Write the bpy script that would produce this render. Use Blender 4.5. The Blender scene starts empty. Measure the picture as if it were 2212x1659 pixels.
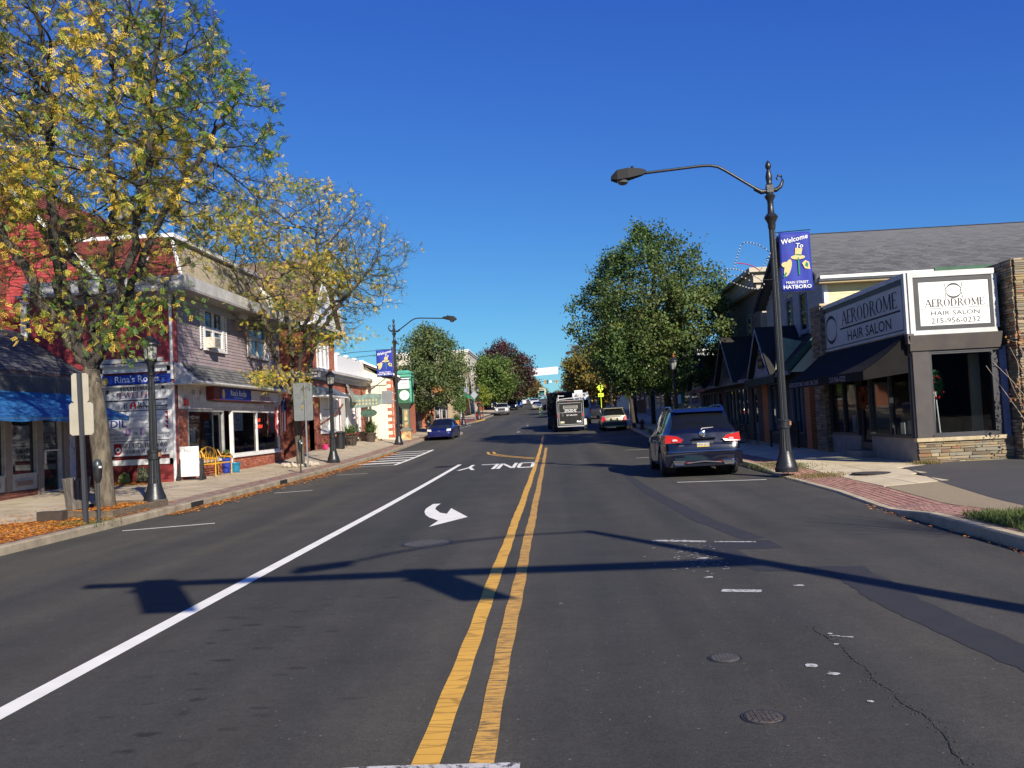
import bpy, bmesh, math, random
import numpy as np
from mathutils import Vector, Matrix
random.seed(7); rng = np.random.default_rng(7)
R = math.radians; PI = math.pi
SC = bpy.context.scene
C = SC.collection
# ---------------------------------------------------------------- camera
def cam_axes(yaw, pitch, roll):
    y, p, r = R(yaw), R(pitch), R(roll)
    f = Vector((math.sin(y)*math.cos(p), math.cos(y)*math.cos(p), math.sin(p)))
    r0 = Vector((math.cos(y), -math.sin(y), 0)); u0 = r0.cross(f)
    return math.cos(r)*r0-math.sin(r)*u0, math.cos(r)*u0+math.sin(r)*r0, f
CAMZ = 1.7
rx, ux, fx = cam_axes(-2.56, 2.35, 2.8)
cd = bpy.data.cameras.new('camera'); cam = bpy.data.objects.new('camera', cd); C.objects.link(cam)
cam.matrix_world = Matrix(((rx.x, ux.x, -fx.x, 0), (rx.y, ux.y, -fx.y, 0), (rx.z, ux.z, -fx.z, CAMZ), (0, 0, 0, 1)))
cd.sensor_width = 36; cd.lens = 36*1913/2212; cd.clip_end = 4000; cd.clip_start = .1
SC.camera = cam
# ---------------------------------------------------------------- sky, sun, exposure
SUN_EL, SUN_AZ = 29.5, 151.5            # azimuth clockwise from +Y (the street direction)
w = bpy.data.worlds.new('World'); SC.world = w; w.use_nodes = True
nt = w.node_tree; bg = nt.nodes['Background']; sky = nt.nodes.new('ShaderNodeTexSky')
sky.sky_type = 'NISHITA'; sky.sun_disc = False
sky.sun_elevation = R(SUN_EL); sky.sun_rotation = R(SUN_AZ)
sky.air_density = 1.0; sky.dust_density = 0.1; sky.ozone_density = 3.0; sky.altitude = 100
# camera-like rendition of the clear sky: each channel of the Nishita sky through one power curve, the same all round
sp_ = nt.nodes.new('ShaderNodeSeparateColor'); cb_ = nt.nodes.new('ShaderNodeCombineColor'); nt.links.new(sky.outputs[0], sp_.inputs[0])
for k_, (a_, g_) in enumerate(((.285, 1.15), (.545, 1.14), (.71, .56))):
    m1 = nt.nodes.new('ShaderNodeMath'); m1.operation = 'MULTIPLY'; nt.links.new(sp_.outputs[k_], m1.inputs[0]); m1.inputs[1].default_value = .11
    m2 = nt.nodes.new('ShaderNodeMath'); m2.operation = 'POWER'; nt.links.new(m1.outputs[0], m2.inputs[0]); m2.inputs[1].default_value = g_
    m3 = nt.nodes.new('ShaderNodeMath'); m3.operation = 'MULTIPLY'; nt.links.new(m2.outputs[0], m3.inputs[0]); m3.inputs[1].default_value = a_/.11
    nt.links.new(m3.outputs[0], cb_.inputs[k_])
nt.links.new(cb_.outputs[0], bg.inputs[0]); bg.inputs[1].default_value = 0.09
sd = bpy.data.lights.new('sun', 'SUN'); sd.energy = 5.0; sd.angle = R(.55); sd.color = (1, .92, .80)
sun = bpy.data.objects.new('sun', sd); C.objects.link(sun)
sdir = Vector((math.sin(R(SUN_AZ))*math.cos(R(SUN_EL)), math.cos(R(SUN_AZ))*math.cos(R(SUN_EL)), math.sin(R(SUN_EL))))
sun.rotation_euler = sdir.to_track_quat('Z', 'Y').to_euler(); sun.location = (30, -50, 60)
vs = SC.view_settings; vs.view_transform = 'Standard'; vs.look = 'None'; vs.exposure = 0.6; vs.gamma = 1
vs.use_curve_mapping = False
# ---------------------------------------------------------------- materials
MT = {}
def lin(h):
    c = [int(h[i:i+2], 16)/255 for i in (0, 2, 4)]
    return tuple(x/12.92 if x <= .04045 else ((x+.055)/1.055)**2.4 for x in c)
def mat(name, col, col2=None, scale=4, rough=.8, metal=0, bump=0, bscale=40, rnd=0, coat=0, spec=.5, emit=0, ramp=None, streak=None, trans=0):
    """noise-varied principled; rnd = per-piece brightness variation; ramp = per-piece colour list"""
    if name in MT: return MT[name]
    if isinstance(col, str): col = lin(col)
    if isinstance(col2, str): col2 = lin(col2)
    m = bpy.data.materials.new(name); m.use_nodes = True; t = m.node_tree; N = t.nodes; L = t.links
    b = N['Principled BSDF']; b.inputs['Roughness'].default_value = rough; b.inputs['Metallic'].default_value = metal
    b.inputs['Specular IOR Level'].default_value = spec; b.inputs['Coat Weight'].default_value = coat
    b.inputs['Coat Roughness'].default_value = .03
    geo = N.new('ShaderNodeNewGeometry'); pos = geo.outputs['Position']
    if streak:
        mp = N.new('ShaderNodeMapping'); mp.inputs['Scale'].default_value = streak; L.new(pos, mp.inputs[0]); pos = mp.outputs[0]
    c1 = N.new('ShaderNodeRGB'); c1.outputs[0].default_value = (*col, 1); out = c1.outputs[0]
    if ramp or rnd:
        oi = N.new('ShaderNodeObjectInfo'); at = N.new('ShaderNodeAttribute'); at.attribute_name = 'rnd'
        ad = N.new('ShaderNodeMath'); L.new(oi.outputs['Random'], ad.inputs[0]); L.new(at.outputs['Fac'], ad.inputs[1])
        fr = N.new('ShaderNodeMath'); fr.operation = 'FRACT'; L.new(ad.outputs[0], fr.inputs[0])
        if ramp:
            cr = N.new('ShaderNodeValToRGB'); cr.color_ramp.interpolation = 'LINEAR'
            el = cr.color_ramp.elements
            while len(el) < len(ramp): el.new(.5)
            for i, c in enumerate(ramp):
                el[i].position = i/(len(ramp)-1); el[i].color = (*(lin(c) if isinstance(c, str) else c), 1)
            L.new(fr.outputs[0], cr.inputs[0]); out = cr.outputs[0]
        else:
            mr = N.new('ShaderNodeMapRange'); mr.inputs[3].default_value = 1-rnd; mr.inputs[4].default_value = 1+rnd
            L.new(fr.outputs[0], mr.inputs[0])
            hs = N.new('ShaderNodeHueSaturation'); L.new(out, hs.inputs['Color']); L.new(mr.outputs[0], hs.inputs['Value']); out = hs.outputs[0]
    if col2 is not None:
        nz = N.new('ShaderNodeTexNoise'); nz.inputs['Scale'].default_value = scale; nz.inputs['Detail'].default_value = 6
        nz.inputs['Roughness'].default_value = .65; L.new(pos, nz.inputs['Vector'])
        cr = N.new('ShaderNodeMapRange'); cr.inputs[1].default_value = .35; cr.inputs[2].default_value = .65; L.new(nz.outputs[0], cr.inputs[0])
        mx = N.new('ShaderNodeMix'); mx.data_type = 'RGBA'; L.new(cr.outputs[0], mx.inputs[0]); L.new(out, mx.inputs[6])
        mx.inputs[7].default_value = (*col2, 1); out = mx.outputs[2]
    L.new(out, b.inputs['Base Color'])
    if emit: L.new(out, b.inputs['Emission Color']); b.inputs['Emission Strength'].default_value = emit
    if bump:
        n2 = N.new('ShaderNodeTexNoise'); n2.inputs['Scale'].default_value = bscale; n2.inputs['Detail'].default_value = 5; L.new(pos, n2.inputs['Vector'])
        bp = N.new('ShaderNodeBump'); bp.inputs['Strength'].default_value = bump; bp.inputs['Distance'].default_value = .02
        L.new(n2.outputs[0], bp.inputs['Height']); L.new(bp.outputs[0], b.inputs['Normal'])
    if trans:
        tr = N.new('ShaderNodeBsdfTranslucent'); L.new(out, tr.inputs[0]); ms = N.new('ShaderNodeMixShader'); ms.inputs[0].default_value = trans
        L.new(b.outputs[0], ms.inputs[1]); L.new(tr.outputs[0], ms.inputs[2]); L.new(ms.outputs[0], N['Material Output'].inputs[0])
    MT[name] = m; return m
def glass(name, tint=.55, ior=1.45, c=(.95, 1, 1)):
    if name in MT: return MT[name]
    m = bpy.data.materials.new(name); m.use_nodes = True; t = m.node_tree; N = t.nodes; L = t.links
    fr = N.new('ShaderNodeFresnel'); fr.inputs[0].default_value = ior
    tr = N.new('ShaderNodeBsdfTransparent'); tr.inputs[0].default_value = (tint*c[0], tint*c[1], tint*c[2], 1)
    gl = N.new('ShaderNodeBsdfGlossy'); gl.inputs['Roughness'].default_value = .03
    nz = N.new('ShaderNodeTexNoise'); nz.inputs['Scale'].default_value = .9; bp = N.new('ShaderNodeBump'); bp.inputs['Strength'].default_value = .06
    bp.inputs['Distance'].default_value = .05; L.new(nz.outputs[0], bp.inputs['Height']); L.new(bp.outputs[0], gl.inputs['Normal'])
    ms = N.new('ShaderNodeMixShader'); L.new(fr.outputs[0], ms.inputs[0]); L.new(tr.outputs[0], ms.inputs[1]); L.new(gl.outputs[0], ms.inputs[2])
    L.new(ms.outputs[0], N['Material Output'].inputs[0]); MT[name] = m; return m
WHITE = mat('white_paint', (.80, .79, .76), (.72, .71, .68), 6, .6)
OLDWHITE = mat('weathered_white_paint', (.72, .70, .67), (.55, .53, .50), 3, .75)
BLACKM = mat('black_iron', (.012, .013, .015), (.02, .021, .023), 12, .38, bump=.15, bscale=30)
DARK = mat('dark_void', (.012, .012, .013), rough=.9)
DGLASS = mat('dark_window_glass', (.012, .015, .02), rough=.04, spec=.8)
SGLASS = glass('shop_glass', .75)
CONC = mat('concrete', 'b5a78f', '998b74', 1.3, .9, bump=.25, bscale=60, rnd=.07)
KERB = mat('kerb_concrete', 'a3967f', '7f735f', 2.2, .9, bump=.3, bscale=50)
BRK = mat('red_brick', '8a4432', None, 9, .9, ramp=['84402f', 'a45a42', 'b46c50', '944a38', 'bc7c60', '76382c'], bump=.3, bscale=60)
BRKD = mat('dark_brick', '5a3229', None, 9, .9, ramp=['4a2a25', '5e352b', '6d4034', '54302a'], bump=.3, bscale=60)
MORT = mat('mortar', '8d857a', '6e675e', 8, .95)
MORTD = mat('dark_mortar', '6b645c', '58524c', 8, .95)
GREYM = mat('grey_galvanised_metal', (.34, .35, .36), (.27, .28, .29), 5, .45, metal=.6)
SILV = mat('aluminium', (.62, .62, .63), None, 5, .3, metal=.9)
RED = mat('red_plastic', (.45, .012, .012), rough=.25, coat=.5)
# ---------------------------------------------------------------- helpers
def wloc(o):
    v = Vector((0, 0, 0))
    while o: v += o.location; o = o.parent
    return v
def meta(o, label=None, cat=None, group=None, kind=None):
    if label: o['label'] = label
    if cat: o['category'] = cat
    if group: o['group'] = group
    if kind: o['kind'] = kind
    return o
def thing(name, label, cat, loc=(0, 0, 0), group=None):
    o = bpy.data.objects.new(name, None); C.objects.link(o); o.location = loc; o.empty_display_size = .2
    return meta(o, label, cat, group)
class MB:
    def __init__(s): s.v = []; s.f = []; s.m = []; s.r = []; s.mi = 0; s.rn = 0.0
    def add(s, vs, fs):
        o = len(s.v); s.v += [tuple(p) for p in vs]
        for f in fs: s.f.append(tuple(i+o for i in f)); s.m.append(s.mi); s.r.append(s.rn)
    def box(s, x0, x1, y0, y1, z0, z1, sh=None):
        v = [(x, y, z) for z in (z0, z1) for y in (y0, y1) for x in (x0, x1)]
        if sh: v = [sh(p) for p in v]
        s.add(v, [(0, 2, 3, 1), (4, 5, 7, 6), (0, 1, 5, 4), (2, 6, 7, 3), (0, 4, 6, 2), (1, 3, 7, 5)])
    def wbox(s, W, a0, a1, c0, c1, d0, d1):
        s.box(a0, a1, -d1, -d0, c0, c1, lambda p: W.pt(p[0], p[2], -p[1]))
    def poly(s, pts): s.add(pts, [tuple(range(len(pts)))])
    def prism(s, pts, ext):
        e = Vector(ext); n = len(pts); b = [Vector(p) for p in pts]; t = [p+e for p in b]
        s.add(b+t, [tuple(reversed(range(n))), tuple(range(n, 2*n))]+[(i, (i+1) % n, n+(i+1) % n, n+i) for i in range(n)])
    def tube(s, pts, rad, n=8, caps=True):
        pts = [Vector(p) for p in pts]; k = len(pts)
        if not hasattr(rad, '__len__'): rad = [rad]*k
        rings = []; up = Vector((0, 0, 1))
        for i, p in enumerate(pts):
            d = (pts[min(i+1, k-1)]-pts[max(i-1, 0)]).normalized()
            a = d.cross(up)
            if a.length < .05: a = d.cross(Vector((1, 0, 0)))
            a.normalize(); b = a.cross(d)
            rings += [p+(a*math.cos(2*PI*j/n)+b*math.sin(2*PI*j/n))*rad[i] for j in range(n)]
        fs = [(i*n+j, i*n+(j+1) % n, (i+1)*n+(j+1) % n, (i+1)*n+j) for i in range(k-1) for j in range(n)]
        if caps: fs += [tuple(reversed(range(n))), tuple(range((k-1)*n, k*n))]
        s.add(rings, fs)
    def lathe(s, prof, c=(0, 0, 0), n=20, axis='z', flute=0):
        vs = []
        for (r, h) in prof:
            for j in range(n):
                a = 2*PI*j/n; rr = r*(1-flute*(j % 2))
                p = (rr*math.cos(a), rr*math.sin(a), h) if axis == 'z' else (h, rr*math.cos(a), rr*math.sin(a))
                vs.append((p[0]+c[0], p[1]+c[1], p[2]+c[2]))
        k = len(prof)
        s.add(vs, [(i*n+j, i*n+(j+1) % n, (i+1)*n+(j+1) % n, (i+1)*n+j) for i in range(k-1) for j in range(n)]+[tuple(reversed(range(n))), tuple(range((k-1)*n, k*n))])
    def disc(s, W, a, c, d, ra, rc=None, n=24):
        rc = rc or ra; s.poly([W.pt(a+ra*math.cos(2*PI*i/n), c+rc*math.sin(2*PI*i/n), d) for i in range(n)])
    def wpoly(s, W, pts, d): s.poly([W.pt(a, c, d) for a, c in pts])
    def text(s, W, a, c, d, txt, size, xs=1, align='CENTER', bold=0, shear=0, rot=0):
        vs, fs = text_geo(txt, size, align, bold, shear)
        cr, sr = math.cos(R(rot)), math.sin(R(rot))
        s.add([W.pt(a+(x*xs)*cr-y*sr, c+(x*xs)*sr+y*cr, d) for x, y in vs], fs)
    def serif(s, W, a, c, d, txt, size, xs=1, align='CENTER', wt=1):
        polys, width = serif_geo(txt, size, wt)
        off = -width*xs/2 if align == 'CENTER' else 0
        for k, p in enumerate(polys): s.poly([W.pt(a+off+x*xs, c+y, d+.00025*(k % 5)) for x, y in p])
    def build(s, name, mats, parent=None, label=None, cat=None, group=None, kind=None, smooth=False, sharp=35):
        me = bpy.data.meshes.new(name)
        off = wloc(parent) if parent else Vector((0, 0, 0))
        v = np.array(s.v, dtype=np.float32).reshape(-1, 3)-np.array(off, dtype=np.float32)
        me.from_pydata([tuple(map(float, p)) for p in v], [], s.f)
        if not isinstance(mats, (list, tuple)): mats = [mats]
        for m in mats: me.materials.append(m)
        if len(mats) > 1: me.polygons.foreach_set('material_index', s.m)
        if any(s.r):
            at = me.attributes.new('rnd', 'FLOAT', 'FACE'); at.data.foreach_set('value', s.r)
        if smooth:
            me.polygons.foreach_set('use_smooth', [True]*len(s.f)); me.set_sharp_from_angle(angle=R(sharp))
        me.update()
        o = bpy.data.objects.new(name, me); C.objects.link(o); o.parent = parent
        return meta(o, label, cat, group, kind)
class W:
    """vertical wall frame: a runs along the wall (left to right seen from outside), c is height, d is distance proud"""
    def __init__(s, x, y, ang=0, z=0): s.x, s.y, s.z, s.an = x, y, z, ang; s.u = (math.cos(R(ang)), math.sin(R(ang))); s.n = (s.u[1], -s.u[0])
    def pt(s, a, c, d=0): return (s.x+s.u[0]*a+s.n[0]*d, s.y+s.u[1]*a+s.n[1]*d, s.z+c)
_tc = {}
def text_geo(txt, size, align='CENTER', bold=0, shear=0):
    k = (txt, align, bold, shear)
    if k not in _tc:
        cu = bpy.data.curves.new('t', 'FONT'); cu.body = txt; cu.size = 1; cu.align_x = align; cu.offset = bold; cu.shear = shear; cu.resolution_u = 2
        ob = bpy.data.objects.new('t', cu); C.objects.link(ob)
        dg = bpy.context.evaluated_depsgraph_get(); me = bpy.data.meshes.new_from_object(ob.evaluated_get(dg))
        _tc[k] = ([(v.co.x, v.co.y) for v in me.vertices], [tuple(p.vertices) for p in me.polygons])
        bpy.data.objects.remove(ob); bpy.data.curves.remove(cu); bpy.data.meshes.remove(me)
    vs, fs = _tc[k]
    return [(x*size, y*size) for x, y in vs], fs
# a small drawn serif alphabet: thick uprights, thin bars, bracket feet
GL = {
 'A': (.78, [('l', .06, 0, .39, 1, .06), ('l', .72, 0, .39, 1, .13), ('l', .2, .34, .6, .34, .05)], [(.06, 0), (.72, 0)]),
 'E': (.62, [('l', .14, 0, .14, 1, .13), ('l', .14, .97, .56, .97, .05), ('l', .14, .52, .45, .52, .05), ('l', .14, .03, .58, .03, .05), ('l', .56, .8, .56, 1, .04), ('l', .58, 0, .58, .2, .04)], []),
 'R': (.74, [('l', .14, 0, .14, 1, .13), ('a', .3, .74, .26, .24, -90, 90), ('l', .14, .97, .32, .97, .05), ('l', .14, .5, .32, .5, .05), ('l', .35, .5, .68, 0, .11)], [(.14, 0), (.68, 0)]),
 'O': (.84, [('a', .42, .5, .36, .48, 0, 360)], []), 'D': (.8, [('l', .14, 0, .14, 1, .13), ('a', .3, .5, .42, .475, -90, 90), ('l', .14, .97, .32, .97, .05), ('l', .14, .03, .32, .03, .05)], []),
 'M': (.95, [('l', .12, 0, .14, 1, .05), ('l', .14, 1, .46, .08, .12), ('l', .8, 1, .46, .08, .05), ('l', .82, 0, .8, 1, .13)], [(.12, 0), (.82, 0)]),
 'H': (.82, [('l', .15, 0, .15, 1, .13), ('l', .67, 0, .67, 1, .13), ('l', .15, .52, .67, .52, .05)], [(.15, 0), (.67, 0), (.15, 1), (.67, 1)]),
 'T': (.68, [('l', .34, 0, .34, 1, .13), ('l', .04, .97, .64, .97, .05), ('l', .05, .8, .05, 1, .04), ('l', .63, .8, .63, 1, .04)], [(.34, 0)]),
 'B': (.7, [('l', .14, 0, .14, 1, .13), ('a', .3, .75, .23, .22, -90, 90), ('a', .3, .27, .3, .25, -90, 90), ('l', .14, .97, .3, .97, .05), ('l', .14, .52, .32, .52, .05), ('l', .14, .03, .3, .03, .05)], []),
 'I': (.34, [('l', .17, 0, .17, 1, .13)], [(.17, 0), (.17, 1)]), 'L': (.6, [('l', .15, 0, .15, 1, .13), ('l', .15, .03, .56, .03, .05), ('l', .56, 0, .56, .22, .04)], [(.15, 1)]),
 'N': (.82, [('l', .14, 0, .14, 1, .05), ('l', .14, 1, .68, 0, .12), ('l', .68, 0, .68, 1, .05)], [(.14, 0), (.68, 1)]),
 'S': (.6, [('a', .3, .74, .2, .23, 30, 270), ('a', .3, .26, .23, .25, -150, 90)], []), 'C': (.78, [('a', .42, .5, .35, .48, 45, 315)], []),
 'G': (.84, [('a', .42, .5, .35, .48, 45, 330), ('l', .72, .05, .72, .42, .11), ('l', .56, .42, .8, .42, .04)], []),
 'F': (.6, [('l', .14, 0, .14, 1, .13), ('l', .14, .97, .56, .97, .05), ('l', .14, .52, .45, .52, .05), ('l', .56, .8, .56, 1, .04)], [(.14, 0)]),
 'J': (.5, [('l', .3, .25, .3, 1, .13), ('a', .17, .22, .15, .2, -170, 0)], [(.3, 1)]),
 'W': (1.1, [('l', .06, 1, .32, 0, .12), ('l', .55, 1, .32, 0, .05), ('l', .55, 1, .8, 0, .12), ('l', 1.04, 1, .8, 0, .05)], [(.06, 1), (1.04, 1)]),
 'P': (.68, [('l', .14, 0, .14, 1, .13), ('a', .3, .72, .27, .26, -90, 90), ('l', .14, .97, .32, .97, .05), ('l', .14, .47, .32, .47, .05)], [(.14, 0)]),
 'Y': (.76, [('l', .06, 1, .38, .45, .12), ('l', .7, 1, .38, .45, .05), ('l', .38, 0, .38, .5, .13)], [(.38, 0), (.06, 1), (.7, 1)]),
 ' ': (.4, [], [])}
def serif_geo(txt, size, wt=1):
    x = 0; out = []
    for ch in txt:
        wd, st, se = GL[ch]
        for q in st:
            if q[0] == 'l':
                _, x0, y0, x1, y1, t = q; t *= wt; dx, dy = x1-x0, y1-y0; l = math.hypot(dx, dy)
                if abs(dy) > abs(dx)*.3: px, py = t/2, 0
                else: px, py = 0, t/2
                out.append([(x+x0-px, y0-py), (x+x0+px, y0-py) if px else (x+x1, y1-py), (x+x1+px, y1+py), (x+x1-px, y1+py) if px else (x+x0, y0+py)])
            else:
                _, cx, cy, ra, rb, a0, a1 = q; n = max(6, int(abs(a1-a0)/20)); pr = None
                for i in range(n+1):
                    a = R(a0+(a1-a0)*i/n); t = (.035+.1*abs(math.cos(a)))*wt
                    o = (x+cx+ra*math.cos(a), cy+rb*math.sin(a)); q2 = (x+cx+(ra-t)*math.cos(a), cy+(rb-t*.7)*math.sin(a))
                    if pr: out.append([pr[0], o, q2, pr[1]])
                    pr = (o, q2)
        for (sx, sy) in se: out.append([(x+sx-.12, sy-(.04 if sy else 0)), (x+sx+.12, sy-(.04 if sy else 0)), (x+sx+.12, sy+(0 if sy else .04)), (x+sx-.12, sy+(0 if sy else .04))])
        x += wd
    return [[(a*size, b*size) for a, b in p] for p in out], x*size
_um = {}
def unit(kind, m):
    k = (kind, m.name)
    if k not in _um:
        b = MB(); h = .5
        if kind == 'cube': b.box(-h, h, -h, h, -h, h)
        elif kind == 'plank': # wedge: thick at its lower edge, outward is -Y
            b.add([(-h, -h, -h), (h, -h, -h), (h, h, -h), (-h, h, -h), (-h, .2, h), (h, .2, h), (h, h, h), (-h, h, h)], [(0, 3, 2, 1), (4, 5, 6, 7), (0, 1, 5, 4), (1, 2, 6, 5), (2, 3, 7, 6), (3, 0, 4, 7)])
        elif kind == 'stone':
            v = [(x*(.46+.04*((i*7) % 3)), y*.5, z*(.44+.06*((i*5) % 2))) for i, (x, y, z) in enumerate([(x, y, z) for z in (-1, 1) for y in (-1, 1) for x in (-1, 1)])]
            b.add(v, [(0, 2, 3, 1), (4, 5, 7, 6), (0, 1, 5, 4), (2, 6, 7, 3), (0, 4, 6, 2), (1, 3, 7, 5)])
        me = bpy.data.meshes.new(kind+'_'+m.name); me.from_pydata(b.v, [], b.f); me.materials.append(m); _um[k] = me
    return _um[k]
def pieces(name, m, parent, items, limit=300, kind='cube', restname=None):
    """items: (centre, size, rotz, roty). The nearest `limit` become objects of their own; the rest one joined part."""
    if not items: return
    items = sorted(items, key=lambda t: (Vector(t[0])-Vector((0, 0, CAMZ))).length)
    off = wloc(parent) if parent else Vector((0, 0, 0)); me = unit(kind, m)
    for c, s, rz, ry in items[:limit]:
        o = bpy.data.objects.new(name, me); o.location = Vector(c)-off; o.scale = s; o.rotation_euler = (0, ry, rz); o.parent = parent; C.objects.link(o)
    rest = items[limit:]
    if rest:
        b = MB(); base = [v.co.copy() for v in me.vertices]; fs = [tuple(p.vertices) for p in me.polygons]
        for c, s, rz, ry in rest:
            M_ = Matrix.Translation(c) @ Matrix.Rotation(rz, 4, 'Z') @ Matrix.Rotation(ry, 4, 'Y') @ Matrix.Diagonal((*s, 1))
            b.rn = random.random(); b.add([M_ @ v for v in base], fs)
        b.build(restname or name+'_courses', m, parent, kind='stuff')
def cut(a0, a1, c0, c1, holes):
    """intervals of [a0,a1] that survive the holes overlapping the row c0..c1"""
    iv = [(a0, a1)]
    for h0, h1, g0, g1 in holes:
        if g1 <= c0+.01 or g0 >= c1-.01: continue
        nv = []
        for p, q in iv:
            if h1 <= p or h0 >= q: nv.append((p, q)); continue
            if h0 > p: nv.append((p, h0))
            if h1 < q: nv.append((h1, q))
        iv = nv
    return [i for i in iv if i[1]-i[0] > .03]
def rects(a0, a1, c0, c1, holes):
    cs = sorted({c0, c1}|{min(max(h, c0), c1) for H in holes for h in H[2:]}); out = []
    for p, q in zip(cs, cs[1:]):
        if q-p > .005: out += [(i, j, p, q) for i, j in cut(a0, a1, p, q, holes)]
    return out
def wall(mb, Wf, a0, a1, c0, c1, holes=(), d0=-.2, d1=0):
    for (i, j, p, q) in rects(a0, a1, c0, c1, holes): mb.wbox(Wf, i, j, p, q, d0, d1)
def bricks(Wf, a0, a1, c0, c1, holes=(), bl=.215, bh=.075, proud=.012, top=None):
    it = []; rz = R(Wf.an); k = 0; c = c0
    while c < c1-.02:
        h = min(bh, c1-c)
        for p, q in cut(a0, a1, c, c+h, holes):
            if top: q = min(q, top(c+h)[1]); p = max(p, top(c+h)[0])
            a = p-(bl/2 if k % 2 else 0)
            while a < q-.02:
                s, e = max(a, p), min(a+bl, q)
                if e-s > .05: it.append((Wf.pt((s+e)/2, c+h/2, proud/2-.01), (e-s-.012, proud+.02, h-.012), rz, 0))
                a += bl
        c += bh; k += 1
    return it
def boards(Wf, a0, a1, c0, c1, holes=(), ex=.12, top=None, th=.022):
    it = []; c = c0; rz = R(Wf.an)
    while c < c1-.02:
        h = min(ex, c1-c); A0, A1 = (a0, a1) if not top else top(c+h/2)
        A0, A1 = max(a0, A0), min(a1, A1)
        if A1 > A0:
            for p, q in cut(A0, A1, c, c+h, holes): it.append((Wf.pt((p+q)/2, c+h/2, th/2), (q-p, th, h+.004), rz, 0))
        c += ex
    return it
def window(parent, Wf, a0, a1, c0, c1, fm, gm, cols=1, rows=1, fw=.09, bar=.05, proud=.04, sill=True, recess=.05, name='window', label=None, back=False):
    b = MB()
    b.wbox(Wf, a0, a0+fw, c0, c1, -recess-.05, proud); b.wbox(Wf, a1-fw, a1, c0, c1, -recess-.05, proud)
    b.wbox(Wf, a0+fw, a1-fw, c1-fw, c1, -recess-.05, proud); b.wbox(Wf, a0+fw, a1-fw, c0, c0+fw, -recess-.05, proud)
    ai, aj, ci, cj = a0+fw, a1-fw, c0+fw, c1-fw; wa, wc = (aj-ai)/cols, (cj-ci)/rows
    for i in range(1, cols): b.wbox(Wf, ai+i*wa-bar/2, ai+i*wa+bar/2, ci, cj, -recess-.03, proud*.5)
    for j in range(1, rows): b.wbox(Wf, ai, aj, ci+j*wc-bar/2, ci+j*wc+bar/2, -recess-.025, proud*.4)
    if sill: b.wbox(Wf, a0-.05, a1+.05, c0-.07, c0, -.02, proud+.06)
    w_ = b.build(name, fm, parent, label=label)
    for i in range(cols):
        for j in range(rows):
            g = MB(); a_, b_, c_, d_ = ai+i*wa+.002, ai+(i+1)*wa-.002, ci+j*wc+.002, ci+(j+1)*wc-.002; g.wpoly(Wf, [(a_, c_), (b_, c_), (b_, d_), (a_, d_)], -recess); g.build('pane', gm, w_)
    return w_
def dup(root, loc=None, rotz=None, label=None, scale=None):
    def cp(o, par):
        c = o.copy(); C.objects.link(c)
        if par: c.parent = par
        for ch in list(o.children): cp(ch, c)
        return c
    r = cp(root, None)
    if loc is not None: r.location = loc
    if rotz is not None: r.rotation_euler = (0, 0, rotz)
    if scale: r.scale = scale
    if label: r['label'] = label
    return r
# ---------------------------------------------------------------- terrain profile of the street
_py = np.arange(-80, 1200, 1.0)
_pz = np.interp(_py, [-80, 20, 30, 40, 50, 60, 80, 131, 160, 170, 300, 335, 420, 1200], [0, 0, .05, .13, .33, .63, 1.15, 2.5, 3.5, 3.85, 8.5, 9.2, 8.6, 6])
_pz = np.convolve(np.pad(_pz, 4, 'edge'), np.ones(9)/9, 'valid')
def zp(y): return float(np.interp(y, _py, _pz))
def kl(y): return float(np.interp(y, [-60, 22, 40, 61, 64, 68.5, 72, 86, 97, 108, 112, 500], [-8.5, -8.6, -8.7, -8.8, -7.0, -7.0, -8.9, -9.3, -8.9, -8.3, -8.8, -8.8]))
def kr(y): return float(np.interp(y, [-60, 12, 14, 17.5, 24, 27, 32, 500], [5.05, 5.07, 5.1, 5.38, 5.45, 5.5, 5.3, 5.3]))
def hr(y): return float(np.interp(y, [-60, 12.5, 14.2, 21.5, 24.5, 500], [.15, .15, .035, .035, .14, .14]))
def zl(x, y):   # left footway surface
    i = float(np.interp(y, [-60, 22, 27, 40, 45, 60, 75, 90, 500], [.0, .01, .08, .09, .32, .30, .22, .1, .1]))
    return zp(y)+.14+i*min(1, max(0, (-9.2-x)/3))
def zr(x, y):   # right footway surface
    t = min(1, max(0, (x-kr(y)-.2)/2.4)); h = hr(y); return zp(y)+h+(.15-h)*t
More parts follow.
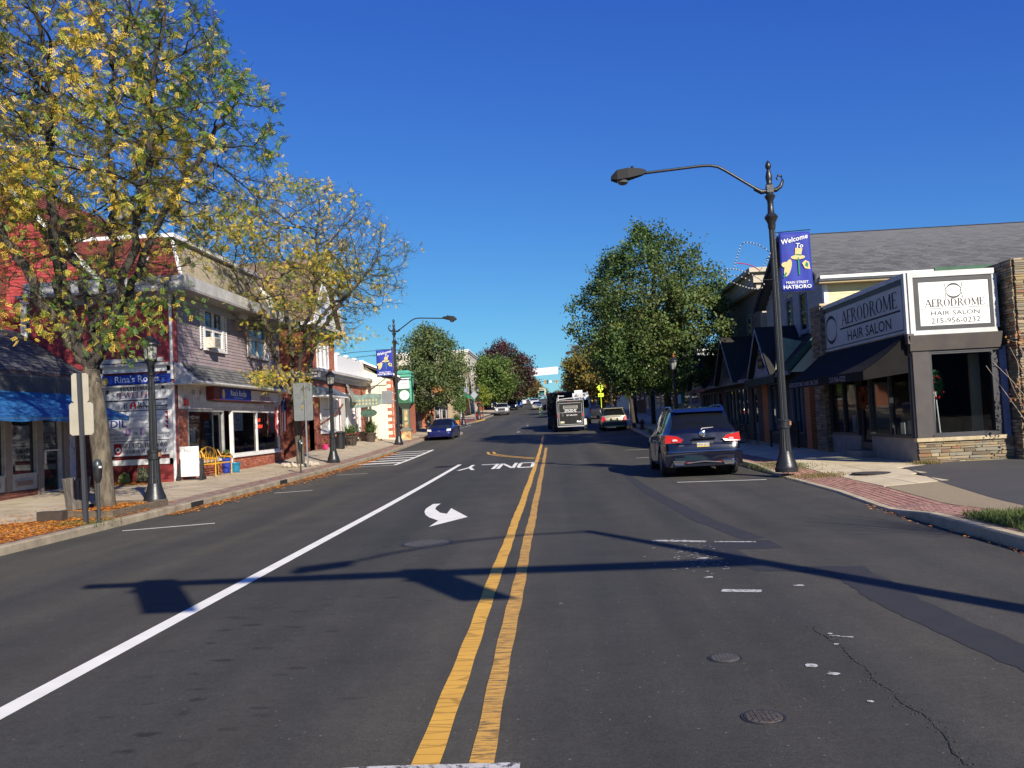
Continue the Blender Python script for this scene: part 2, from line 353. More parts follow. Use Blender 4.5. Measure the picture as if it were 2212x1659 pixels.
# ================================================================ GROUND
def asphalt_mat():
    m = bpy.data.materials.new('asphalt'); m.use_nodes = True; t = m.node_tree; N = t.nodes; L = t.links; b = N['Principled BSDF']
    g = N.new('ShaderNodeNewGeometry'); pos = g.outputs['Position']
    def noise(sc, det=4, r=.6, vec=pos):
        n = N.new('ShaderNodeTexNoise'); n.inputs['Scale'].default_value = sc; n.inputs['Detail'].default_value = det; n.inputs['Roughness'].default_value = r; L.new(vec, n.inputs['Vector']); return n.outputs[0]
    def mr(i, a, b_, c, d):
        n = N.new('ShaderNodeMapRange'); L.new(i, n.inputs[0])
        for k, x in zip((1, 2, 3, 4), (a, b_, c, d)): n.inputs[k].default_value = x
        return n.outputs[0]
    def mth(op, a, b_):
        n = N.new('ShaderNodeMath'); n.operation = op
        for k, x in enumerate((a, b_)):
            if isinstance(x, (int, float)): n.inputs[k].default_value = x
            else: L.new(x, n.inputs[k])
        return n.outputs[0]
    sx = N.new('ShaderNodeSeparateXYZ'); L.new(pos, sx.inputs[0])
    mp = N.new('ShaderNodeMapping'); mp.inputs['Scale'].default_value = (1, .06, 1); L.new(pos, mp.inputs[0])
    v = mth('MULTIPLY', mr(noise(95, 3, .8), .3, .7, .62, 1.4), mth('MULTIPLY', mr(noise(34, 3, .8), .3, .7, .75, 1.25), mr(noise(9, 4, .7), .35, .65, .9, 1.1)))                      # aggregate
    v = mth('MULTIPLY', v, mr(noise(1.1, 5), .3, .7, .88, 1.13))     # blotches
    v = mth('MULTIPLY', v, mr(noise(1.6, 4, .5, mp.outputs[0]), .3, .7, .84, 1.17))   # wheel-track streaks along the street
    # oil-dark drip spots in the turning lane
    mp2 = N.new('ShaderNodeMapping'); mp2.inputs['Scale'].default_value = (2.4, 5.0, 1); L.new(pos, mp2.inputs[0])
    vo = N.new('ShaderNodeTexVoronoi'); vo.inputs['Scale'].default_value = 1.0; L.new(mp2.outputs[0], vo.inputs['Vector'])
    sp = mr(mth('ADD', vo.outputs['Distance'], mth('MULTIPLY', noise(7, 4), .6)), .40, .54, .48, 1)
    band = mth('MULTIPLY', mr(sx.outputs[0], -3.4, -2.9, 0, 1), mr(sx.outputs[0], -1.5, -1.0, 1, 0))
    pat = mth('MULTIPLY', band, mr(noise(.45, 2), .42, .56, 0, 1))
    mix = N.new('ShaderNodeMix'); L.new(pat, mix.inputs[0]); mix.inputs[2].default_value = 1; L.new(sp, mix.inputs[3]); v = mth('MULTIPLY', v, mix.outputs[0])
    # brighter worn parking lane on both sides
    ed = mth('MAXIMUM', mr(sx.outputs[0], -4.6, -7.8, 0, 1), mr(sx.outputs[0], 1.6, 4.2, 0, 1)); v = mth('MULTIPLY', v, mr(ed, 0, 1, 1, 1.16))
    # white chips
    vc = N.new('ShaderNodeTexVoronoi'); vc.inputs['Scale'].default_value = 9; L.new(pos, vc.inputs['Vector']); chip = mr(vc.outputs['Distance'], .045, .08, 1, 0)
    # polished blue-grey wheel tracks against browner, paler worn asphalt between them
    mp3 = N.new('ShaderNodeMapping'); mp3.inputs['Scale'].default_value = (1, .012, 1); mp3.inputs['Location'].default_value = (3.3, 0, 0); L.new(pos, mp3.inputs[0])
    tk = mr(mth('ADD', mth('MULTIPLY', noise(.62, 2, .5, mp3.outputs[0]), .75), mth('MULTIPLY', noise(.5, 4), .25)), .40, .60, 0, 1)
    tc = N.new('ShaderNodeMix'); tc.data_type = 'RGBA'; L.new(tk, tc.inputs[0]); tc.inputs[6].default_value = (.037, .0365, .0315, 1); tc.inputs[7].default_value = (.059, .054, .041, 1)
    h = N.new('ShaderNodeHueSaturation'); L.new(tc.outputs[2], h.inputs['Color']); L.new(v, h.inputs['Value'])
    mx = N.new('ShaderNodeMix'); mx.data_type = 'RGBA'; L.new(mth('MULTIPLY', chip, .35), mx.inputs[0]); L.new(h.outputs[0], mx.inputs[6]); mx.inputs[7].default_value = (.35, .34, .32, 1)
    L.new(mx.outputs[2], b.inputs['Base Color']); b.inputs['Roughness'].default_value = .82; b.inputs['Specular IOR Level'].default_value = .35
    bp = N.new('ShaderNodeBump'); bp.inputs['Strength'].default_value = .35; bp.inputs['Distance'].default_value = .01; L.new(noise(110, 3, .7), bp.inputs['Height']); L.new(bp.outputs[0], b.inputs['Normal'])
    MT['asphalt'] = m; return m
ASPH = asphalt_mat()
TAR = mat('fresh_tar_patch', (.023, .023, .023), (.030, .029, .028), 3, .75, bump=.25, bscale=110)
def wornpaint(name, col, wear=.5, sc=14, stretch=(1, 1, 1)):
    m = bpy.data.materials.new(name); m.use_nodes = True; t = m.node_tree; N = t.nodes; L = t.links; b = N['Principled BSDF']
    g = N.new('ShaderNodeNewGeometry'); mp = N.new('ShaderNodeMapping'); mp.inputs['Scale'].default_value = stretch; L.new(g.outputs['Position'], mp.inputs[0])
    n = N.new('ShaderNodeTexNoise'); n.inputs['Scale'].default_value = sc; n.inputs['Detail'].default_value = 8; n.inputs['Roughness'].default_value = .85; L.new(mp.outputs[0], n.inputs['Vector'])
    r = N.new('ShaderNodeMapRange'); r.inputs[1].default_value = wear-.03; r.inputs[2].default_value = wear+.03; L.new(n.outputs[0], r.inputs[0])
    n2 = N.new('ShaderNodeTexNoise'); n2.inputs['Scale'].default_value = 3; L.new(g.outputs['Position'], n2.inputs['Vector'])
    h = N.new('ShaderNodeHueSaturation'); h.inputs['Color'].default_value = (*col, 1); r2 = N.new('ShaderNodeMapRange'); r2.inputs[3].default_value = .8; r2.inputs[4].default_value = 1.15
    L.new(n2.outputs[0], r2.inputs[0])
    mc = N.new('ShaderNodeMapping'); mc.inputs['Scale'].default_value = (1.6, 9, 1) if stretch[1] > 1 else (3, 3, 1); L.new(g.outputs['Position'], mc.inputs[0])
    vq = N.new('ShaderNodeTexVoronoi'); vq.feature = 'DISTANCE_TO_EDGE'; vq.inputs['Scale'].default_value = 1.0; L.new(mc.outputs[0], vq.inputs['Vector'])
    rq = N.new('ShaderNodeMapRange'); rq.inputs[1].default_value = .02; rq.inputs[2].default_value = .06; rq.inputs[3].default_value = .62 if stretch[1] > 1 else 1.0; L.new(vq.outputs['Distance'], rq.inputs[0])
    mq = N.new('ShaderNodeMath'); mq.operation = 'MULTIPLY'; L.new(r2.outputs[0], mq.inputs[0]); L.new(rq.outputs[0], mq.inputs[1]); L.new(mq.outputs[0], h.inputs['Value'])
    mx = N.new('ShaderNodeMix'); mx.data_type = 'RGBA'; L.new(r.outputs[0], mx.inputs[0]); mx.inputs[6].default_value = (.05, .047, .045, 1); L.new(h.outputs[0], mx.inputs[7]); L.new(mx.outputs[2], b.inputs['Base Color'])
    b.inputs['Roughness'].default_value = .7; MT[name] = m; return m
WP = wornpaint('white_road_paint', (.78, .76, .68), .33); WPW = wornpaint('worn_white_road_paint', (.5, .49, .46), .47, 16)
YP = wornpaint('yellow_road_paint', (.66, .36, .05), .38, 9, (.7, 5, 1)); YPW = wornpaint('worn_yellow_road_paint', (.60, .33, .06), .455, 9, (.6, 5, 1))
def strip(mb, fl, fr, y0, y1, dz=0, step=1.0, zf=None):
    n = max(1, int(round((y1-y0)/step))); vs = []
    for i in range(n+1):
        y = y0+(y1-y0)*i/n; a, b = fl(y), fr(y)
        za, zb = (zf(a, y), zf(b, y)) if zf else (zp(y), zp(y)); vs += [(a, y, za+dz), (b, y, zb+dz)]
    mb.add(vs, [(2*i, 2*i+1, 2*i+3, 2*i+2) for i in range(n)])
# one big sheet of land under everything
b = MB(); ys = list(range(-120, 700, 10))+list(range(700, 3001, 200)); xs = [-1500, -400, -120, -60, -30, -9, 6, 30, 60, 120, 400, 1500]
vs = [(x, y, (zp(y) if y < 1190 else zp(1190))-.22) for y in ys for x in xs]; nx = len(xs)
b.add(vs, [(j*nx+i, j*nx+i+1, (j+1)*nx+i+1, (j+1)*nx+i) for j in range(len(ys)-1) for i in range(nx-1)])
b.build('ground', mat('dry_soil_and_lawn', (.08, .085, .04), (.14, .12, .07), .5, .95), kind='structure')
b = MB(); strip(b, lambda y: kl(y)-.02, lambda y: kr(y)+.02, -60, 520, 0, 1); b.build('road', ASPH, kind='structure')
def zline(mb, x0, x1, y0, y1, dz=.005, step=1): strip(mb, lambda y: x0, lambda y: x1, y0, y1, dz, step)
def quadline(mb, p, q, wd, dz=.005, n=1):
    d = Vector((q[0]-p[0], q[1]-p[1])); l = d.length; d /= l; s = Vector((-d.y, d.x))*wd/2
    for i in range(n):
        a = Vector(p[:2])+d*l*i/n; c = Vector(p[:2])+d*l*(i+1)/n
        mb.poly([(a.x+s.x, a.y+s.y, zp(a.y)+dz), (a.x-s.x, a.y-s.y, zp(a.y)+dz), (c.x-s.x, c.y-s.y, zp(c.y)+dz), (c.x+s.x, c.y+s.y, zp(c.y)+dz)])
# lane line
b = MB(); strip(b, lambda y: -3.69-.004*(y-10), lambda y: -3.53-.004*(y-10), -2, 34.3, .005, 1); b.build('lane_line', WP, kind='structure')
wob = lambda y, s: .006*math.sin(y*1.1+s)+.004*math.sin(y*5.3+2*s)
b = MB(); strip(b, lambda y: -.79+wob(y, 0), lambda y: -.655+wob(y, 1), 4.45, 59, .005, .25); b.build('centre_line', YP, kind='structure')
b = MB(); strip(b, lambda y: -.51+wob(y, 3), lambda y: -.385+wob(y, 4), 4.45, 45, .005, .25); b.build('centre_line', YPW, kind='structure')
b = MB()
pts = [(-3.3, 43.5), (-3.1, 41.5), (-2.5, 39.6), (-1.9, 38.3), (-1.25, 36.8), (-.85, 36)]
for k in (0, .28):
    for p, q in zip(pts, pts[1:]): quadline(b, (p[0]+k, p[1]), (q[0]+k, q[1]), .12)
b.build('centre_line', YP, kind='structure')
b = MB(); b.poly([(-1.5, 3.9, .006), (-.25, 3.9, .006), (-.25, 4.46, .006), (-1.0, 4.47, .006), (-1.5, 4.42, .006)]); b.build('stop_line', WPW, kind='structure')
# turn arrow (seen the wrong way round) : stem bending to the right with a barbed head
b = MB(); z = .006
def ar(pts): b.poly([(x, y, z+zp(y)) for x, y in pts])
ar([(-2.64, 18.8), (-2.48, 18.82), (-2.49, 18.21), (-2.45, 17.7), (-2.25, 16.92), (-2.09, 16.67), (-2.13, 17.72), (-1.63, 15.97), (-2.15, 14.7), (-2.11, 15.57), (-2.36, 16.19), (-2.49, 16.65), (-2.6, 17.25), (-2.66, 17.87)])
b.build('turn_arrow', WP, kind='structure')
# ONLY, painted for drivers coming the other way
b = MB(); Y0, Y1 = 30.5, 33.6
def letter(x0, wd, segs, th=.13):
    for (p, q) in segs:
        a = (x0+p[0]*wd, Y0+p[1]*(Y1-Y0)); c = (x0+q[0]*wd, Y0+q[1]*(Y1-Y0))
        horiz = abs(p[1]-q[1]) < .2
        if horiz: b.poly([(min(a[0], c[0])-th/2, a[1]-.22, zp(a[1])+.006), (max(a[0], c[0])+th/2, a[1]-.22, zp(a[1])+.006), (max(a[0], c[0])+th/2, a[1]+.22, zp(a[1])+.006), (min(a[0], c[0])-th/2, a[1]+.22, zp(a[1])+.006)])
        else: b.poly([(a[0]-th/2, a[1], zp(a[1])+.007), (a[0]+th/2, a[1], zp(a[1])+.007), (c[0]+th/2, c[1], zp(c[1])+.007), (c[0]-th/2, c[1], zp(c[1])+.007)])
letter(-1.3, .48, [((.0, .12), (0, .88)), ((1, .12), (1, .88)), ((.1, .06), (.9, .06)), ((.1, .94), (.9, .94))])       # O
letter(-2.0, .52, [((0, 0), (0, 1)), ((1, 0), (1, 1)), ((0, 1), (1, 0))])                                              # N mirrored by viewpoint
letter(-2.72, .55, [((1, 0), (1, 1)), ((0, .94), (1, .94))])                                                           # L
letter(-3.36, .5, [((.5, .45), (.5, 1)), ((.5, .5), (0, 0)), ((.5, .5), (1, 0))])                                       # Y
b.build('only_marking', WP, kind='structure')
# parking bay ticks
b = MB()
for p, q in [((-8.1, 16.2), (-6.6, 16.85)), ((-7.75, 24.1), (-6.8, 24.5)), ((-7.75, 31.2), (-6.7, 31.4))]: quadline(b, p, q, .09)
for p, q, wd in [((2.9, 21.6), (4.95, 21.25), .1), ((3.0, 33.2), (4.9, 33.0), .1), ((3.0, 28.3), (4.9, 28.1), .1), ((3.1, 39.5), (5.0, 39.3), .1), ((3.1, 52), (5.1, 51.8), .1), ((3.0, 58.4), (5.0, 58.2), .12)]: quadline(b, p, q, wd)
b.build('parking_marking', WP, kind='structure')
b = MB()
for p, q, wd in [((1.25, 12.0), (1.9, 11.7), .13), ((2.0, 11.65), (2.5, 11.5), .07), ((1.5, 8.5), (1.85, 8.4), .12), ((1.95, 6.7), (2.1, 6.62), .03)]: quadline(b, p, q, wd)
for (x, y, r) in [(1.6, 5.95, .05), (1.68, 5.75, .042), (1.97, 6.75, .02), (1.92, 6.45, .02), (1.72, 5.2, .022), (2.25, 8.6, .05), (-.02, 8.2, .022), (1.5, 9.2, .05), (1.65, 10.4, .06)]:
    b.poly([(x+r*(.7+.5*random.random())*math.cos(a), y+r*(.6+.5*random.random())*math.sin(a), .005) for a in [k*PI/5 for k in range(10)]])
b.build('parking_marking', WPW, kind='structure')
b = MB()   # speckle of scraped paint near the ghost bay
for i in range(130):
    x, y = random.gauss(1.55, .22), random.gauss(10.6, .55); r = random.uniform(.005, .018)
    b.poly([(x+r*1.8*math.cos(a)*random.uniform(.5, 1), y+r*math.sin(a), .005+.0001*(i % 9)) for a in [k*PI/3 for k in range(6)]])
b.build('paint_flecks', WPW, kind='stuff', label='flecks of worn white paint on the asphalt near the ghost parking bay', cat='paint flecks')
# hatched no-parking zone on the left
b = MB(); P0, P1 = (-8.35, 36.4), (-6.55, 47.5)
quadline(b, (-6.6, 36.2), (-6.65, 48.3), .16, n=12); quadline(b, (-8.45, 36.0), (-6.6, 36.2), .16)
for k in range(1, 7):
    y = 36.2+k*1.9; x = -6.7; quadline(b, (-8.5, y-.15), (x, y), .95)
b.build('hatched_marking', WP, kind='structure')
b = MB()
for k in (0, 2.2): quadline(b, (-8.2, 92+k), (5.1, 92+k), .3)
quadline(b, (-8.9, 72.5), (-8.4, 90), .15, n=8)
for (x, y, l) in [(-2.6, 66, 1.9), (-2.3, 80, 1.6)]:
    quadline(b, (x-.1, y), (x-.05, y+l), .12, n=2); b.poly([(x-.5, y+.8, zp(y)+.01), (x+.4, y+.8, zp(y)+.01), (x-.1, y-.6, zp(y-.6)+.01)])
b.build('crossing_marking', WPW, kind='structure')
# tar repair strips (trench reinstatements) on the right
b = MB()
tp = [(1.95, 27, .16), (1.95, 24, .2), (2.0, 20, .25), (2.15, 16.5, .3), (2.25, 14, .32), (2.55, 11.8, .3)]
def ribbon(tp, dz=.003):
    for (x, y, w0), (x2, y2, w2) in zip(tp, tp[1:]):
        n = 8
        for k in range(n):
            t, s = k/n, (k+1)/n; e = lambda: .02*random.uniform(-1, 1)
            a = (x+(x2-x)*t, y+(y2-y)*t, w0+(w2-w0)*t); c = (x+(x2-x)*s, y+(y2-y)*s, w0+(w2-w0)*s)
            if k == 0: ea = (e(), e())
            eb = (e(), e()); b.poly([(a[0]-a[2]/2+ea[0], a[1], zp(a[1])+dz), (a[0]+a[2]/2+ea[1], a[1], zp(a[1])+dz), (c[0]+c[2]/2+eb[1], c[1], zp(c[1])+dz), (c[0]-c[2]/2+eb[0], c[1], zp(c[1])+dz)]); ea = eb
ribbon(tp)
b.poly([(1.75, 11.0, .0032), (2.7, 10.9, .0032), (2.7, 11.6, .0032), (2.4, 11.75, .0032), (1.85, 11.5, .0032)])
ribbon([(1.95, 11.0, .3), (2.05, 10.2, .3), (2.15, 9.6, .28)]); b.poly([(2.0, 9.7, .0033), (2.9, 9.55, .0033), (2.9, 9.2, .0033), (2.05, 9.45, .0033)])
ribbon([(2.95, 9.5, .4), (2.9, 8.6, .42), (2.85, 7.8, .4), (2.9, 6.8, .38), (3.0, 5.6, .36), (3.05, 4.6, .36)])
b.build('tar_patch', TAR, kind='structure')
# crack
b = MB(); x, y = 1.92, 7.0; cx = []
while y > 3.6: cx.append((x, y)); y -= .07; x += random.uniform(-.022, .02)+.0005
for k, (p, q) in enumerate(zip(cx, cx[1:])):
    wd = .0012+.003*abs(math.sin(k*.4)); b.poly([(p[0]-wd, p[1], .004), (p[0]+wd, p[1], .004), (q[0]+wd, q[1], .004), (q[0]-wd, q[1], .004)])
    if k % 5 == 0 and k < 30: b.poly([(p[0], p[1], .0045), (p[0]+.1*random.random(), p[1]+.03, .0045), (p[0]+.02, p[1]+.012, .0045)])
b.build('asphalt_crack', mat('crack_shadowed_tar', (.016, .016, .015), rough=.9), kind='structure')  # crack drawn as thin dark polygons
b = MB()
for i in range(240):
    k = random.randrange(len(cx)); x, y = cx[k][0]+random.gauss(0, .03), cx[k][1]; r = random.uniform(.002, .0045)
    b.box(x-r, x+r, y-r, y+r, .002, .002+r)
b.build('asphalt_crumbs', mat('crumbled_asphalt', (.06, .057, .052), (.035, .034, .033), 60, .9), kind='stuff', label='crumbled asphalt grit along the long crack', cat='grit')
# manhole covers
IRON = mat('rusty_cast_iron', (.045, .038, .033), (.10, .085, .075), 22, .75, metal=.3, bump=.5, bscale=70)
def manhole(x, y, r, z, label, cat='manhole cover', flat=False):
    t = thing('manhole_cover', label, cat, (x, y, z))
    b = MB(); n = 28
    ring = [(r*1.15, .002), (r*1.15, .006), (r*1.02, .006), (r*1.02, .002)]
    b.lathe([(r*1.16, z-.01), (r*1.16, z+.005), (r*1.03, z+.005), (r*1.03, z-.02)], (x, y, 0), n); b.build('frame_ring', mat('tarred_iron', (.02, .02, .022), rough=.6), t)
    b = MB(); b.lathe([(r, z-.01), (r, z+.007), (r*.97, z+.009), (.01, z+.009)], (x, y, 0), n)
    for k in range(-3, 4):
        for j in range(-3, 4):
            if math.hypot(k, j) < 3.3: b.box(x+k*r*.26-.012, x+k*r*.26+.012, y+j*r*.26-.012, y+j*r*.26+.012, z+.009, z+.012)
    b.build('lid', IRON if not flat else mat('sunken_lid', (.05, .047, .045), (.075, .07, .065), 12, .8, bump=.3), t)
manhole(1.07, 5.0, .105, zp(5), 'rusty round iron cover in the road nearest the camera, with its dark ring')
manhole(1.09, 6.2, .1, zp(6), 'faint asphalt-filled round cover in the road just beyond the rusty one', flat=True)
manhole(-1.9, 12.7, .33, zp(12), 'wide faint round cover in the turn lane before the white arrow', flat=True)
manhole(7.05, 20.3, .36, zr(7.05, 20.3)+.02, 'dark round iron cover set in the concrete apron by the salon')
# ---- kerbs
def kerb(name, f, side, y0, y1, hf, m, step=1.0, wd=.16):
    b = MB(); n = max(2, int((y1-y0)/step)); prev = None
    for i in range(n+1):
        y = y0+(y1-y0)*i/n; x = f(y); h = hf(y); z = zp(y)
        ring = [(x, y, z-.1), (x+side*.01, y, z+h-.02), (x+side*.03, y, z+h), (x+side*wd, y, z+h), (x+side*wd, y, z-.1)]
        if side < 0: ring = ring[::-1]
        k = len(b.v); b.v += ring
        if prev is not None:
            for j in range(4): b.f.append((prev+j, k+j, k+j+1, prev+j+1)); b.m.append(0); b.r.append(0)
        prev = k
    return b.build(name, m, kind='structure')
KERBY = mat('yellow_painted_kerb', (.55, .33, .05), (.45, .28, .06), 5, .8)
yk = -30
kerb('kerb_left', kl, -1, -30, 100, lambda y: .14, KERB); kerb('kerb_left', kl, -1, 100, 112, lambda y: .14, KERBY); kerb('kerb_left', kl, -1, 112, 480, lambda y: .14, KERB, 4)
kerb('kerb_right', kr, 1, -30, 480, hr, mat('pale_kerb_concrete', 'bdae90', 'a09274', 2.2, .9, bump=.3, bscale=50), .5)
# storm drain openings in the left kerb
for y, l in ((20.9, '1'), (27.8, '2')):
    t = thing('storm_drain', 'square black kerb inlet with grate in the left gutter '+('just past the near lamp post' if l == '1' else 'in front of the yellow bench'), 'storm drain', (kl(y), y, zp(y)))
    b = MB(); b.box(kl(y)-.05, kl(y)+.012, y-.35, y+.35, zp(y)+.006, zp(y)+.13); b.build('inlet_opening', DARK, t)
    b = MB(); [b.box(kl(y)+.03, kl(y)+.42, y-.32+k*.08, y-.28+k*.08, zp(y)+.004, zp(y)+.012) for k in range(9)]; b.build('grate', IRON, t)
# ---- footways
b = MB(); strip(b, lambda y: -12.4 if y > 28.6 else -15.2, lambda y: kl(y)-.15, -30, 480, -.07, 1, zl); b.build('pavement_left_bed', MORTD, kind='structure')
b = MB(); strip(b, lambda y: kr(y)+.15, lambda y: 9.0 if y < 100 else 10.5, -30, 480, -.07, 1, zr); b.build('pavement_right_bed', MORTD, kind='structure')
AGG = mat('exposed_aggregate', 'a89777', '85765c', 45, .95, bump=.6, bscale=120)
def slabs(name, xs, y0, y1, dy, zf, m, th=.02, rest=None, jit=.004):
    par = thing_setting = bpy.data.objects.new(name, None); C.objects.link(par); par['kind'] = 'structure'
    y = y0; k = 0
    while y < y1-.01:
        ye = min(y+dy, y1)
        X = xs((y+ye)/2)
        for a, c in zip(X, X[1:]):
            b = MB(); g = .008; q = [(a+g, y+g), (c-g, y+g), (c-g, ye-g), (a+g, ye-g)]
            j = random.uniform(-jit, jit)
            top = [(x, yy, zf(x, yy)+j) for x, yy in q]; bot = [(x, yy, zz-th) for x, yy, zz in top]
            b.rn = random.random()
            b.add(bot+top, [(3, 2, 1, 0), (4, 5, 6, 7), (0, 1, 5, 4), (1, 2, 6, 5), (2, 3, 7, 6), (3, 0, 4, 7)]); b.build('paving_slab', m, par)
        y = ye
    return par
slabs('pavement_left', lambda y: (np.linspace(-15.1, kl(y)-.85, 5) if y < 28.6 else np.linspace(-12.35, kl(y)-.85, 3)), 10, 64, 1.8, zl, CONC)
b = MB(); strip(b, lambda y: -15.1, lambda y: kl(y)-.85, -30, 10, 0, 2, zl); strip(b, lambda y: -12.9, lambda y: kl(y)-.85, 64, 85, 0, 1, zl); strip(b, lambda y: -12.9, lambda y: kl(y)-.85, 112, 470, 0, 4, zl); b.build('pavement_left', CONC, kind='structure')
BPL = mat('brick_plaza', '7d4a3d', '66392f', 2, .9, bump=.3)
b = MB(); strip(b, lambda y: -16, lambda y: kl(y)-.16, 85, 112, .002, 1, zl); b.build('brick_plaza', BPL, kind='structure')
def salonline(y): return float(np.interp(y, [6, 9, 13, 17, 21.2, 21.6], [5.9, 6.1, 6.65, 7.3, 8.1, 8.85]))
slabs('pavement_right', lambda y: np.linspace(kr(y)+.95, salonline(y), 3) if 17.2 < y < 22 else ([kr(y)+.95, 7.3, 8.9]), 17.6, 62, 1.9, zr, mat('pale_concrete', 'cfc0a0', 'b5a583', 1.5, .9, bump=.25, bscale=70, rnd=.06))
b = MB(); strip(b, lambda y: kr(y)+.95, lambda y: salonline(y), 9, 17.55, 0, .6, zr); b.build('apron_aggregate', AGG, kind='structure')
b = MB(); strip(b, lambda y: kr(y)+.16, lambda y: 10.4, 62, 480, 0, 3, zr); b.build('pavement_right', CONC, kind='structure')
DRV = mat('driveway_asphalt', (.05, .048, .046), (.066, .062, .058), .8, .9, bump=.5, bscale=90)
b = MB(); strip(b, lambda y: salonline(y)-.02, lambda y: max(8.9, salonline(y)+.05), -30, 22.25, .004, .6, zr); strip(b, lambda y: max(8.9, salonline(y)+.05), lambda y: 30, -30, 22.25, .004, .6, zr); b.build('driveway', DRV, kind='structure')
b = MB(); strip(b, lambda y: -60, lambda y: 60, -90, -30, .0, 5, lambda x, y: 0); b.build('cross_street', ASPH, kind='structure')  # unseen asphalt added behind the camera so windows mirror dark ground
b = MB(); strip(b, lambda y: 8.95, lambda y: 40, 22.2, 31.2, -.05, 2, zr); b.build('yard_ground', DRV, kind='structure')
# brick edging strips beside the kerbs
PAV = mat('pink_paver', '8a5a50', None, 5, .9, ramp=['9a7061', 'a67c6a', '92695b', 'ae8673', '8b6355'], bump=.3, bscale=80)
par = bpy.data.objects.new('paver_strip', None); C.objects.link(par); par['kind'] = 'structure'; it = []
y = 9.2
while y < 27:
    for k in range(7):
        x = kr(y)+.22+k*.105; yy = y+(.1 if k % 2 else 0)
        it.append(((x, yy, zr(x, yy)-.012+random.uniform(-.002, .002)), (.096, .196, .03), 0, 0))
    y += .205
pieces('paver', PAV, par, it, 300, restname='paver_courses')
b = MB(); strip(b, lambda y: kr(y)+.155, lambda y: kr(y)+.95, 9, 62, -.006, 1, zr); b.build('paver_joint_bed', mat('joint_sand', '8a6a5e', '7a5e52', 9, .95), kind='structure')
par = bpy.data.objects.new('paver_strip', None); C.objects.link(par); par['kind'] = 'structure'; it = []
y = 12
while y < 62:
    for k in range(6):
        x = kl(y)-.22-k*.108; yy = y+(.1 if k % 2 else 0); it.append(((x, yy, zl(x, yy)-.014+random.uniform(-.002, .002)), (.1, .196, .03), 0, 0))
    y += .205
pieces('paver', mat('muted_paver', '7d665a', None, 5, .9, ramp=['6e4f45', '8c776a', '7d5f55', '94857a', '6b4a42'], bump=.3, bscale=80), par, it, 300, restname='paver_courses')
# ---- drifts of fallen leaves
LEAFG = mat('fallen_leaf', (.5, .2, .04), None, ramp=['8a4a14', 'b8661c', 'c98226', '9a5518', 'd99a34', '6e3c12'], rough=.8)
def drift(name, label, pts, n, size=.045, m=LEAFG, zf=zl, flat=.35):
    b = MB()
    for i in range(n):
        (x, y) = pts(); s = size*random.uniform(.5, 1.2); a = random.uniform(0, 2*PI); tl = random.uniform(-flat, flat); z = zf(x, y)+.006+random.random()*.02
        ca, sa = math.cos(a)*s, math.sin(a)*s; b.rn = random.random()
        b.add([(x-ca, y-sa, z), (x+sa*.4, y-ca*.4, z+s*tl*.4), (x+ca, y+sa, z+s*tl), (x-sa*.4, y+ca*.4, z+s*.15)], [(0, 1, 2, 3)])
    return b.build(name, m, kind='stuff', label=label, cat='fallen leaves')
def near_drift():
    while True:
        x, y = random.uniform(-13.0, -8.8), random.uniform(12.5, 19.0)
        e = -10.2-.9*math.sin(y*1.3)-.35*(19-y)
        if x > e or random.random() < .06: return x, y
drift('fallen_leaves', 'orange fallen leaves drifted over the near left pavement by the sign post', near_drift, 16000, .04)
drift('fallen_leaves', 'thin line of orange leaves along the far left gutter', lambda: (kl(y_ := random.uniform(19, 47))+.05+abs(random.gauss(0, .22))*(1.6 if 27 < y_ < 36 else 1), y_), 5200, .04, zf=lambda x, y: zp(y))
drift('fallen_leaves', 'sparse dry leaves scattered over the left pavement before the rock shop', lambda: (random.uniform(-12.2, -9), random.uniform(19, 36)), 900, .035)
drift('fallen_leaves', 'few brown leaves by the dropped kerb on the right', lambda: (kr(y_ := random.uniform(9, 15))-abs(random.gauss(0, .08)), y_), 160, .03, zf=lambda x, y: zp(y))
# ---- grass
GRS = mat('grass_blade', (.07, .12, .025), None, ramp=[(.05, .10, .02), (.09, .14, .03), (.14, .15, .045), (.06, .11, .02)], rough=.8, trans=.3)
def grass(label, ptf, n, h=.09, zf=zr, m=GRS):
    b = MB()
    for i in range(n):
        x, y = ptf(); z = zf(x, y)-.01; a = random.uniform(0, PI); w_ = random.uniform(.004, .009); hh = h*random.uniform(.4, 1.3); lx, ly = random.gauss(0, .35)*hh, random.gauss(0, .35)*hh
        ca, sa = math.cos(a)*w_, math.sin(a)*w_; b.rn = random.random()
        b.add([(x-ca, y-sa, z), (x+ca, y+sa, z), (x+lx*.4+ca*.8, y+ly*.4+sa*.8, z+hh*.6), (x+lx*.4-ca*.8, y+ly*.4-sa*.8, z+hh*.6), (x+lx, y+ly, z+hh)], [(0, 1, 2, 3), (3, 2, 4)])
    return b.build('grass', m, kind='stuff', label=label, cat='grass')
grass('tuft of green grass at the right edge of the frame behind the kerb', lambda: (random.uniform(5.3, 9), random.uniform(7.5, 11.9+.25*math.sin(random.random()*9))), 42000, .1)
b = MB(); strip(b, lambda y: kr(y)+.17, lambda y: 9, 7, 11.9, .004, .5, zr); b.build('lawn_soil', mat('lawn_soil', (.06, .06, .025), (.10, .08, .04), 8, .95), kind='structure')
def around(cx, cy, sx, sy): return lambda: (random.gauss(cx, sx), random.gauss(cy, sy))
DGR = mat('dry_grass_blade', (.2, .16, .06), None, ramp=[(.12, .14, .04), (.24, .18, .07), (.3, .2, .08), (.1, .12, .03)], rough=.8, trans=.3)
grass('patchy dry grass at the foot of the tall right lamp post', around(6.1, 20.9, .28, .35), 1100, .06, m=DGR)
grass('green weeds behind the right kerb beside the dark parked car', around(6.0, 23.8, .35, .7), 1500, .06)
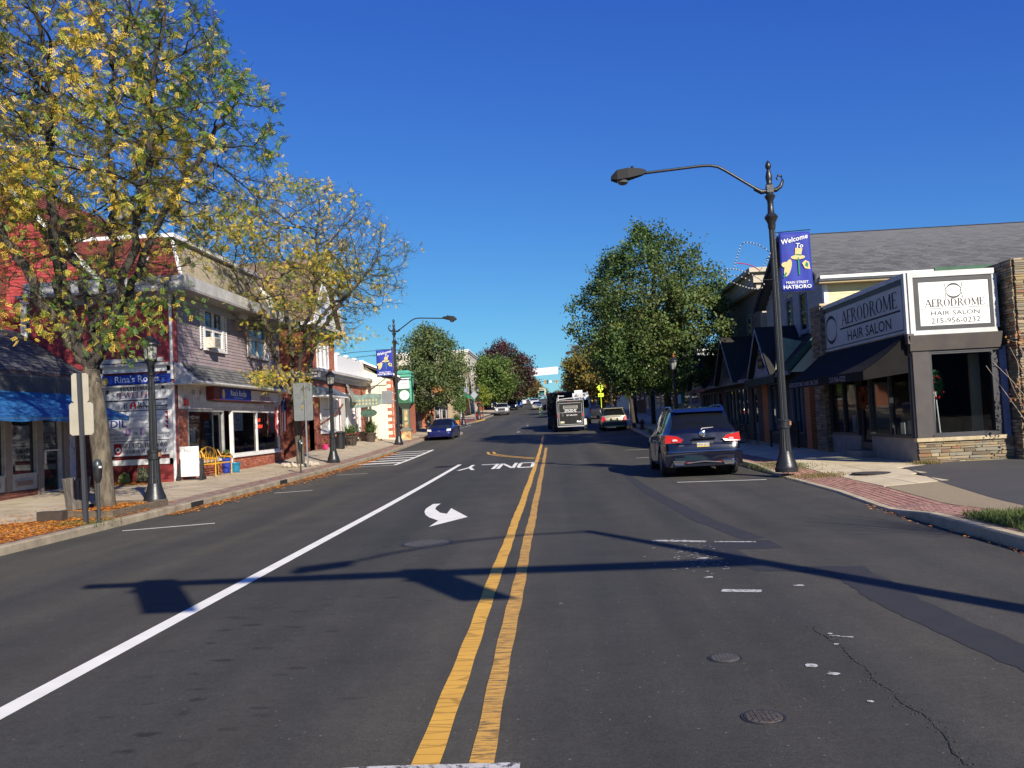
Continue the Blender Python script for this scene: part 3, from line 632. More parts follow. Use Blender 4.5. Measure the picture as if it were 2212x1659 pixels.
grass('weeds at the stone corner of the salon', around(8.95, 21.95, .15, .14), 700, .09, m=DGR)
grass('scrap of green grass in the leaves by the near left sign post', around(-9.1, 16.6, .25, .3), 900, .05, zf=zl)
# ================================================================ LEFT SIDE BUILDINGS
SHING = mat('charcoal_shingle', '4a4a4b', None, 3, .95, ramp=['4c4c4e', '5e5e5f', '6e6d6b', '545456'], bump=.5, bscale=90)
def shingles(parent, fn, n_rows, length, tab, m, name='shingle', limit=300, thick=.02, overhang=1.0):
    """fn(a,s) -> world point and roof normal; rows of tabs as separate raised pieces joined beyond the limit"""
    b = MB()
    for r in range(n_rows):
        s0, s1 = r/n_rows, (r+1)/n_rows; a = -(tab/2 if r % 2 else 0)
        while a < length-.01:
            p, q = max(a, 0)+.004, min(a+tab, length)-.004
            if q-p > .03:
                n = fn.n; b.rn = random.random(); t = thick*random.uniform(.8, 1.2)
                P = [Vector(fn(p, s0))+n*t, Vector(fn(q, s0))+n*t, Vector(fn(q, s1))+n*.003, Vector(fn(p, s1))+n*.003]
                D = [Vector(fn(p, s0)), Vector(fn(q, s0))]
                b.add(P+D, [(0, 1, 2, 3), (4, 5, 1, 0), (4, 0, 3), (5, 2, 1)])
            a += tab
    return b.build(name+'_courses', m, parent, kind='stuff')
class Slope:
    def __init__(s, p0, pa, ps): # origin (eave left), vector along eave (unit), vector up-slope (full)
        s.p, s.a, s.s = Vector(p0), Vector(pa).normalized(), Vector(ps); s.n = s.a.cross(s.s).normalized()
        if s.n.z < 0: s.n = -s.n
    def __call__(s, a, t): return s.p+s.a*a+s.s*t
# ---------------- 124: low brick shop with the blue awning
t = thing('awning_shop', 'low brick shop numbered 124 with blue canvas awning and charcoal shingle roof', 'shop', (-15.1, 24, .14))
F = W(-15.1, 14, 90); gz = .12                                      # a = y-14
st1 = mat('taupe_painted_frame', '8b7f78', '7a6e66', 4, .7); st2 = mat('pale_grey_frame', 'a9a7a6', '8f8d8c', 4, .7)
H = [(1.5, 9.7, .8, 2.9), (9.9, 11.2, .8, 2.9), (11.45, 13.35, gz, 2.9)]
b = MB(); wall(b, F, 0, 14.4, gz-.3, 3.4, [(0.6, 9.8, .4, 2.9), (9.8, 13.4, gz, 2.9)], -.3, 0); b.build('wall', MORTD, t)
it = bricks(F, 0, 11.25, gz-.1, .4, []) + bricks(F, 13.42, 14.4, gz, 2.6, [])
pieces('brick', BRKD, t, it, 300)
b = MB()                                                             # panelled bulkhead under the panes
for a0, a1 in ((5.2, 7.4), (7.55, 9.75), (10.0, 11.25)):
    b.wbox(F, a0, a1, .4, .82, -.12, -.02); b.wbox(F, a0+.22, a1-.22, .5, .7, -.02, .01)
b.build('bulkhead_panel', st2, t)
b = MB()
for a0, a1 in ((5.2, 7.4), (7.55, 9.75), (10.0, 11.25)): b.wbox(F, a0+.26, a1-.26, .53, .67, .01, .02)
b.build('bulkhead_inset', mat('mauve_panel', '7c6660'), t)
for k, (a0, a1) in enumerate(((5.2, 7.4), (7.55, 9.75), (10.0, 11.25))):
    window(t, F, a0, a1, .82, 2.9, st2, DGLASS, fw=.05, sill=False, recess=.08, proud=.02)
b = MB()
for a0, a1 in ((5.05, 5.2), (7.4, 7.55), (9.75, 10.0), (11.25, 11.5)): b.wbox(F, a0, a1, gz if a0 > 11 else .4, 2.9, -.12, .04)
b.wbox(F, 12.65, 12.95, gz, 2.9, -.12, .03); b.build('post', st1, t)
b = MB(); b.wbox(F, 12.95, 13.4, gz, 2.9, -.1, -.03); b.build('white_panel', mat('lavender_white_panel', 'b4b4c4', '9d9cab', 3, .7), t)
b = MB(); b.wbox(F, 13.05, 13.1, 1.0, 1.01, -.03, -.02)
b = MB()
for i, ch in enumerate('124'): b.text(F, 13.06+i*.12, 1.62-i*.1, -.02, ch, .2, .8)
b.build('house_number', DARK, t)
door = MB()
for q in ((11.5, 11.62, gz, 2.6), (12.4, 12.62, gz, 2.6), (11.62, 12.4, gz, gz+.16), (11.62, 12.4, 2.4, 2.6)): door.wbox(F, *q, -.1, -.02)
d_ = door.build('door', st2, t); b = MB(); b.wbox(F, 11.62, 12.4, gz+.16, 2.4, -.07, -.06); b.build('pane', DGLASS, d_)
b = MB(); b.wbox(F, 11.56, 12.35, 1.46, 1.5, -.02, .05); b.wbox(F, 11.58, 11.68, 1.1, 1.5, -.02, .03); b.build('handle', SILV, d_)
# fascia, gutter, roof
b = MB(); b.wbox(F, -1, 14.35, 2.9, 3.42, -.05, .1); b.build('fascia', mat('slate_grey_fascia', '5d6067', '4d5056', 2, .7), t)
b = MB(); b.wbox(F, -1, 14.3, 3.42, 3.62, -.05, .2); b.wbox(F, -1, 14.3, 3.6, 3.66, .1, .26); b.build('gutter', mat('grey_gutter', '55575c', '74767a', 4, .6), t)
S = Slope((-14.85, 12, 3.66), (0, 1, 0), (-2.7, 0, 1.78)); 
b = MB(); b.prism([(-14.85, 12, 3.6), (-17.6, 12, 5.42), (-22, 12, 5.42), (-22, 12, 3.0), (-15, 12, 3.0)], (0, 16.35, 0)); b.build('roof', SHING, t)
shingles(t, S, 16, 16.3, .3, SHING)
drift('fallen_leaves', 'orange leaves caught in the gutter along the shingle roof of the awning shop', lambda: (random.uniform(-15.1, -14.66), random.uniform(18, 27.9)), 1500, .04, zf=lambda x, y: 3.68+(-14.8-x)*.45 if x < -14.8 else 3.66)
# awning (hangs from the shop: part of it)
BLUE = mat('blue_canvas', '12528f', '2670aa', 1.2, .75)
aw = MB(); ya, yb = 12, 27.55; xw, xh = -15.0, -13.45
def awp(y, s): return (xw+(xh-xw)*s, y, 3.2-.78*s-.05*math.sin(PI*s))
n = 30
for i in range(n):
    y0, y1 = ya+(yb-ya)*i/n, ya+(yb-ya)*(i+1)/n
    for k in range(4): aw.poly([awp(y0, k/4), awp(y1, k/4), awp(y1, (k+1)/4), awp(y0, (k+1)/4)])
    sg = lambda y: 2.29+.025*math.sin(y*3.1)
    aw.poly([(xh, y0, 2.42), (xh, y1, 2.42), (xh, y1, sg(y1)), (xh, y0, sg(y0))])
aw.poly([awp(yb, k/4) for k in range(5)]+[(xh, yb, 2.3), (xw, yb, 2.45)])
aw = aw.build('awning', BLUE, t); so = aw.modifiers.new('s', 'SOLIDIFY'); so.thickness = .012
b = MB(); [b.tube([(xw, y, 2.5), (xh, y, 2.36)], .015, 6) for y in (14, 18, 22, 26, 27.4)]; b.tube([(xh, ya, 2.36), (xh, yb, 2.36)], .015, 6); b.build('awning_frame', GREYM, t)
# ---------------- red clapboard house with chimney, behind the shop
REDB = mat('red_clapboard', '973437', 'a03d3f', 2, .7, rnd=.06)
RSH = mat('red_roof_shingle', '7d3832', '672d27', 5, .95, bump=.6, bscale=60, rnd=.12)
t = thing('red_house', 'red clapboard house with steep red gable roof and white rake boards behind the awning shop', 'house', (-18, 29, .2))
F = W(-22, 29.0, 0)      # faces the camera; a = x+22
rakez = lambda x: 6.9+1.09*(-14.8-x)
ztop = lambda c: (0, min(7.2, -14.8-(c-6.9)/1.09+22)) if c > 6.9 else (0, 7.2)
hw = [(4.25, 5.42, 5.0, 6.6)]
b = MB(); b.prism([(-22, 29, 0), (-14.8, 29, 0), (-14.8, 29, 6.9), (-18.2, 29, 10.6), (-22, 29, 10.6-4.1)], (0, 13, 0)); b.build('wall', REDB, t)
pieces('clapboard', REDB, t, boards(F, 3.7, 7.2, 3.6, 10.4, hw, .115, ztop), 300, 'plank')
window(t, F, 4.25, 5.42, 5.0, 6.6, WHITE, DGLASS, rows=2, fw=.2, recess=-.02, proud=.08)
b = MB()
for (x0, x1) in ((-18.35, -14.65),):
    b.prism([(x0, 28.6, rakez(x0)-.02), (x1, 28.6, rakez(x1)-.02), (x1, 28.6, rakez(x1)+.2), (x0, 28.6, rakez(x0)+.2)], (0, .06, 0))
b.build('rake_board', WHITE, t)
b = MB(); b.prism([(-18.3, 28.66, rakez(-18.3)), (-14.7, 28.66, rakez(-14.7)), (-14.7, 28.66, rakez(-14.7)+.04), (-18.3, 28.66, rakez(-18.3)+.04)], (0, .34, 0)); b.build('soffit', mat('grey_soffit', '8a8a90', None), t)
b = MB(); b.prism([(-14.5, 28.62, rakez(-14.5)+.06), (-18.25, 28.62, rakez(-18.25)+.06), (-18.25, 28.62, rakez(-18.25)+.22), (-14.5, 28.62, rakez(-14.5)+.22)], (0, 13.5, 0))
b.prism([(-18.25, 28.62, 10.6), (-22.5, 28.62, 6.2), (-22.5, 28.62, 6.4), (-18.25, 28.62, 10.82)], (0, 13.5, 0)); b.build('roof', RSH, t)
S = Slope((-14.5, 28.62, rakez(-14.5)+.22), (0, 1, 0), (-3.75, 0, 3.75*1.09)); shingles(t, S, 30, 13.4, .34, RSH)
t2 = thing('brick_chimney', 'tall red brick chimney wall at the left edge of the frame behind the shop roof', 'chimney', (-19.5, 28.4, .2))
b = MB(); b.box(-21.8, -18.25, 28.0, 29.0, 0, 9.9); b.build('mortar_core', MORT, t2)
pieces('brick', mat('chimney_brick', '9a4f40', None, ramp=['7c3a2e', '94503f', '854538', '9d5c4a'], bump=.3), t2, bricks(W(-21.8, 28.0, 0), 2.4, 3.55, 5.2, 9.85, [], .215, .075)+bricks(W(-18.25, 28.0, 90), 0, 1, 5.2, 9.85), 300)
# ---------------- the rock shop: two storey frame building on the corner
t = thing('corner_shop_building', 'two storey clapboard corner building with white cornice and rock shop on its ground floor', 'building', (-13.5, 33, .2))
FX, Y0_, Y1_ = -12.3, 28.55, 39.65
F = W(FX, Y0_, 90); L_ = Y1_-Y0_                                    # street front, a = y - 28.55
S_ = W(-17.2, Y0_, 0)                                               # side wall, a = x + 17.2
TAUPE = mat('taupe_clapboard', 'a39391', '908084', 2.5, .75, rnd=.07)
g0 = .17
# core
b = MB(); b.box(-17.2, FX-.25, Y0_+.25, Y1_, 0, 6.5); core = b.build('core', DARK, t)
hole2 = [(2.0, 4.55, 4.72, 6.27), (6.75, 9.55, 4.78, 6.4)]
hs = [(.75, 3.95, .83, 2.6), (4.85, 10.6, .88, 2.62)]
b = MB(); wall(b, F, 0, L_, 3.4, 6.5, hole2, -.22, 0); b.build('upper_wall', TAUPE, t)
pieces('clapboard', TAUPE, t, boards(F, .12, L_-.02, 4.05, 6.4, hole2, .118), 300, 'plank')
b = MB(); wall(b, S_, 0, 4.9, -.1, 6.5, [], -.2, 0); b.build('side_wall', REDB, t)
sideh = [(2.35, 4.82, .8, 4.05)]
pieces('clapboard', REDB, t, boards(S_, 1.2, 4.75, .8, 6.4, sideh, .125), 300, 'plank')
b = MB(); b.wbox(S_, 2.3, 4.9, .15, .84, 0, .03); b.build('red_base', mat('red_base_board', '8a3230', '7a2a2a', 2, .75), t)
b = MB(); b.wbox(S_, 2.3, 4.9, .36, .39, .03, .05); b.build('base_rail', mat('red_rail', '8a3230'), t)
# corner trims
b = MB(); b.wbox(S_, 4.72, 4.9, .3, 6.4, 0, .05); b.wbox(F, 0, .12, 2.6, 6.4, 0, .03); b.build('corner_board', mat('dusty_red_board', '93474a', '84403f', 3, .7), t)
b = MB(); b.tube([S_.pt(4.8, 6.4, .1), S_.pt(4.8, 3.6, .1)], .05, 8); b.tube([S_.pt(4.82, 3.45, .1), S_.pt(4.8, .2, .1)], .05, 8); b.build('downpipe', WHITE, t)
# shop front ground floor
b = MB(); wall(b, F, 0, L_, 0, 3.5, hs+[(3.95, 4.85, g0, 2.6)], -.22, 0); b.build('lower_wall', OLDWHITE, t)
b = MB(); wall(b, F, 0, L_, 0, .75, [(3.95, 4.85, 0, .75)], 0, .03); b.wbox(F, 0, .7, .7, 2.6, 0, .03); b.wbox(F, 10.65, L_, .7, 2.6, 0, .03); b.build('brick_backing', MORT, t)
F3 = W(FX+.03, Y0_, 90)
pieces('brick', BRK, t, bricks(F3, 0, 3.9, .12, .74, [])+bricks(F3, 4.9, L_, .12, .8, [])+bricks(F3, 0, .66, .74, 2.58)+bricks(F3, 10.68, L_, .8, 2.58), 300)
b = MB(); b.wbox(F, .7, 3.98, .75, .83, -.05, .1); b.wbox(F, 4.85, 10.65, .8, .88, -.05, .1); b.build('window_sill', WHITE, t)
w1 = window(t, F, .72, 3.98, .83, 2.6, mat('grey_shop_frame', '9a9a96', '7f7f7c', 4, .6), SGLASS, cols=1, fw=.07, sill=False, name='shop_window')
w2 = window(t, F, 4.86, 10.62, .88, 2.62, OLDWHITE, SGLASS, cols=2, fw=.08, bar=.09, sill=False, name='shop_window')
# shop interior: floor, back wall, lights
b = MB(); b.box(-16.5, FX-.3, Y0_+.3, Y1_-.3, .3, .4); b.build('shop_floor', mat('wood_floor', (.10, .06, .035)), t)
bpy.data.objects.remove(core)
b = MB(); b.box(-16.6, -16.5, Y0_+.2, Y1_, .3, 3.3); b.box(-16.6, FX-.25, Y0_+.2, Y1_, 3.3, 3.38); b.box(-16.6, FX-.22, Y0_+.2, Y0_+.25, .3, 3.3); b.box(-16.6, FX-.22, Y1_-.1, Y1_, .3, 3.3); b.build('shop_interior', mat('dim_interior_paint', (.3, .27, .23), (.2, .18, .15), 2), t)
d_ = MB(); 
for q in ((3.98, 4.1, g0, 2.6), (4.74, 4.86, g0, 2.6), (4.1, 4.74, 2.45, 2.6), (4.1, 4.74, g0, g0+.25)): d_.wbox(F, *q, -.5, -.42)
d_ = d_.build('door', WHITE, t); b = MB(); b.wbox(F, 4.1, 4.74, g0+.25, 2.45, -.47, -.46); b.build('pane', DGLASS, d_)
# vertical board fascia over the shop
b = MB(); b.wbox(F, .0, L_, 2.62, 3.46, .0, .06); 
for k in range(74): b.wbox(F, .05+k*.15, .06+k*.15, 2.64, 3.44, .06, .068)
b.build('fascia', mat('greyed_white_boards', 'cbc4bc', 'b0a9a2', 3, .8), t)
SB = MB(); SB.wbox(F, 2.3, 9.7, 2.95, 3.42, .06, .34); sbx = SB.build('sign_box', mat('maroon_sign_box', '6e1c22', '5a161c', 3, .5), t)
b = MB(); b.wbox(F, 2.95, 6.15, 2.98, 3.39, .34, .352); p = b.build('sign_panel', mat('sign_blue', '1f3f9e', None), sbx)
b = MB(); b.text(F, 4.75, 3.13, .356, "Rina's Rocks", .3, 1.12, bold=.012); b.text(F, 4.7, 3.03, .356, 'Crystals Fossils Jewelry', .09, 1.1); b.build('lettering', mat('sign_white', (.75, .75, .75)), sbx)
b = MB(); b.disc(F, 3.2, 3.18, .356, .13, .18); b.build('emblem', mat('sign_gold', (.75, .5, .12)), sbx)
b = MB(); b.wbox(F, 6.18, 9.66, 2.98, 3.39, .34, .352); b.build('sign_panel', mat('pale_sign', 'c9c3be', None), sbx)
b = MB(); b.serif(F, 7.9, 3.24, .358, 'HATBORO', .1, 1.35); b.build('lettering', mat('sign_black', (.03, .03, .035)), sbx)
b = MB(); b.serif(F, 7.9, 3.02, .358, 'JEWELERS', .17, 1.5, wt=1.5); b.build('lettering', mat('sign_mauve', '8a4a5c'), sbx)
b = MB()
for a_, s_ in ((1.15, '120'), (1.75, '5B'), (10.0, '120'), (10.5, '5A')): b.text(F, a_, 3.12, .07, s_, .22, .9)
b.build('house_number', mat('sign_black', (.03, .03, .035)), t)
b = MB(); b.wbox(F, .35, .6, 2.72, 2.95, .06, .14); b.build('alarm_box', RED, t)
b = MB(); b.wbox(F, 2.4, 8.4, 2.74, 2.9, .06, .1); b.build('sign_shelf', OLDWHITE, t)
# pent roof
b = MB(); b.prism([(FX, Y0_-.15, 4.12), (FX+.62, Y0_-.15, 3.5), (FX+.62, Y0_-.15, 3.44), (FX, Y0_-.15, 3.44)], (0, L_+.2, 0)); b.build('pent_roof', mat('white_roof_cheek', 'c2bcb4'), t)
S = Slope((FX+.64, Y0_+.35, 3.5), (0, 1, 0), (-.62, 0, .66)); shingles(t, S, 6, L_-.4, .32, SHING)
b = MB(); b.prism([(FX, Y0_-.17, 4.14), (FX+.6, Y0_-.17, 3.52), (FX+.02, Y0_+.4, 4.16)], (0, -.01, 0)); b.tube([(FX+.68, Y0_-.3, 3.47), (FX+.68, Y1_+.1, 3.47)], .055, 8); b.wbox(S_, 2.3, 5.6, 3.4, 3.46, 0, .3); b.build('pent_gutter', mat('white_gutter', 'c9c6c0', 'a9a6a0', 4, .5), t)
# upper windows with shutters and air conditioner
for (a0, a1, c0, c1, ac) in ((2.35, 4.2, 4.8, 6.27, 1), (7.15, 9.15, 4.86, 6.38, 0)):
    window(t, F, a0, a1, c0, c1, OLDWHITE, mat('sky_window_glass', (.03, .04, .05), rough=.03, spec=1.0), cols=2, rows=2, fw=.1, bar=.14, recess=.02, proud=.06)
    for s0 in (a0-.33, a1+.02):
        b = MB(); b.wbox(F, s0, s0+.05, c0-.05, c1+.03, .02, .06); b.wbox(F, s0+.26, s0+.31, c0-.05, c1+.03, .02, .06)
        for k in range(18): b.wbox(F, s0+.05, s0+.26, c0+.0+k*(c1-c0)/18, c0+.045+k*(c1-c0)/18, .02, .05)
        b.build('shutter', OLDWHITE, t)
b = MB(); b.wbox(F, 2.45, 3.0, 4.82, 5.2, .0, .38); o = b.build('air_conditioner', mat('cream_plastic', 'c9c2b4', 'a39c90', 8), t)
b = MB(); [b.wbox(F, 2.5, 2.95, 4.86+k*.045, 4.875+k*.045, .38, .388) for k in range(7)]; b.build('grille', DARK, o)
b = MB(); b.wbox(F, 5.75, 6.25, 6.28, 6.5, .02, .3); b.build('wall_box', OLDWHITE, t)
# cornice: soffit, fascia, low parapet with its slanted face
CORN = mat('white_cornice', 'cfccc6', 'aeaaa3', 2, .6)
b = MB(); b.box(-17.2, FX+.78, Y0_-.78, Y1_+.2, 6.42, 6.5); b.build('soffit', mat('shaded_soffit_paint', '9a9692', '87837f', 2, .8), t)  # soffit in a greyer paint than the cornice
b = MB(); b.wbox(F, 0, L_, 6.15, 6.42, 0, .1); b.wbox(S_, 1, 4.9, 6.2, 6.42, 0, .1); b.build('frieze', mat('grey_frieze', 'a5a09c', None), t)
b = MB(); b.prism([(FX+.78, Y0_-.78, 6.5), (FX+.82, Y0_-.82, 6.86), (FX+.5, Y0_-.5, 6.95), (FX+.5, Y0_-.5, 6.5)], (0, L_+1, 0)); b.prism([(-16.9, Y0_-.78, 6.5), (-16.9, Y0_-.82, 6.86), (-16.9, Y0_-.5, 6.95), (-16.9, Y0_-.5, 6.5)], (17.7+FX-.1, 0, 0)); b.build('cornice', CORN, t)
b = MB(); b.box(-17, FX+.5, Y0_-.5, Y1_, 6.5, 6.8); b.build('flat_roof', mat('roof_membrane', '5f5d5b'), t)
# mansard storey behind the cornice: red face to the camera, beige face to the street
b = MB(); b.prism([(-15.9, 28.9, 6.8), (-12.15, 28.9, 6.8), (-12.75, 29.5, 8.5), (-15.9, 29.5, 8.5)], (0, .3, 0)); b.box(-16, -12.9, 29.2, 38.3, 6.8, 8.48); b.build('mansard_core', RSH, t)
S = Slope((-15.9, 28.88, 6.82), (1, 0, 0), (.0, .6, 1.7))
b = MB()
for r in range(15):
    s0, s1 = r/15, (r+1)/15; x1 = -12.15-.6*s0
    b.rn = random.random(); b.add([(-15.9, 28.85+.6*s0, 6.82+1.7*s0), (x1, 28.85+.6*s0, 6.82+1.7*s0), (x1-.04, 28.88+.6*s1, 6.82+1.7*s1), (-15.9, 28.88+.6*s1, 6.82+1.7*s1), (-15.9, 28.88+.6*s0, 6.82+1.7*s0), (x1, 28.88+.6*s0, 6.82+1.7*s0)], [(0, 1, 2, 3), (4, 5, 1, 0)])
b.build('mansard_shingle_courses', RSH, t, kind='stuff')
b = MB(); b.prism([(-12.12, 28.9, 6.8), (-12.12, 38.5, 6.8), (-12.72, 38, 8.5), (-12.72, 29.5, 8.5)], (-.2, 0, 0)); b.build('mansard_side', mat('beige_shingle', 'a99c84', '8f836c', 6, .9, bump=.5), t)
b = MB(); b.tube([(-12.1, 28.85, 6.8), (-12.7, 29.45, 8.5)], .06, 6); b.box(-16, -12.55, 29.25, 38.5, 8.48, 8.62); b.tube([(-13.7, 28.75, 6.9), (-13.35, 29.3, 8.0)], .03, 6); b.build('mansard_trim', WHITE, t)
# --- sign boards on the side wall (each a thing)
SG = W(-17.2, Y0_-.03, 0)
b = MB()
for a0, a1, c0, c1 in ((2.36, 2.46, .84, 4.05), (4.62, 4.78, .84, 4.05), (2.36, 4.78, .84, 1.02), (2.36, 4.78, 3.88, 4.08)): b.wbox(SG, a0, a1, c0, c1, 0, .05)
b.build('sign_frame', WHITE, t)
b = MB(); b.wbox(SG, 2.46, 4.62, 1.02, 3.88, -.0, .015); b.build('sign_backboard', mat('maroon_backboard', '6b2026', '5a1a20', 2, .6), t)
b = MB(); b.wbox(SG, 2.2, 4.72, 4.08, 4.16, 0, .2); b.wbox(SG, 2.2, 4.5, 4.2, 4.34, .0, .1); b.build('sign_light_hood', mat('white_metal_hood', 'bdbab6', '9d9a96', 3, .5), t)
SW = mat('sign_white_board', 'd8d9da', 'c9cacc', 3, .6); SK = mat('sign_black', (.03, .03, .035)); SBL = mat('sign_blue2', '1b3f96'); SWH = mat('sign_white', (.75, .75, .75)); SRD = mat('sign_red', '9a1c2a')
def board(label, a0, a1, c0, c1, m, fn, tilt=0, d=.05, Wf=None):
    Wf = Wf or SG
    tt = thing('sign_board', label, 'sign', Wf.pt((a0+a1)/2, c0, d), 'sign boards on the red side wall'); b = MB(); b.wbox(Wf, a0, a1, c0, c1, d, d+.025); pb = b.build('panel', m, tt); fn(tt, Wf, d+.028); return tt
def f1(tt, Wf, d):
    b = MB(); b.text(Wf, 3.62, 3.56, d, "Rina's Rocks", .3, 1.0, bold=.012); b.build('lettering', SWH, tt)
    b = MB(); [b.text(Wf, 4.38, 3.72-.075*i, d, s, .06, align='LEFT') for i, s in enumerate(('Crystals', 'Fossils', 'Jewelry', 'Gifts'))]; b.build('lettering', mat('sign_pale_blue', '8ea4d8'), tt)
    b = MB(); b.disc(Wf, 2.56, 3.62, d, .1, .13); b.disc(Wf, 2.5, 3.57, d+.002, .07, .05); b.build('emblem', mat('sign_gold', (.75, .5, .12)), tt)
board('blue board reading Rina\'s Rocks at the top of the stack on the red side wall', 2.46, 4.78, 3.5, 3.8, mat('sign_blue', '1f3f9e', None), f1)
def hat(b, Wf, a, c, d, s, tilt=0):
    b.wpoly(Wf, [(a-s*.3, c), (a+s*.3, c), (a+s*.36, c+s*.75), (a-s*.36, c+s*.75)], d); b.wpoly(Wf, [(a-s*.6, c-s*.12), (a+s*.6, c-s*.12), (a+s*.6, c+s*.03), (a-s*.6, c+s*.03)], d+.001)
def f2(tt, Wf, d):
    b = MB(); b.serif(Wf, 3.55, 3.27, d, 'HATBORO', .16, 1.15, wt=1.4); hat(b, Wf, 2.62, 3.22, d, .14); hat(b, Wf, 4.48, 3.32, d, .14); b.build('lettering', SK, tt)
    b = MB(); b.serif(Wf, 3.55, 3.04, d, 'JEWELERS', .19, 1.3, wt=1.7); b.build('lettering', mat('sign_mauve_faded', '9a6a74'), tt)
board('weathered white board reading Hatboro Jewelers in black and faded mauve', 2.48, 4.64, 2.98, 3.46, SW, f2)
def f3(tt, Wf, d):
    b = MB(); b.text(Wf, 3.02, 2.78, d, 'the', .1, rot=90); b.serif(Wf, 3.22, 2.68, d, 'B', .22, wt=1.2); b.serif(Wf, 3.62, 2.68, d, 'RN', .22, align='LEFT', wt=1.2); b.text(Wf, 4.42, 2.82, d, 'Suite 2A', .075); b.text(Wf, 4.4, 2.73, d, 'Old Barn Mall', .075); b.text(Wf, 4.42, 2.655, d, '215-443-9337', .055); b.build('lettering', SK, tt)
    b = MB(); b.wpoly(Wf, [(3.36, 2.68), (3.58, 2.68), (3.58, 2.82), (3.53, 2.89), (3.47, 2.91), (3.41, 2.89), (3.36, 2.82)], d); b.build('barn_emblem', mat('sign_barn_red', 'b02a28'), tt)
    b = MB(); b.wpoly(Wf, [(3.43, 2.68), (3.51, 2.68), (3.51, 2.76), (3.43, 2.76)], d+.002); b.wpoly(Wf, [(3.45, 2.8), (3.49, 2.8), (3.49, 2.85), (3.45, 2.85)], d+.002); b.build('barn_door', SWH, tt)
board('pale board reading the Barn with a small red barn for its letter A', 2.48, 4.76, 2.63, 2.94, mat('sign_pale_grey', 'b6b9bf'), f3)
def f4(tt, Wf, d):
    b = MB(); b.text(Wf, 2.95, 2.09, d, 'DIL', .34, 1.1, bold=.02); b.build('lettering', SBL, tt)
    b = MB(); [b.text(Wf, 3.9, 2.42-.13*i, d, s, .075) for i, s in enumerate(('DIL, Inc. Group Insurance Advisors', 'Group Health Group Life Disability', 'www.dilinc.com'))]; b.build('lettering', mat('sign_grey_ink', '55565e'), tt)
    b = MB(); [b.wpoly(Wf, [(4.5, 2.56-.15*k), (4.62, 2.56-.15*k), (4.62, 2.41-.15*k)], d) for k in range(4)]; b.build('notched_edge', SRD, tt)
board('white insurance board with big blue letters partly hidden by the blue awning', 2.48, 4.62, 2.05, 2.6, SW, f4)
def f5(tt, Wf, d):
    b = MB(); b.text(Wf, 2.75, 1.82, d, 'MontCo', .16, align='CENTER'); b.text(Wf, 3.52, 1.82, d, 'PR', .14); b.text(Wf, 3.86, 1.82, d, 'nc', .16); b.text(Wf, 3.25, 1.69, d, '215-908-7476  montcocpr.com', .115, .95); b.text(Wf, 4.46, 1.82, d, 'Learn CPR', .085); b.text(Wf, 4.46, 1.71, d, 'Save A Life !', .085); b.build('lettering', SK, tt)
    b = MB(); b.wbox(Wf, 3.16, 3.36, 1.79, 2.03, .001+d-.01, d-.0005+.001); b.wbox(Wf, 3.66, 3.76, 1.82, 2.03, d-.01, d+.0005); b.build('lettering_block', mat('sign_lilac', 'a98fb8'), tt)
    b = MB(); b.serif(Wf, 3.26, 1.82, d+.003, 'C', .2); b.serif(Wf, 3.71, 1.84, d+.003, 'I', .17); b.build('lettering', mat('sign_purple', '4a1f4a'), tt)
board('white board for a CPR training firm with lilac capital letters', 2.44, 4.7, 1.64, 2.04, SW, f5)
def f6(tt, Wf, d):
    b = MB(); b.serif(Wf, 3.82, 1.4, d, 'GREATER HATBORO', .16, .88, wt=1.5); b.serif(Wf, 3.82, 1.22, d, 'CHAMBER OF COMMERCE', .12, .88, wt=1.5); b.build('lettering', SK, tt)
    b = MB(); b.wpoly(Wf, [(2.78, 1.56), (3.05, 1.56), (3.05, 1.3), (2.98, 1.2), (2.9, 1.17), (2.82, 1.2), (2.78, 1.3)], d); b.build('shield', SRD, tt)
    b = MB(); b.disc(Wf, 2.92, 1.35, d+.002, .09); b.build('shield_disc', SWH, tt); b = MB(); hat(b, Wf, 2.92, 1.32, d+.004, .09); b.build('hat_emblem', SK, tt)
board('white board reading Greater Hatboro Chamber of Commerce at the bottom of the stack', 2.5, 4.64, 1.15, 1.62, SW, f6)
# --- things in and before the rock shop
PX = W(FX+.02-.12, Y0_, 90)
def poster(label, a0, a1, c0, c1, m, fn=None):
    tt = thing('window_poster', label, 'poster', PX.pt(a0, c0, 0)); b = MB(); b.wbox(PX, a0, a1, c0, c1, 0, .006); b.build('sheet', m, tt)
    if fn: fn(tt, PX, .008)
    return tt
def pf1(tt, Wf, d):
    b = MB(); b.text(Wf, 5.75, 2.02, d, 'SUPPORT YOUR', .11, .9); b.text(Wf, 5.75, 1.9, d, 'LOCAL POLICE', .11, .9); b.build('lettering', SBL, tt)
    b = MB(); [b.disc(Wf, 5.75, 2.38, d+.001*i, r) for i, r in ((0, .17),)]; b.build('seal', SBL, tt); b = MB(); b.disc(Wf, 5.75, 2.38, d+.003, .12); b.build('seal_centre', SWH, tt)
poster('white poster with a round blue seal in the middle shop window', 5.15, 6.35, 1.82, 2.6, SW, pf1)
def pf2(tt, Wf, d):
    b = MB(); b.text(Wf, 2.65, 2.12, d, "RINA'S", .14); b.text(Wf, 2.65, 1.98, d, 'ROCKS', .14); b.text(Wf, 2.75, 1.72, d, 'rinasrocks.com', .08); b.text(Wf, 2.95, 1.6, d, 'Crystals', .06); b.text(Wf, 2.95, 1.5, d, 'Fossils', .06); b.build('lettering', SWH, tt)
poster('tall dark poster for the rock shop in the left shop window', 2.3, 3.1, 1.3, 2.25, mat('poster_teal', '2c4654'), pf2)
poster('plain pale notice taped inside the left shop window', 1.25, 1.6, 1.5, 1.95, SW)
EM = mat('red_neon', (1, .06, .03), emit=3.0)
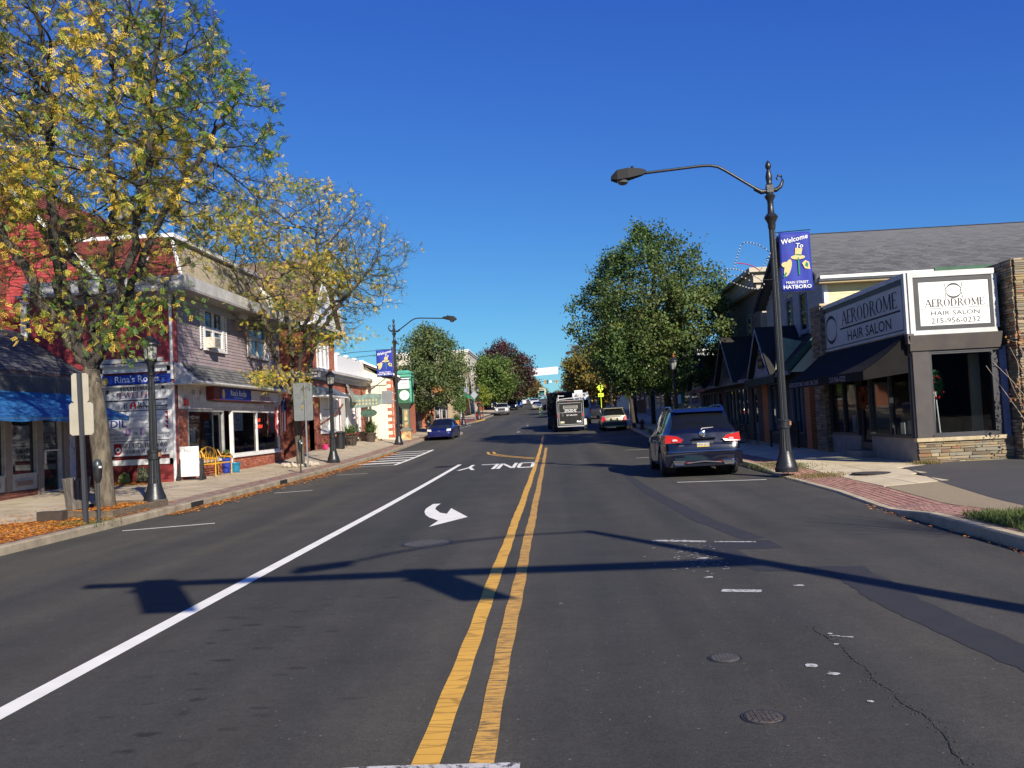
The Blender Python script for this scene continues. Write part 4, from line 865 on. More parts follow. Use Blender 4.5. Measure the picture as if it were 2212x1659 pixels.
tt = thing('neon_sign', 'red glowing window sign reading shop jewelry in the right shop window', 'neon sign', PX.pt(7.8, 1.9, -.06)); b = MB(); b.text(PX, 8.3, 2.16, -.02, 'SHOP', .2, bold=.01); b.text(PX, 8.4, 1.9, -.02, 'JEWELRY', .2, bold=.012); b.build('tube_lettering', EM, tt); b = MB(); b.wbox(PX, 7.6, 9.1, 1.84, 2.36, -.06, -.05); b.build('backing', DARK, tt)
cols = ['9a6a3c', '7a2a2a', 'c9b48a', '3f5a6e', 'b8863c', '5a6e3a', '8a5a8a', 'c0c0b8', 'a8441c']
CM = [mat('display_%s' % n_, c_, None, rough=.6) for n_, c_ in zip(('amber', 'garnet', 'cream', 'slate', 'ochre', 'olive', 'violet', 'white', 'rust'), cols)]
random.seed(5)
def lump(b, c, r, rz=1.0, n=7, k=5):
    vs = []; 
    for i in range(1, k):
        for j in range(n):
            th = PI*i/k; ph = 2*PI*j/n; rr = r*random.uniform(.78, 1.15); vs.append((c[0]+rr*math.sin(th)*math.cos(ph), c[1]+rr*math.sin(th)*math.sin(ph), c[2]+rr*rz*math.cos(th)))
    vs += [(c[0], c[1], c[2]+r*rz), (c[0], c[1], c[2]-r*rz)]; T = len(vs)-2
    fs = [(i*n+j, (i+1)*n+j, (i+1)*n+(j+1) % n, i*n+(j+1) % n) for i in range(k-2) for j in range(n)]+[(T, j, (j+1) % n) for j in range(n)]+[(T+1, (k-2)*n+(j+1) % n, (k-2)*n+j) for j in range(n)]
    b.add(vs, fs)
ORD = 'first second third fourth fifth sixth seventh eighth ninth tenth eleventh twelfth thirteenth fourteenth fifteenth sixteenth seventeenth eighteenth nineteenth twentieth twenty-first twenty-second twenty-third twenty-fourth twenty-fifth twenty-sixth twenty-seventh twenty-eighth twenty-ninth thirtieth thirty-first thirty-second thirty-third thirty-fourth'.split()
b = MB(); b.box(-13.6, FX-.26, Y0_+.3, Y1_-.4, .4, .86); led = b.build('display_ledge', mat('display_ledge', (.16, .11, .07)), t)
for k in range(34):
    y = Y0_+1.0+k*.29
    if 32.4 < y < 33.5: continue
    j = random.randrange(9); r = random.uniform(.09, .2); x = random.uniform(-13.3, -12.75)
    b = MB(); lump(b, (x, y, .86+r*1.1), r, random.uniform(.8, 1.9)); 
    b.build('display_ornament', CM[j], None, label='%s ornament on the rock shop window ledge, %s from the left' % (('amber', 'garnet red', 'cream', 'slate grey', 'ochre', 'olive', 'violet', 'white', 'rust')[j], ORD[k]), cat='ornament')
# neighbouring brick bank-like building with gable, white cornice and arched openings
t = thing('gabled_brick_building', 'brick building with brown gable roof, white pediment and white ground floor openings', 'building', (-14, 50, .5))
FX = -12.25; F = W(FX, 44.9, 90, 0); L_ = 12.9                      # a = y - 44.9
BRK2 = mat('warm_brick', '96503c', None, ramp=['94503c', 'b0664e', 'b9745a', 'a05844'], bump=.3, bscale=60)
ho = [(.25+1.0, 5.2, 1.55, 3.75), (5.6, 9.4, 1.2, 3.8), (9.9, 11.0, 1.1, 3.35)]
b = MB(); wall(b, F, 0, L_, .2, 4.6, ho, -.25, 0); b.box(-20, FX-.25, 45.2, 57.8, .2, 4.7); b.build('wall', MORT, t)
pieces('brick', BRK2, t, bricks(F, 0, L_, .5, 4.3, ho, .22, .077), 300)
b = MB(); Ft = W(-20, 44.9, 0); wall(b, Ft, 0, 7.75, .2, 7.3, [], -.2, 0); b.build('side_wall', mat('brick_side', '7f4433', '6a3629', 8, .9, bump=.4), t)
for k, (a0, a1, c0, c1) in enumerate(ho):
    window(t, F, a0, a1, c0, c1, WHITE, mat('white_blind', 'cfcbc4', 'bdb9b2', 2, .5), cols=1 if k == 2 else 2, fw=.14, bar=.1, recess=.06)
b = MB(); b.wbox(F, -.25, L_+.2, 4.35, 4.55, -.1, .15); b.wbox(F, -.4, L_+.35, 4.55, 4.72, -.1, .35); b.wbox(F, -.5, L_+.45, 4.72, 4.86, -.1, .5); b.wbox(Ft, 3, 8.2, 4.4, 4.7, 0, .3); b.build('cornice', mat('white_cornice', 'cfccc6'), t)
b = MB(); b.wbox(F, 5.6, L_+.3, 4.86, 6.0, -.2, -.05)
for k in range(4): b.wbox(F, 5.9+k*2.2, 6.25+k*2.2, 6.0, 6.12, -.25, 0)
b.build('parapet', WHITE, t)
# upper storey and gable
G = W(-12.45, 45.0, 90); b = MB(); b.box(-19, -12.47, 45.0, 50.6, 4.7, 7.4); b.build('upper_wall', MORT, t)
pieces('brick', BRK2, t, [], 0)
uh = [(1.6, 4.2, 5.0, 6.6)]
pieces('brick', BRK2, t, bricks(G, 0, 5.6, 4.86, 7.3, uh, .22, .077)+bricks(W(-19, 45.0, 0), 2.5, 6.5, 4.9, 7.3, [(3.2, 4.6, 5.6, 6.9)], .22, .077), 0, restname='brick_courses_upper')
for k in range(3): window(t, G, 1.6+k*.88, 2.36+k*.88, 5.0, 6.6, WHITE, mat('white_blind', 'cfcbc4'), fw=.1, recess=-.01)
window(t, W(-19, 45, 0), 3.2, 4.6, 5.6, 6.9, WHITE, DGLASS, rows=2, cols=2, recess=-.01)
BRS = mat('brown_shingle', '7f6a58', '6b594a', 4, .95, bump=.6, bscale=50, rnd=.1)
# roof: ridge runs back from the street, gable pediment towards the street
ym, hr_ = 47.8, 3.55
b = MB(); b.prism([(-11.95, 44.4, 7.25), (-11.95, ym, 7.3+hr_), (-11.95, 51.2, 7.25), (-11.95, 51.2, 7.45), (-11.95, ym, 7.5+hr_), (-11.95, 44.4, 7.45)], (-9, 0, 0)); b.build('roof', BRS, t)
S = Slope((-21, 44.4, 7.46), (1, 0, 0), (0, ym-44.4, hr_)); shingles(t, S, 26, 9.0, .4, BRS, thick=.03)
b = MB(); b.prism([(-12.3, 45.0, 7.45), (-12.3, 50.7, 7.45), (-12.3, ym, 7.2+hr_)], (-.2, 0, 0)); b.build('pediment', WHITE, t)
b = MB()
for s in (-1, 1):
    ye = ym+s*3.3; b.prism([(-11.9, ye, 7.42), (-11.9, ym, 7.42+hr_+.05), (-11.9, ym, 7.2+hr_), (-11.9, ye-s*.2, 7.2)], (-.1, 0, 0))
b.box(-12.6, -11.9, 44.4, 51.2, 7.1, 7.28); b.build('pediment_trim', WHITE, t)
b = MB(); b.disc(W(-12.28, 45, 90), 2.8, 8.3, 0, .45, .6); b.build('pediment_oval', mat('pale_blue_glass', (.25, .3, .36), rough=.1), t)
b = MB(); b.box(-13, -12.0, 44.7, 51.0, 6.9, 7.12); b.build('eave_gutter', mat('slate_gutter', '55606a', None), t)
# dormer on the near slope
b = MB(); b.prism([(-15.4, 44.9, 7.9), (-14.2, 44.9, 7.9), (-14.2, 44.9, 8.7), (-14.8, 44.9, 9.3), (-15.4, 44.9, 8.7)], (0, 2.2, 0)); b.build('dormer', WHITE, t)
b = MB(); b.prism([(-15.55, 44.8, 8.6), (-14.8, 44.8, 9.35), (-14.05, 44.8, 8.6), (-14.05, 44.8, 8.68), (-14.8, 44.8, 9.45), (-15.55, 44.8, 8.68)], (0, 2.3, 0)); b.build('dormer_roof', BRS, t)
# small awnings over openings
b = MB(); b.prism([F.pt(-.0, 4.0, 0), F.pt(0, 3.55, .75), F.pt(0, 3.45, .75), F.pt(0, 3.45, 0)], (0, 4.4, 0)); b.build('porch_roof', mat('slate_porch', '5c6670', '4d565e', 3), t)
b = MB(); b.wbox(F, -.05, 4.45, 3.4, 3.47, 0, .8); b.build('porch_trim', WHITE, t)
b = MB(); b.prism([F.pt(7.0, 4.5, .05), F.pt(5.9, 3.3, .7), F.pt(5.9, 3.2, .7), F.pt(8.1, 3.2, .7), F.pt(8.1, 3.3, .7)], (-.02, 0, 0)); b.build('hood', mat('weathered_shingle', '8d8c80', '77766b', 5), t)
b = MB(); b.wbox(F, 4.5, 4.7, 2.2, 2.2+.01, 0, .01); b.tube([F.pt(.4, 1.9, .1), F.pt(1.2, 2.5, .9), F.pt(1.4, 3.0, 1.2)], .05, 6); b.build('gas_pipe', mat('rust_brown', '6a3a26'), t)
# steps with rail
st = thing('entrance_steps', 'short tan concrete steps with thin iron rail between two planters', 'steps', (-11.6, 55.6, zl(-11.6, 55.6)))
b = MB()
for k in range(4): z0 = zl(-11.6, 55.6); b.box(-12.2, -11.0+.0-k*.3, 54.9, 56.3, z0-.1+k*.17, z0+.07+k*.17)
b.build('tread', mat('tan_concrete', 'a8957a', '927f66', 3), st)
b = MB()
for k in range(9):
    x = -11.0-k*.13; z0 = zl(-11.6, 55.6); b.tube([(x, 54.95, z0+k*.07), (x, 54.95, z0+.85+k*.07)], .012, 5)
b.tube([(-11.0, 54.95, z0+.85), (-12.05, 54.95, z0+1.42)], .02, 6); b.build('handrail', BLACKM, st)
# cream walled house with brick quoins behind the clock
t = thing('cream_gable_house', 'house with a blank cream side wall and red brick quoins beside the green clock', 'house', (-12, 57.9, .9))
Fc = W(-13.5, 57.9, 0); ex = -10.45
pr = [(-13.5, .6), (ex, .6), (ex, 4.88), (-11.1, 4.9), (-12.3, 5.75), (-13.5, 6.0)]
b = MB(); b.prism([(x, 57.9, z) for x, z in pr], (0, 9, 0)); b.build('wall', mat('cream_stucco', 'e4ddc2', 'dad2b4', 1.2, .85), t)
QB = []
for k in range(9):
    z = .95+k*.44; wd = .42
    QB += bricks(W(ex-wd, 57.9, 0), 0, wd, z, z+.22, [], .21, .075, .02)
QB += bricks(W(ex-.14, 57.9, 0), 0, .14, .95, 4.85, [], .21, .075, .022)
pieces('brick', BRK2, t, QB, 300)
Fs = W(ex, 57.9, 90); hh = [(.9, 3.0, 1.7, 3.2), (4.5, 5.5, 1.0, 3.1)]
pieces('brick', BRK2, t, bricks(Fs, 0, 9, .9, 4.7, hh, .22, .077), 250)
window(t, Fs, .9, 3.0, 1.7, 3.2, mat('cream_frame', 'cbbd92'), DGLASS, cols=4, fw=.1, recess=-.005); window(t, Fs, 4.5, 5.5, 1.0, 3.1, mat('cream_frame', 'cbbd92'), DGLASS, recess=-.005)
b = MB(); b.prism([(-12.2, 57.6, 5.72), (ex+.5, 57.6, 4.75), (ex+.5, 57.6, 4.9), (-12.2, 57.6, 5.95)], (0, 9.6, 0)); b.prism([(-13.8, 57.8, 5.4), (-12.2, 57.8, 5.7), (-12.2, 57.8, 5.9), (-13.8, 57.8, 6.2)], (0, 9, 0)); b.build('roof', mat('dark_brown_roof', '51433c', '423731', 4), t)
b = MB(); b.prism([(-12.25, 57.5, 5.92), (ex+.55, 57.5, 4.86), (ex+.55, 57.5, 4.98), (-12.25, 57.5, 6.05)], (0, .1, 0)); b.build('rake_board', WHITE, t)
# dark roofed block behind the clock
def block(name, label, x0, x1, y0, y1, z1, m, ang=None, wins=(), cornice=None, group=None, cat='building', roof=None, base=None, cap=.25):
    t = thing(name, label, cat, ((x0+x1)/2, y0, zp(y0)), group); zb = zp(y0)-.3
    b = MB(); b.box(x0, x1, y0, y1, zb, z1); b.build('wall', m, t)
    if cornice:
        b = MB(); b.box(x0-.15, x1+.15, y0-.15, y1+.15, z1-cap, z1); b.box(x0-.3, x1+.3, y0-.3, y1+.3, z1, z1+cap*.6); b.build('cornice', cornice, t)
    for (face, a0, a1, c0, c1, fm, gm, cc, rr) in wins:
        Wf = {'cam': W(x0, y0, 0), 'east': W(x1, y0, 90), 'west': W(x0, y1, -90)}[face]; window(t, Wf, a0, a1, c0, c1, fm, gm, cols=cc, rows=rr, recess=-.02, fw=.1)
    return t
t = block('shuttered_shop', 'dark shop front with a low red brick corner wall and maroon awning past the clock', -20, -11.9, 69, 80, 5.2, mat('charcoal_front', '3e3a38', '302d2c', 2), wins=[('cam', 5.2, 7.3, 3.2, 4.6, WHITE, DGLASS, 2, 1)])
b = MB(); b.box(-13.5, -10.7, 80.0, 80.4, 1.0, 4.0); b.build('end_wall', MORT, t); pieces('brick', mat('orange_brick', 'a8623f', None, ramp=['a05a38', 'b87450', '96523a']), t, bricks(W(-13.5, 80.0, 0), 0, 2.8, 1.1, 4.0, [], .22, .077), 300)
b = MB(); b.prism([(-11.9, 70, 4.6), (-10.5, 70, 4.0), (-10.5, 70, 3.7), (-11.9, 70, 3.7)], (0, 10, 0)); b.build('awning', mat('maroon_awning', '5e2a30', '4a2228', 2), t)
t = block('beige_pier_building', 'low grey beige shop with deep dark porch past the street tree', -22, -12.6, 92, 106, 6.0, mat('greige_stucco', '8d8576', '7c7466', 1.5), wins=[('cam', 7.0, 9.2, 2.0, 5.0, mat('greige_frame', '6e675b'), DGLASS, 2, 1), ('east', 1, 6, 2.2, 4.8, WHITE, DGLASS, 3, 1), ('east', 8, 12, 2.2, 4.8, WHITE, DGLASS, 2, 1)])
b = MB(); b.prism([(-12.6, 93, 6.2), (-11.0, 93, 5.2), (-12.6, 93, 5.0)], (0, 11, 0)); b.build('awning', mat('orange_awning', '9a6438'), t)
t = block('tan_two_storey_building', 'tan two storey building with white corner pipe and green awning', -24, -12.9, 124, 139, 10.0, mat('tan_stucco', 'a08d70', '8f7d62', 1.5), cornice=mat('tan_cornice', '8a7a62'), wins=[('east', 2, 4, 6.2, 8.6, WHITE, DGLASS, 1, 2), ('east', 6, 8, 6.2, 8.6, WHITE, DGLASS, 1, 2), ('east', 10, 12, 6.2, 8.6, WHITE, DGLASS, 1, 2), ('cam', 7.5, 9.3, 6.0, 8.2, WHITE, DGLASS, 1, 2)])
b = MB(); b.tube([(-12.8, 123.9, 1.9), (-12.8, 123.9, 10)], .13, 6); b.build('corner_pipe', WHITE, t)
b = MB(); b.prism([(-12.9, 126, 6.0), (-10.9, 126, 5.0), (-10.9, 126, 4.75), (-12.9, 126, 5.6)], (0, 9, 0)); b.build('awning', mat('green_canvas', '1f7a58', '165f45', 2), t)
b = MB(); b.box(-12.88, -12.8, 126, 134, 6.05, 7.0); b.build('sign_band', mat('pale_sign_band', 'aab0b8'), t)
WC = mat('white_limewash', 'c6bfae', 'ada693', 1, .8)
t = block('white_cornice_building', 'tall off-white three storey building with dark bracketed cornice far down the left side', -26, -13.2, 141, 158, 13.2, WC, cornice=WHITE, wins=[('east', 1.5+k*4, 3.3+k*4, c, c+2.2, WHITE, DGLASS, 1, 2) for k in range(4) for c in (6.2, 9.7)]+[('cam', 9.0, 11.0, 9.6, 11.8, WHITE, DGLASS, 1, 2)])
b = MB(); [b.box(-25+k*.55, -24.8+k*.55, 140.7, 141, 12.4, 12.9) for k in range(21)]; b.build('cornice_brackets', mat('bracket_shadow', '6e685c'), t)  # brackets in a darker tone than the cornice
block('red_brick_far_building', 'red brick shop with pink awning far down the left side', -24, -12.6, 162, 182, 11.5, mat('far_red_brick', '7c4636', '67382b', 3, .9), wins=[('east', 2+k*4.5, 3.8+k*4.5, c, c+2, WHITE, DGLASS, 1, 2) for k in range(4) for c in (5.5, 8.6)])
block('white_far_house', 'small white house at the far left end of the street', -22, -13, 250, 262, 13.5, WHITE, wins=[('cam', 5, 6.4, 9.5, 11.5, WHITE, DGLASS, 1, 1), ('east', 2, 4, 9.5, 11.5, WHITE, DGLASS, 1, 1)])
block('cream_far_house', 'cream house on the far left behind the distant trees', -24, -14, 200, 216, 12.5, mat('cream_stucco', 'd8d0ae'), wins=[('east', 2+k*4, 3.8+k*4, 8.5, 10.5, WHITE, DGLASS, 1, 1) for k in range(3)])
# ================================================================ RIGHT SIDE BUILDINGS
STN = mat('ledge_stone', '8f7f66', None, 9, .9, ramp=['7d6e56', '98845f', '6f6857', 'a08a66', '635846', '8a6548', '7c7a6c', '8f8068', 'a9977a', '6a604f'], bump=.6, bscale=45)
STJ = mat('stone_joint', '45402f', '37322a', 12, .95)
def stones(Wf, a0, a1, c0, c1, holes=(), d=.03, rough_edge=0):
    it = []; rz = R(Wf.an); c = c0
    while c < c1-.02:
        h = min(random.choice([.04, .055, .07, .09]), c1-c)
        for p, q in cut(a0, a1, c, c+h, holes):
            p2 = p-random.uniform(0, rough_edge); q2 = q+random.uniform(0, rough_edge) ; a = p2
            while a < q2-.02:
                e = min(a+random.uniform(.14, .46), q2)
                if q2-e < .08: e = q2
                it.append((Wf.pt((a+e)/2, c+h/2, d/2+random.uniform(-.012, .018)), (e-a-.008, .07, h-.008), rz, random.uniform(-.012, .012))); a = e
        c += h
    return it
WFR = mat('white_metal_frame', 'c9c8c4', 'b0afab', 2, .5); BFR = mat('black_frame', (.018, .018, .022), (.03, .03, .035), 6, .5); GST = mat('grey_stucco', '8d8a84', '7a7772', 3, .9)
t = thing('hair_salon', 'single storey corner hair salon with stone piers, big white and grey signs and black awning', 'hair salon', (9, 26, .15))
Wc = W(8.9, 22.3, 0); Ws = W(8.9, 30.0, -90)
fh = [(.42, 1.98, .78, 2.88)]; sh = [(1.1, 3.7, .77, 2.75), (3.7, 4.65, .36, 2.75), (4.65, 7.6, .77, 2.75)]
b = MB(); wall(b, Wc, .03, 2.3, -.1, 3.3, fh, -.2, -.04); b.build('front_wall', STJ, t)
b = MB(); wall(b, Ws, 1.05, 7.68, -.1, 3.4, sh, -.2, 0); b.build('side_wall', GST, t)
b = MB(); b.box(9.0, 19, 22.4, 29.9, 4.5, 4.7); b.box(9.0, 9.1, 22.5, 29.9, 3.3, 4.6); b.box(9.0, 19, 29.7, 29.95, 0, 4.6); b.box(13.4, 19, 22.4, 22.6, 0, 4.7); b.build('roof', mat('roof_membrane', '5f5d5b'), t)
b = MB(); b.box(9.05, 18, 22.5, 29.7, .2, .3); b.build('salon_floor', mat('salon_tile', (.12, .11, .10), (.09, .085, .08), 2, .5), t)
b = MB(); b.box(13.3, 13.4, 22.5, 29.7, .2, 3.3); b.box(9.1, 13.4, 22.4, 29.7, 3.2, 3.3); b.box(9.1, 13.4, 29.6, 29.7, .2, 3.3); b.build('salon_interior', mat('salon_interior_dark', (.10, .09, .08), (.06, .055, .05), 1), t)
pieces('stone', STN, t, stones(Wc, .03, 2.3, .1, .72, [], .03, .02), 160, 'stone')
b = MB(); b.wbox(Wc, -.02, 2.15, .68, .77, -.1, .1); b.build('stone_sill', mat('pale_stone_sill', 'b9a988', '9d8d6e', 6, .9, bump=.5), t)
b = MB(); b.wbox(Wc, .4, 2.05, .74, .84, -.05, .08); b.build('window_ledge', BFR, t)
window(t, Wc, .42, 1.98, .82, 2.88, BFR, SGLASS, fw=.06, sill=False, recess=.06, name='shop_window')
b = MB(); b.wbox(Wc, .02, .42, .77, 2.9, -.05, .06); b.build('grey_post', mat('taupe_post', '48423f', '3e3937', 3, .7), t)
b = MB(); b.wbox(Wc, 2.12, 2.28, .7, 2.95, -.3, .04); b.build('blue_grey_post', mat('blue_grey_post', '6f7690', '5f6680', 3, .7), t)
b = MB(); b.wbox(Wc, 1.98, 2.12, .3, 2.95, -.2, -.0); b.build('dark_post', BFR, t)
# stone piers (front right and far left)
PR = W(11.28, 21.85, 0); b = MB(); b.box(11.3, 13.4, 21.9, 23.2, 0, 5.02); b.build('pier_core', STJ, t)
pieces('stone', STN, t, stones(PR, 0, 2.1, .15, 5.02, [], .05, .02)+stones(W(11.28, 23.2, -90), 0, 1.35, .15, 5.02, [], .03, .02), 330, 'stone')
b = MB(); b.box(8.82, 9.3, 28.95, 30.0, 0, 4.9); b.build('pier_core', STJ, t)
pieces('stone', STN, t, stones(W(8.8, 28.93, 0), 0, .5, .2, 4.9, [], .03, .03)+stones(W(8.8, 30, -90), 0, 1.07, .2, 4.9, [], .03, .02), 260, 'stone')
b = MB(); b.box(8.74, 9.4, 28.85, 30.1, 4.9, 4.97); b.build('pier_cap', mat('pale_stone_sill', 'b9a988'), t)
# side windows and door
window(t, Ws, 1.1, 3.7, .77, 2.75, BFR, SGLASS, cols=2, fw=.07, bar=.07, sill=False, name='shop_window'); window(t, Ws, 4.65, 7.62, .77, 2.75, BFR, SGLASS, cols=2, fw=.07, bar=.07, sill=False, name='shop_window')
d_ = MB(); 
for q in ((3.72, 3.85, .38, 2.7), (4.5, 4.63, .38, 2.7), (3.85, 4.5, .38, .58), (3.85, 4.5, 2.55, 2.7)): d_.wbox(Ws, *q, -.12, -.05)
d_ = d_.build('door', BFR, t); b = MB(); b.wbox(Ws, 3.85, 4.5, .58, 2.55, -.09, -.08); b.build('pane', SGLASS, d_)
b = MB(); b.wbox(Ws, 3.5, 4.85, .12, .36, -.1, .35); b.build('door_step', GST, t)
# sign boxes
b = MB()
b.wbox(Wc, .02, 2.12, 3.3, 3.42, -.3, .06); b.wbox(Wc, .02, 2.12, 4.74, 4.88, -.3, .06); b.wbox(Wc, .02, .14, 3.42, 4.74, -.3, .06); b.wbox(Wc, 2.06, 2.18, 3.42, 4.74, -.3, .04)
b.wbox(Ws, .85, 7.68, 4.76, 4.88, -.3, .05); b.wbox(Ws, .85, 7.68, 3.4, 3.46, -.3, .05); b.wbox(Ws, 7.56, 7.72, 3.3, 4.86, -.1, .06); b.build('sign_surround', WFR, t)
b = MB()
for q in ((.14, 2.06, 3.42, 3.53), (.14, 2.06, 4.62, 4.74), (.14, .28, 3.53, 4.62), (1.98, 2.06, 3.53, 4.62)): b.wbox(Wc, *q, -.1, .035)
for q in ((.9, 7.56, 3.46, 3.5), (.9, 7.56, 4.62, 4.76), (.9, .97, 3.5, 4.62), (7.44, 7.56, 3.5, 4.62)): b.wbox(Ws, *q, -.1, .03)
b.build('sign_frame', BFR, t)
def eye(b, Wf, a, c, d, r, xs=1):
    for s in (-1, 1):
        n = 14; O = []; I = []
        for i in range(n+1):
            th = PI*i/n; O.append((a+xs*r*math.cos(th), c+s*r*1.0*math.sin(th))); I.append((a+xs*r*.97*math.cos(th), c+s*r*(.76)*math.sin(th)))
        for i in range(n): b.wpoly(Wf, [O[i], O[i+1], I[i+1], I[i]], d+.0003*(s+1))
    for s in (-1, 1):
        pts = [(a+xs*r*1.12*s, c+r*1.05), (a+xs*r*1.05*s, c+r*.5), (a+xs*r*.95*s, c+r*.2), (a+xs*r*.9*s, c), (a+xs*r*.95*s, c-r*.2), (a+xs*r*1.05*s, c-r*.5), (a+xs*r*1.12*s, c-r*1.05)]
        for p, q in zip(pts, pts[1:]): b.wpoly(Wf, [(p[0]-.006, p[1]), (p[0]+.006, p[1]), (q[0]+.006, q[1]), (q[0]-.006, q[1])], d+.0009)
SK = MT['sign_black']
tt = thing('salon_sign', 'bright white salon sign with phone number facing the camera', 'sign', Wc.pt(1.1, 3.5, .04), 'salon signs')
b = MB(); b.wbox(Wc, .28, 1.98, 3.53, 4.62, 0, .02); b.build('panel', mat('lit_white_acrylic', 'e2e2dc', 'd6d6d0', 1, .4), tt)
b = MB(); eye(b, Wc, 1.13, 4.375, .024, .19); b.serif(Wc, 1.14, 3.99, .024, 'AERODROME', .19, 1.1, wt=1.15); b.wpoly(Wc, [(.3, 3.945), (1.97, 3.945), (1.97, 3.955), (.3, 3.955)], .024)
b.text(Wc, 1.14, 3.78, .024, 'HAIR SALON', .15, 1.4); b.text(Wc, 1.14, 3.58, .024, '215-956-0232', .19, 1.12); b.build('lettering', mat('charcoal_letter', (.06, .055, .05)), tt)
tt = thing('salon_sign', 'long grey salon sign facing the street above the black awning', 'sign', Ws.pt(4, 3.5, .04), 'salon signs')
b = MB(); b.wbox(Ws, .97, 7.44, 3.5, 4.62, 0, .02); b.build('panel', mat('grey_acrylic', 'bfbcb4', 'b2afa8', 1, .5), tt)  # street-side copy of the white acrylic, its shade put into the colour
b = MB(); eye(b, Ws, 1.75, 4.05, .024, .45, 1.2); b.serif(Ws, 4.95, 4.08, .024, 'AERODROME', .42, 1.5, wt=1.15); b.wpoly(Ws, [(2.6, 3.96), (7.3, 3.96), (7.3, 4.01), (2.6, 4.01)], .024)
b.text(Ws, 4.95, 3.58, .024, 'HAIR SALON', .42, 1.45, bold=.008); b.build('lettering', mat('charcoal_letter2', (.03, .03, .033)), tt)
b = MB(); b.prism([(8.84, 22.1, 3.3), (11.06, 22.1, 3.3), (11.04, 22.2, 2.92), (8.86, 22.2, 2.92)], (0, .2, 0)); b.box(8.8, 8.95, 22.15, 22.4, 3.1, 3.35); b.build('brown_fascia', mat('bronze_fascia', '554e48', '484240', 2, .6), t)
b = MB(); b.box(8.9, 11.1, 22.25, 22.35, 2.86, 2.94); b.build('soffit', BFR, t)
# black awning
AWB = mat('black_canvas', (.008, .007, .007), (.012, .011, .011), 3, .9, spec=.2)
b = MB(); x0, x1 = 8.84, 7.72; ya, yb = 22.35, 29.3
def q(s, y): return (x0+(x1-x0)*s, y, 3.36-.86*s-.06*math.sin(PI*s))
n = 14
for i in range(n):
    y0, y1 = ya+(yb-ya)*i/n, ya+(yb-ya)*(i+1)/n
    for k in range(4): b.poly([q(k/4, y0), q(k/4, y1), q((k+1)/4, y1), q((k+1)/4, y0)])
    b.poly([(x1, y0, 2.5), (x1, y1, 2.5), (x1, y1, 2.27), (x1, y0, 2.27)])
for y in (ya, yb): b.poly([q(k/4, y) for k in range(5)]+[(x1, y, 2.27), (x0, y, 2.4)])
aw = b.build('awning', AWB, t); so = aw.modifiers.new('s', 'SOLIDIFY'); so.thickness = .01
A_ = W(x1-.012, 30, -90); b = MB(); b.text(A_, 2.4, 2.31, .003, 'AERODROME HAIR SALON', .2, 1.3, bold=.006); b.build('lettering', mat('faded_awning_letter', (.28, .28, .30)), t); b = MB(); b.text(A_, 5.7, 2.31, .003, '215-956-0232', .2, 1.2, bold=.006); b.build('lettering', mat('faded_awning_letter', (.28, .28, .30)), t)
# things in the salon windows
tt = thing('hanging_fern', 'green fern with red berries on a white stand in the front salon window', 'plant', (9.5, 22.55, .85))
LFG = mat('fern_green', (.03, .10, .05), None, ramp=[(.02, .09, .05), (.05, .14, .07), (.03, .11, .04)], rough=.7)
b = MB()
for i in range(340):
    a = random.uniform(0, 2*PI); l = random.uniform(.15, .38); z0 = 2.2+random.uniform(-.25, .2); dr = random.uniform(.1, .6); wd = .014
    p = Vector((9.52, 22.58, z0)); e = p+Vector((math.cos(a)*l, abs(math.sin(a))*l*.35-.0, -dr*l*2.2+.12)); s = Vector((-math.sin(a), math.cos(a), 0))*wd; m_ = (p+e)/2+Vector((0, 0, .06)); b.rn = random.random()
    b.add([p-s, p+s, m_+s, m_-s, e], [(0, 1, 2, 3), (3, 2, 4)])
b.build('fronds', LFG, tt)
b = MB(); b.tube([(9.5, 22.6, .86), (9.52, 22.6, 2.1)], .018, 6); b.tube([(9.62, 22.6, .86), (9.56, 22.6, 1.9)], .014, 6); b.build('stand', WHITE, tt)
b = MB(); [lump(b, (9.5+random.gauss(0, .12), 22.5+random.random()*.1, 1.7+random.random()*.6), .022) for i in range(22)]; b.build('berries', RED, tt)
tt = thing('autumn_wreath', 'round dark autumn wreath on the salon door', 'wreath', (8.95, 25.8, 1.8)); b = MB()
for i in range(420):
    a = random.uniform(0, 2*PI); r = .26+random.gauss(0, .05); c = Vector(Ws.pt(4.18+r*math.cos(a), 1.85+r*math.sin(a), random.uniform(-.03, .06))); d1 = Vector((random.gauss(0, 1), random.gauss(0, 1), random.gauss(0, 1))).normalized()*.035; d2 = d1.cross(Vector((random.random(), 1, random.random()))).normalized()*.02; b.rn = random.random(); b.add([c-d1, c+d2, c+d1, c-d2], [(0, 1, 2, 3)])
b.build('leaves', mat('wreath_leaf', (.2, .05, .02), None, ramp=['5a2a14', '8a3a1c', '3c2210', '6a4a1c']), tt)
for i, (y, w_, h_) in enumerate([(22.9, .5, .35), (23.5, .25, .3), (27.2, .3, .5)]):
    tt = thing('window_card', 'small pale card standing in the salon side window, '+('nearest the corner' if i == 0 else 'second from the corner' if i == 1 else 'beyond the door'), 'card', (9.05, y, .85)); b = MB(); b.box(9.05, 9.07, y-w_/2, y+w_/2, .85, .85+h_); b.build('sheet', mat('pale_card', 'a8b4b4'), tt)
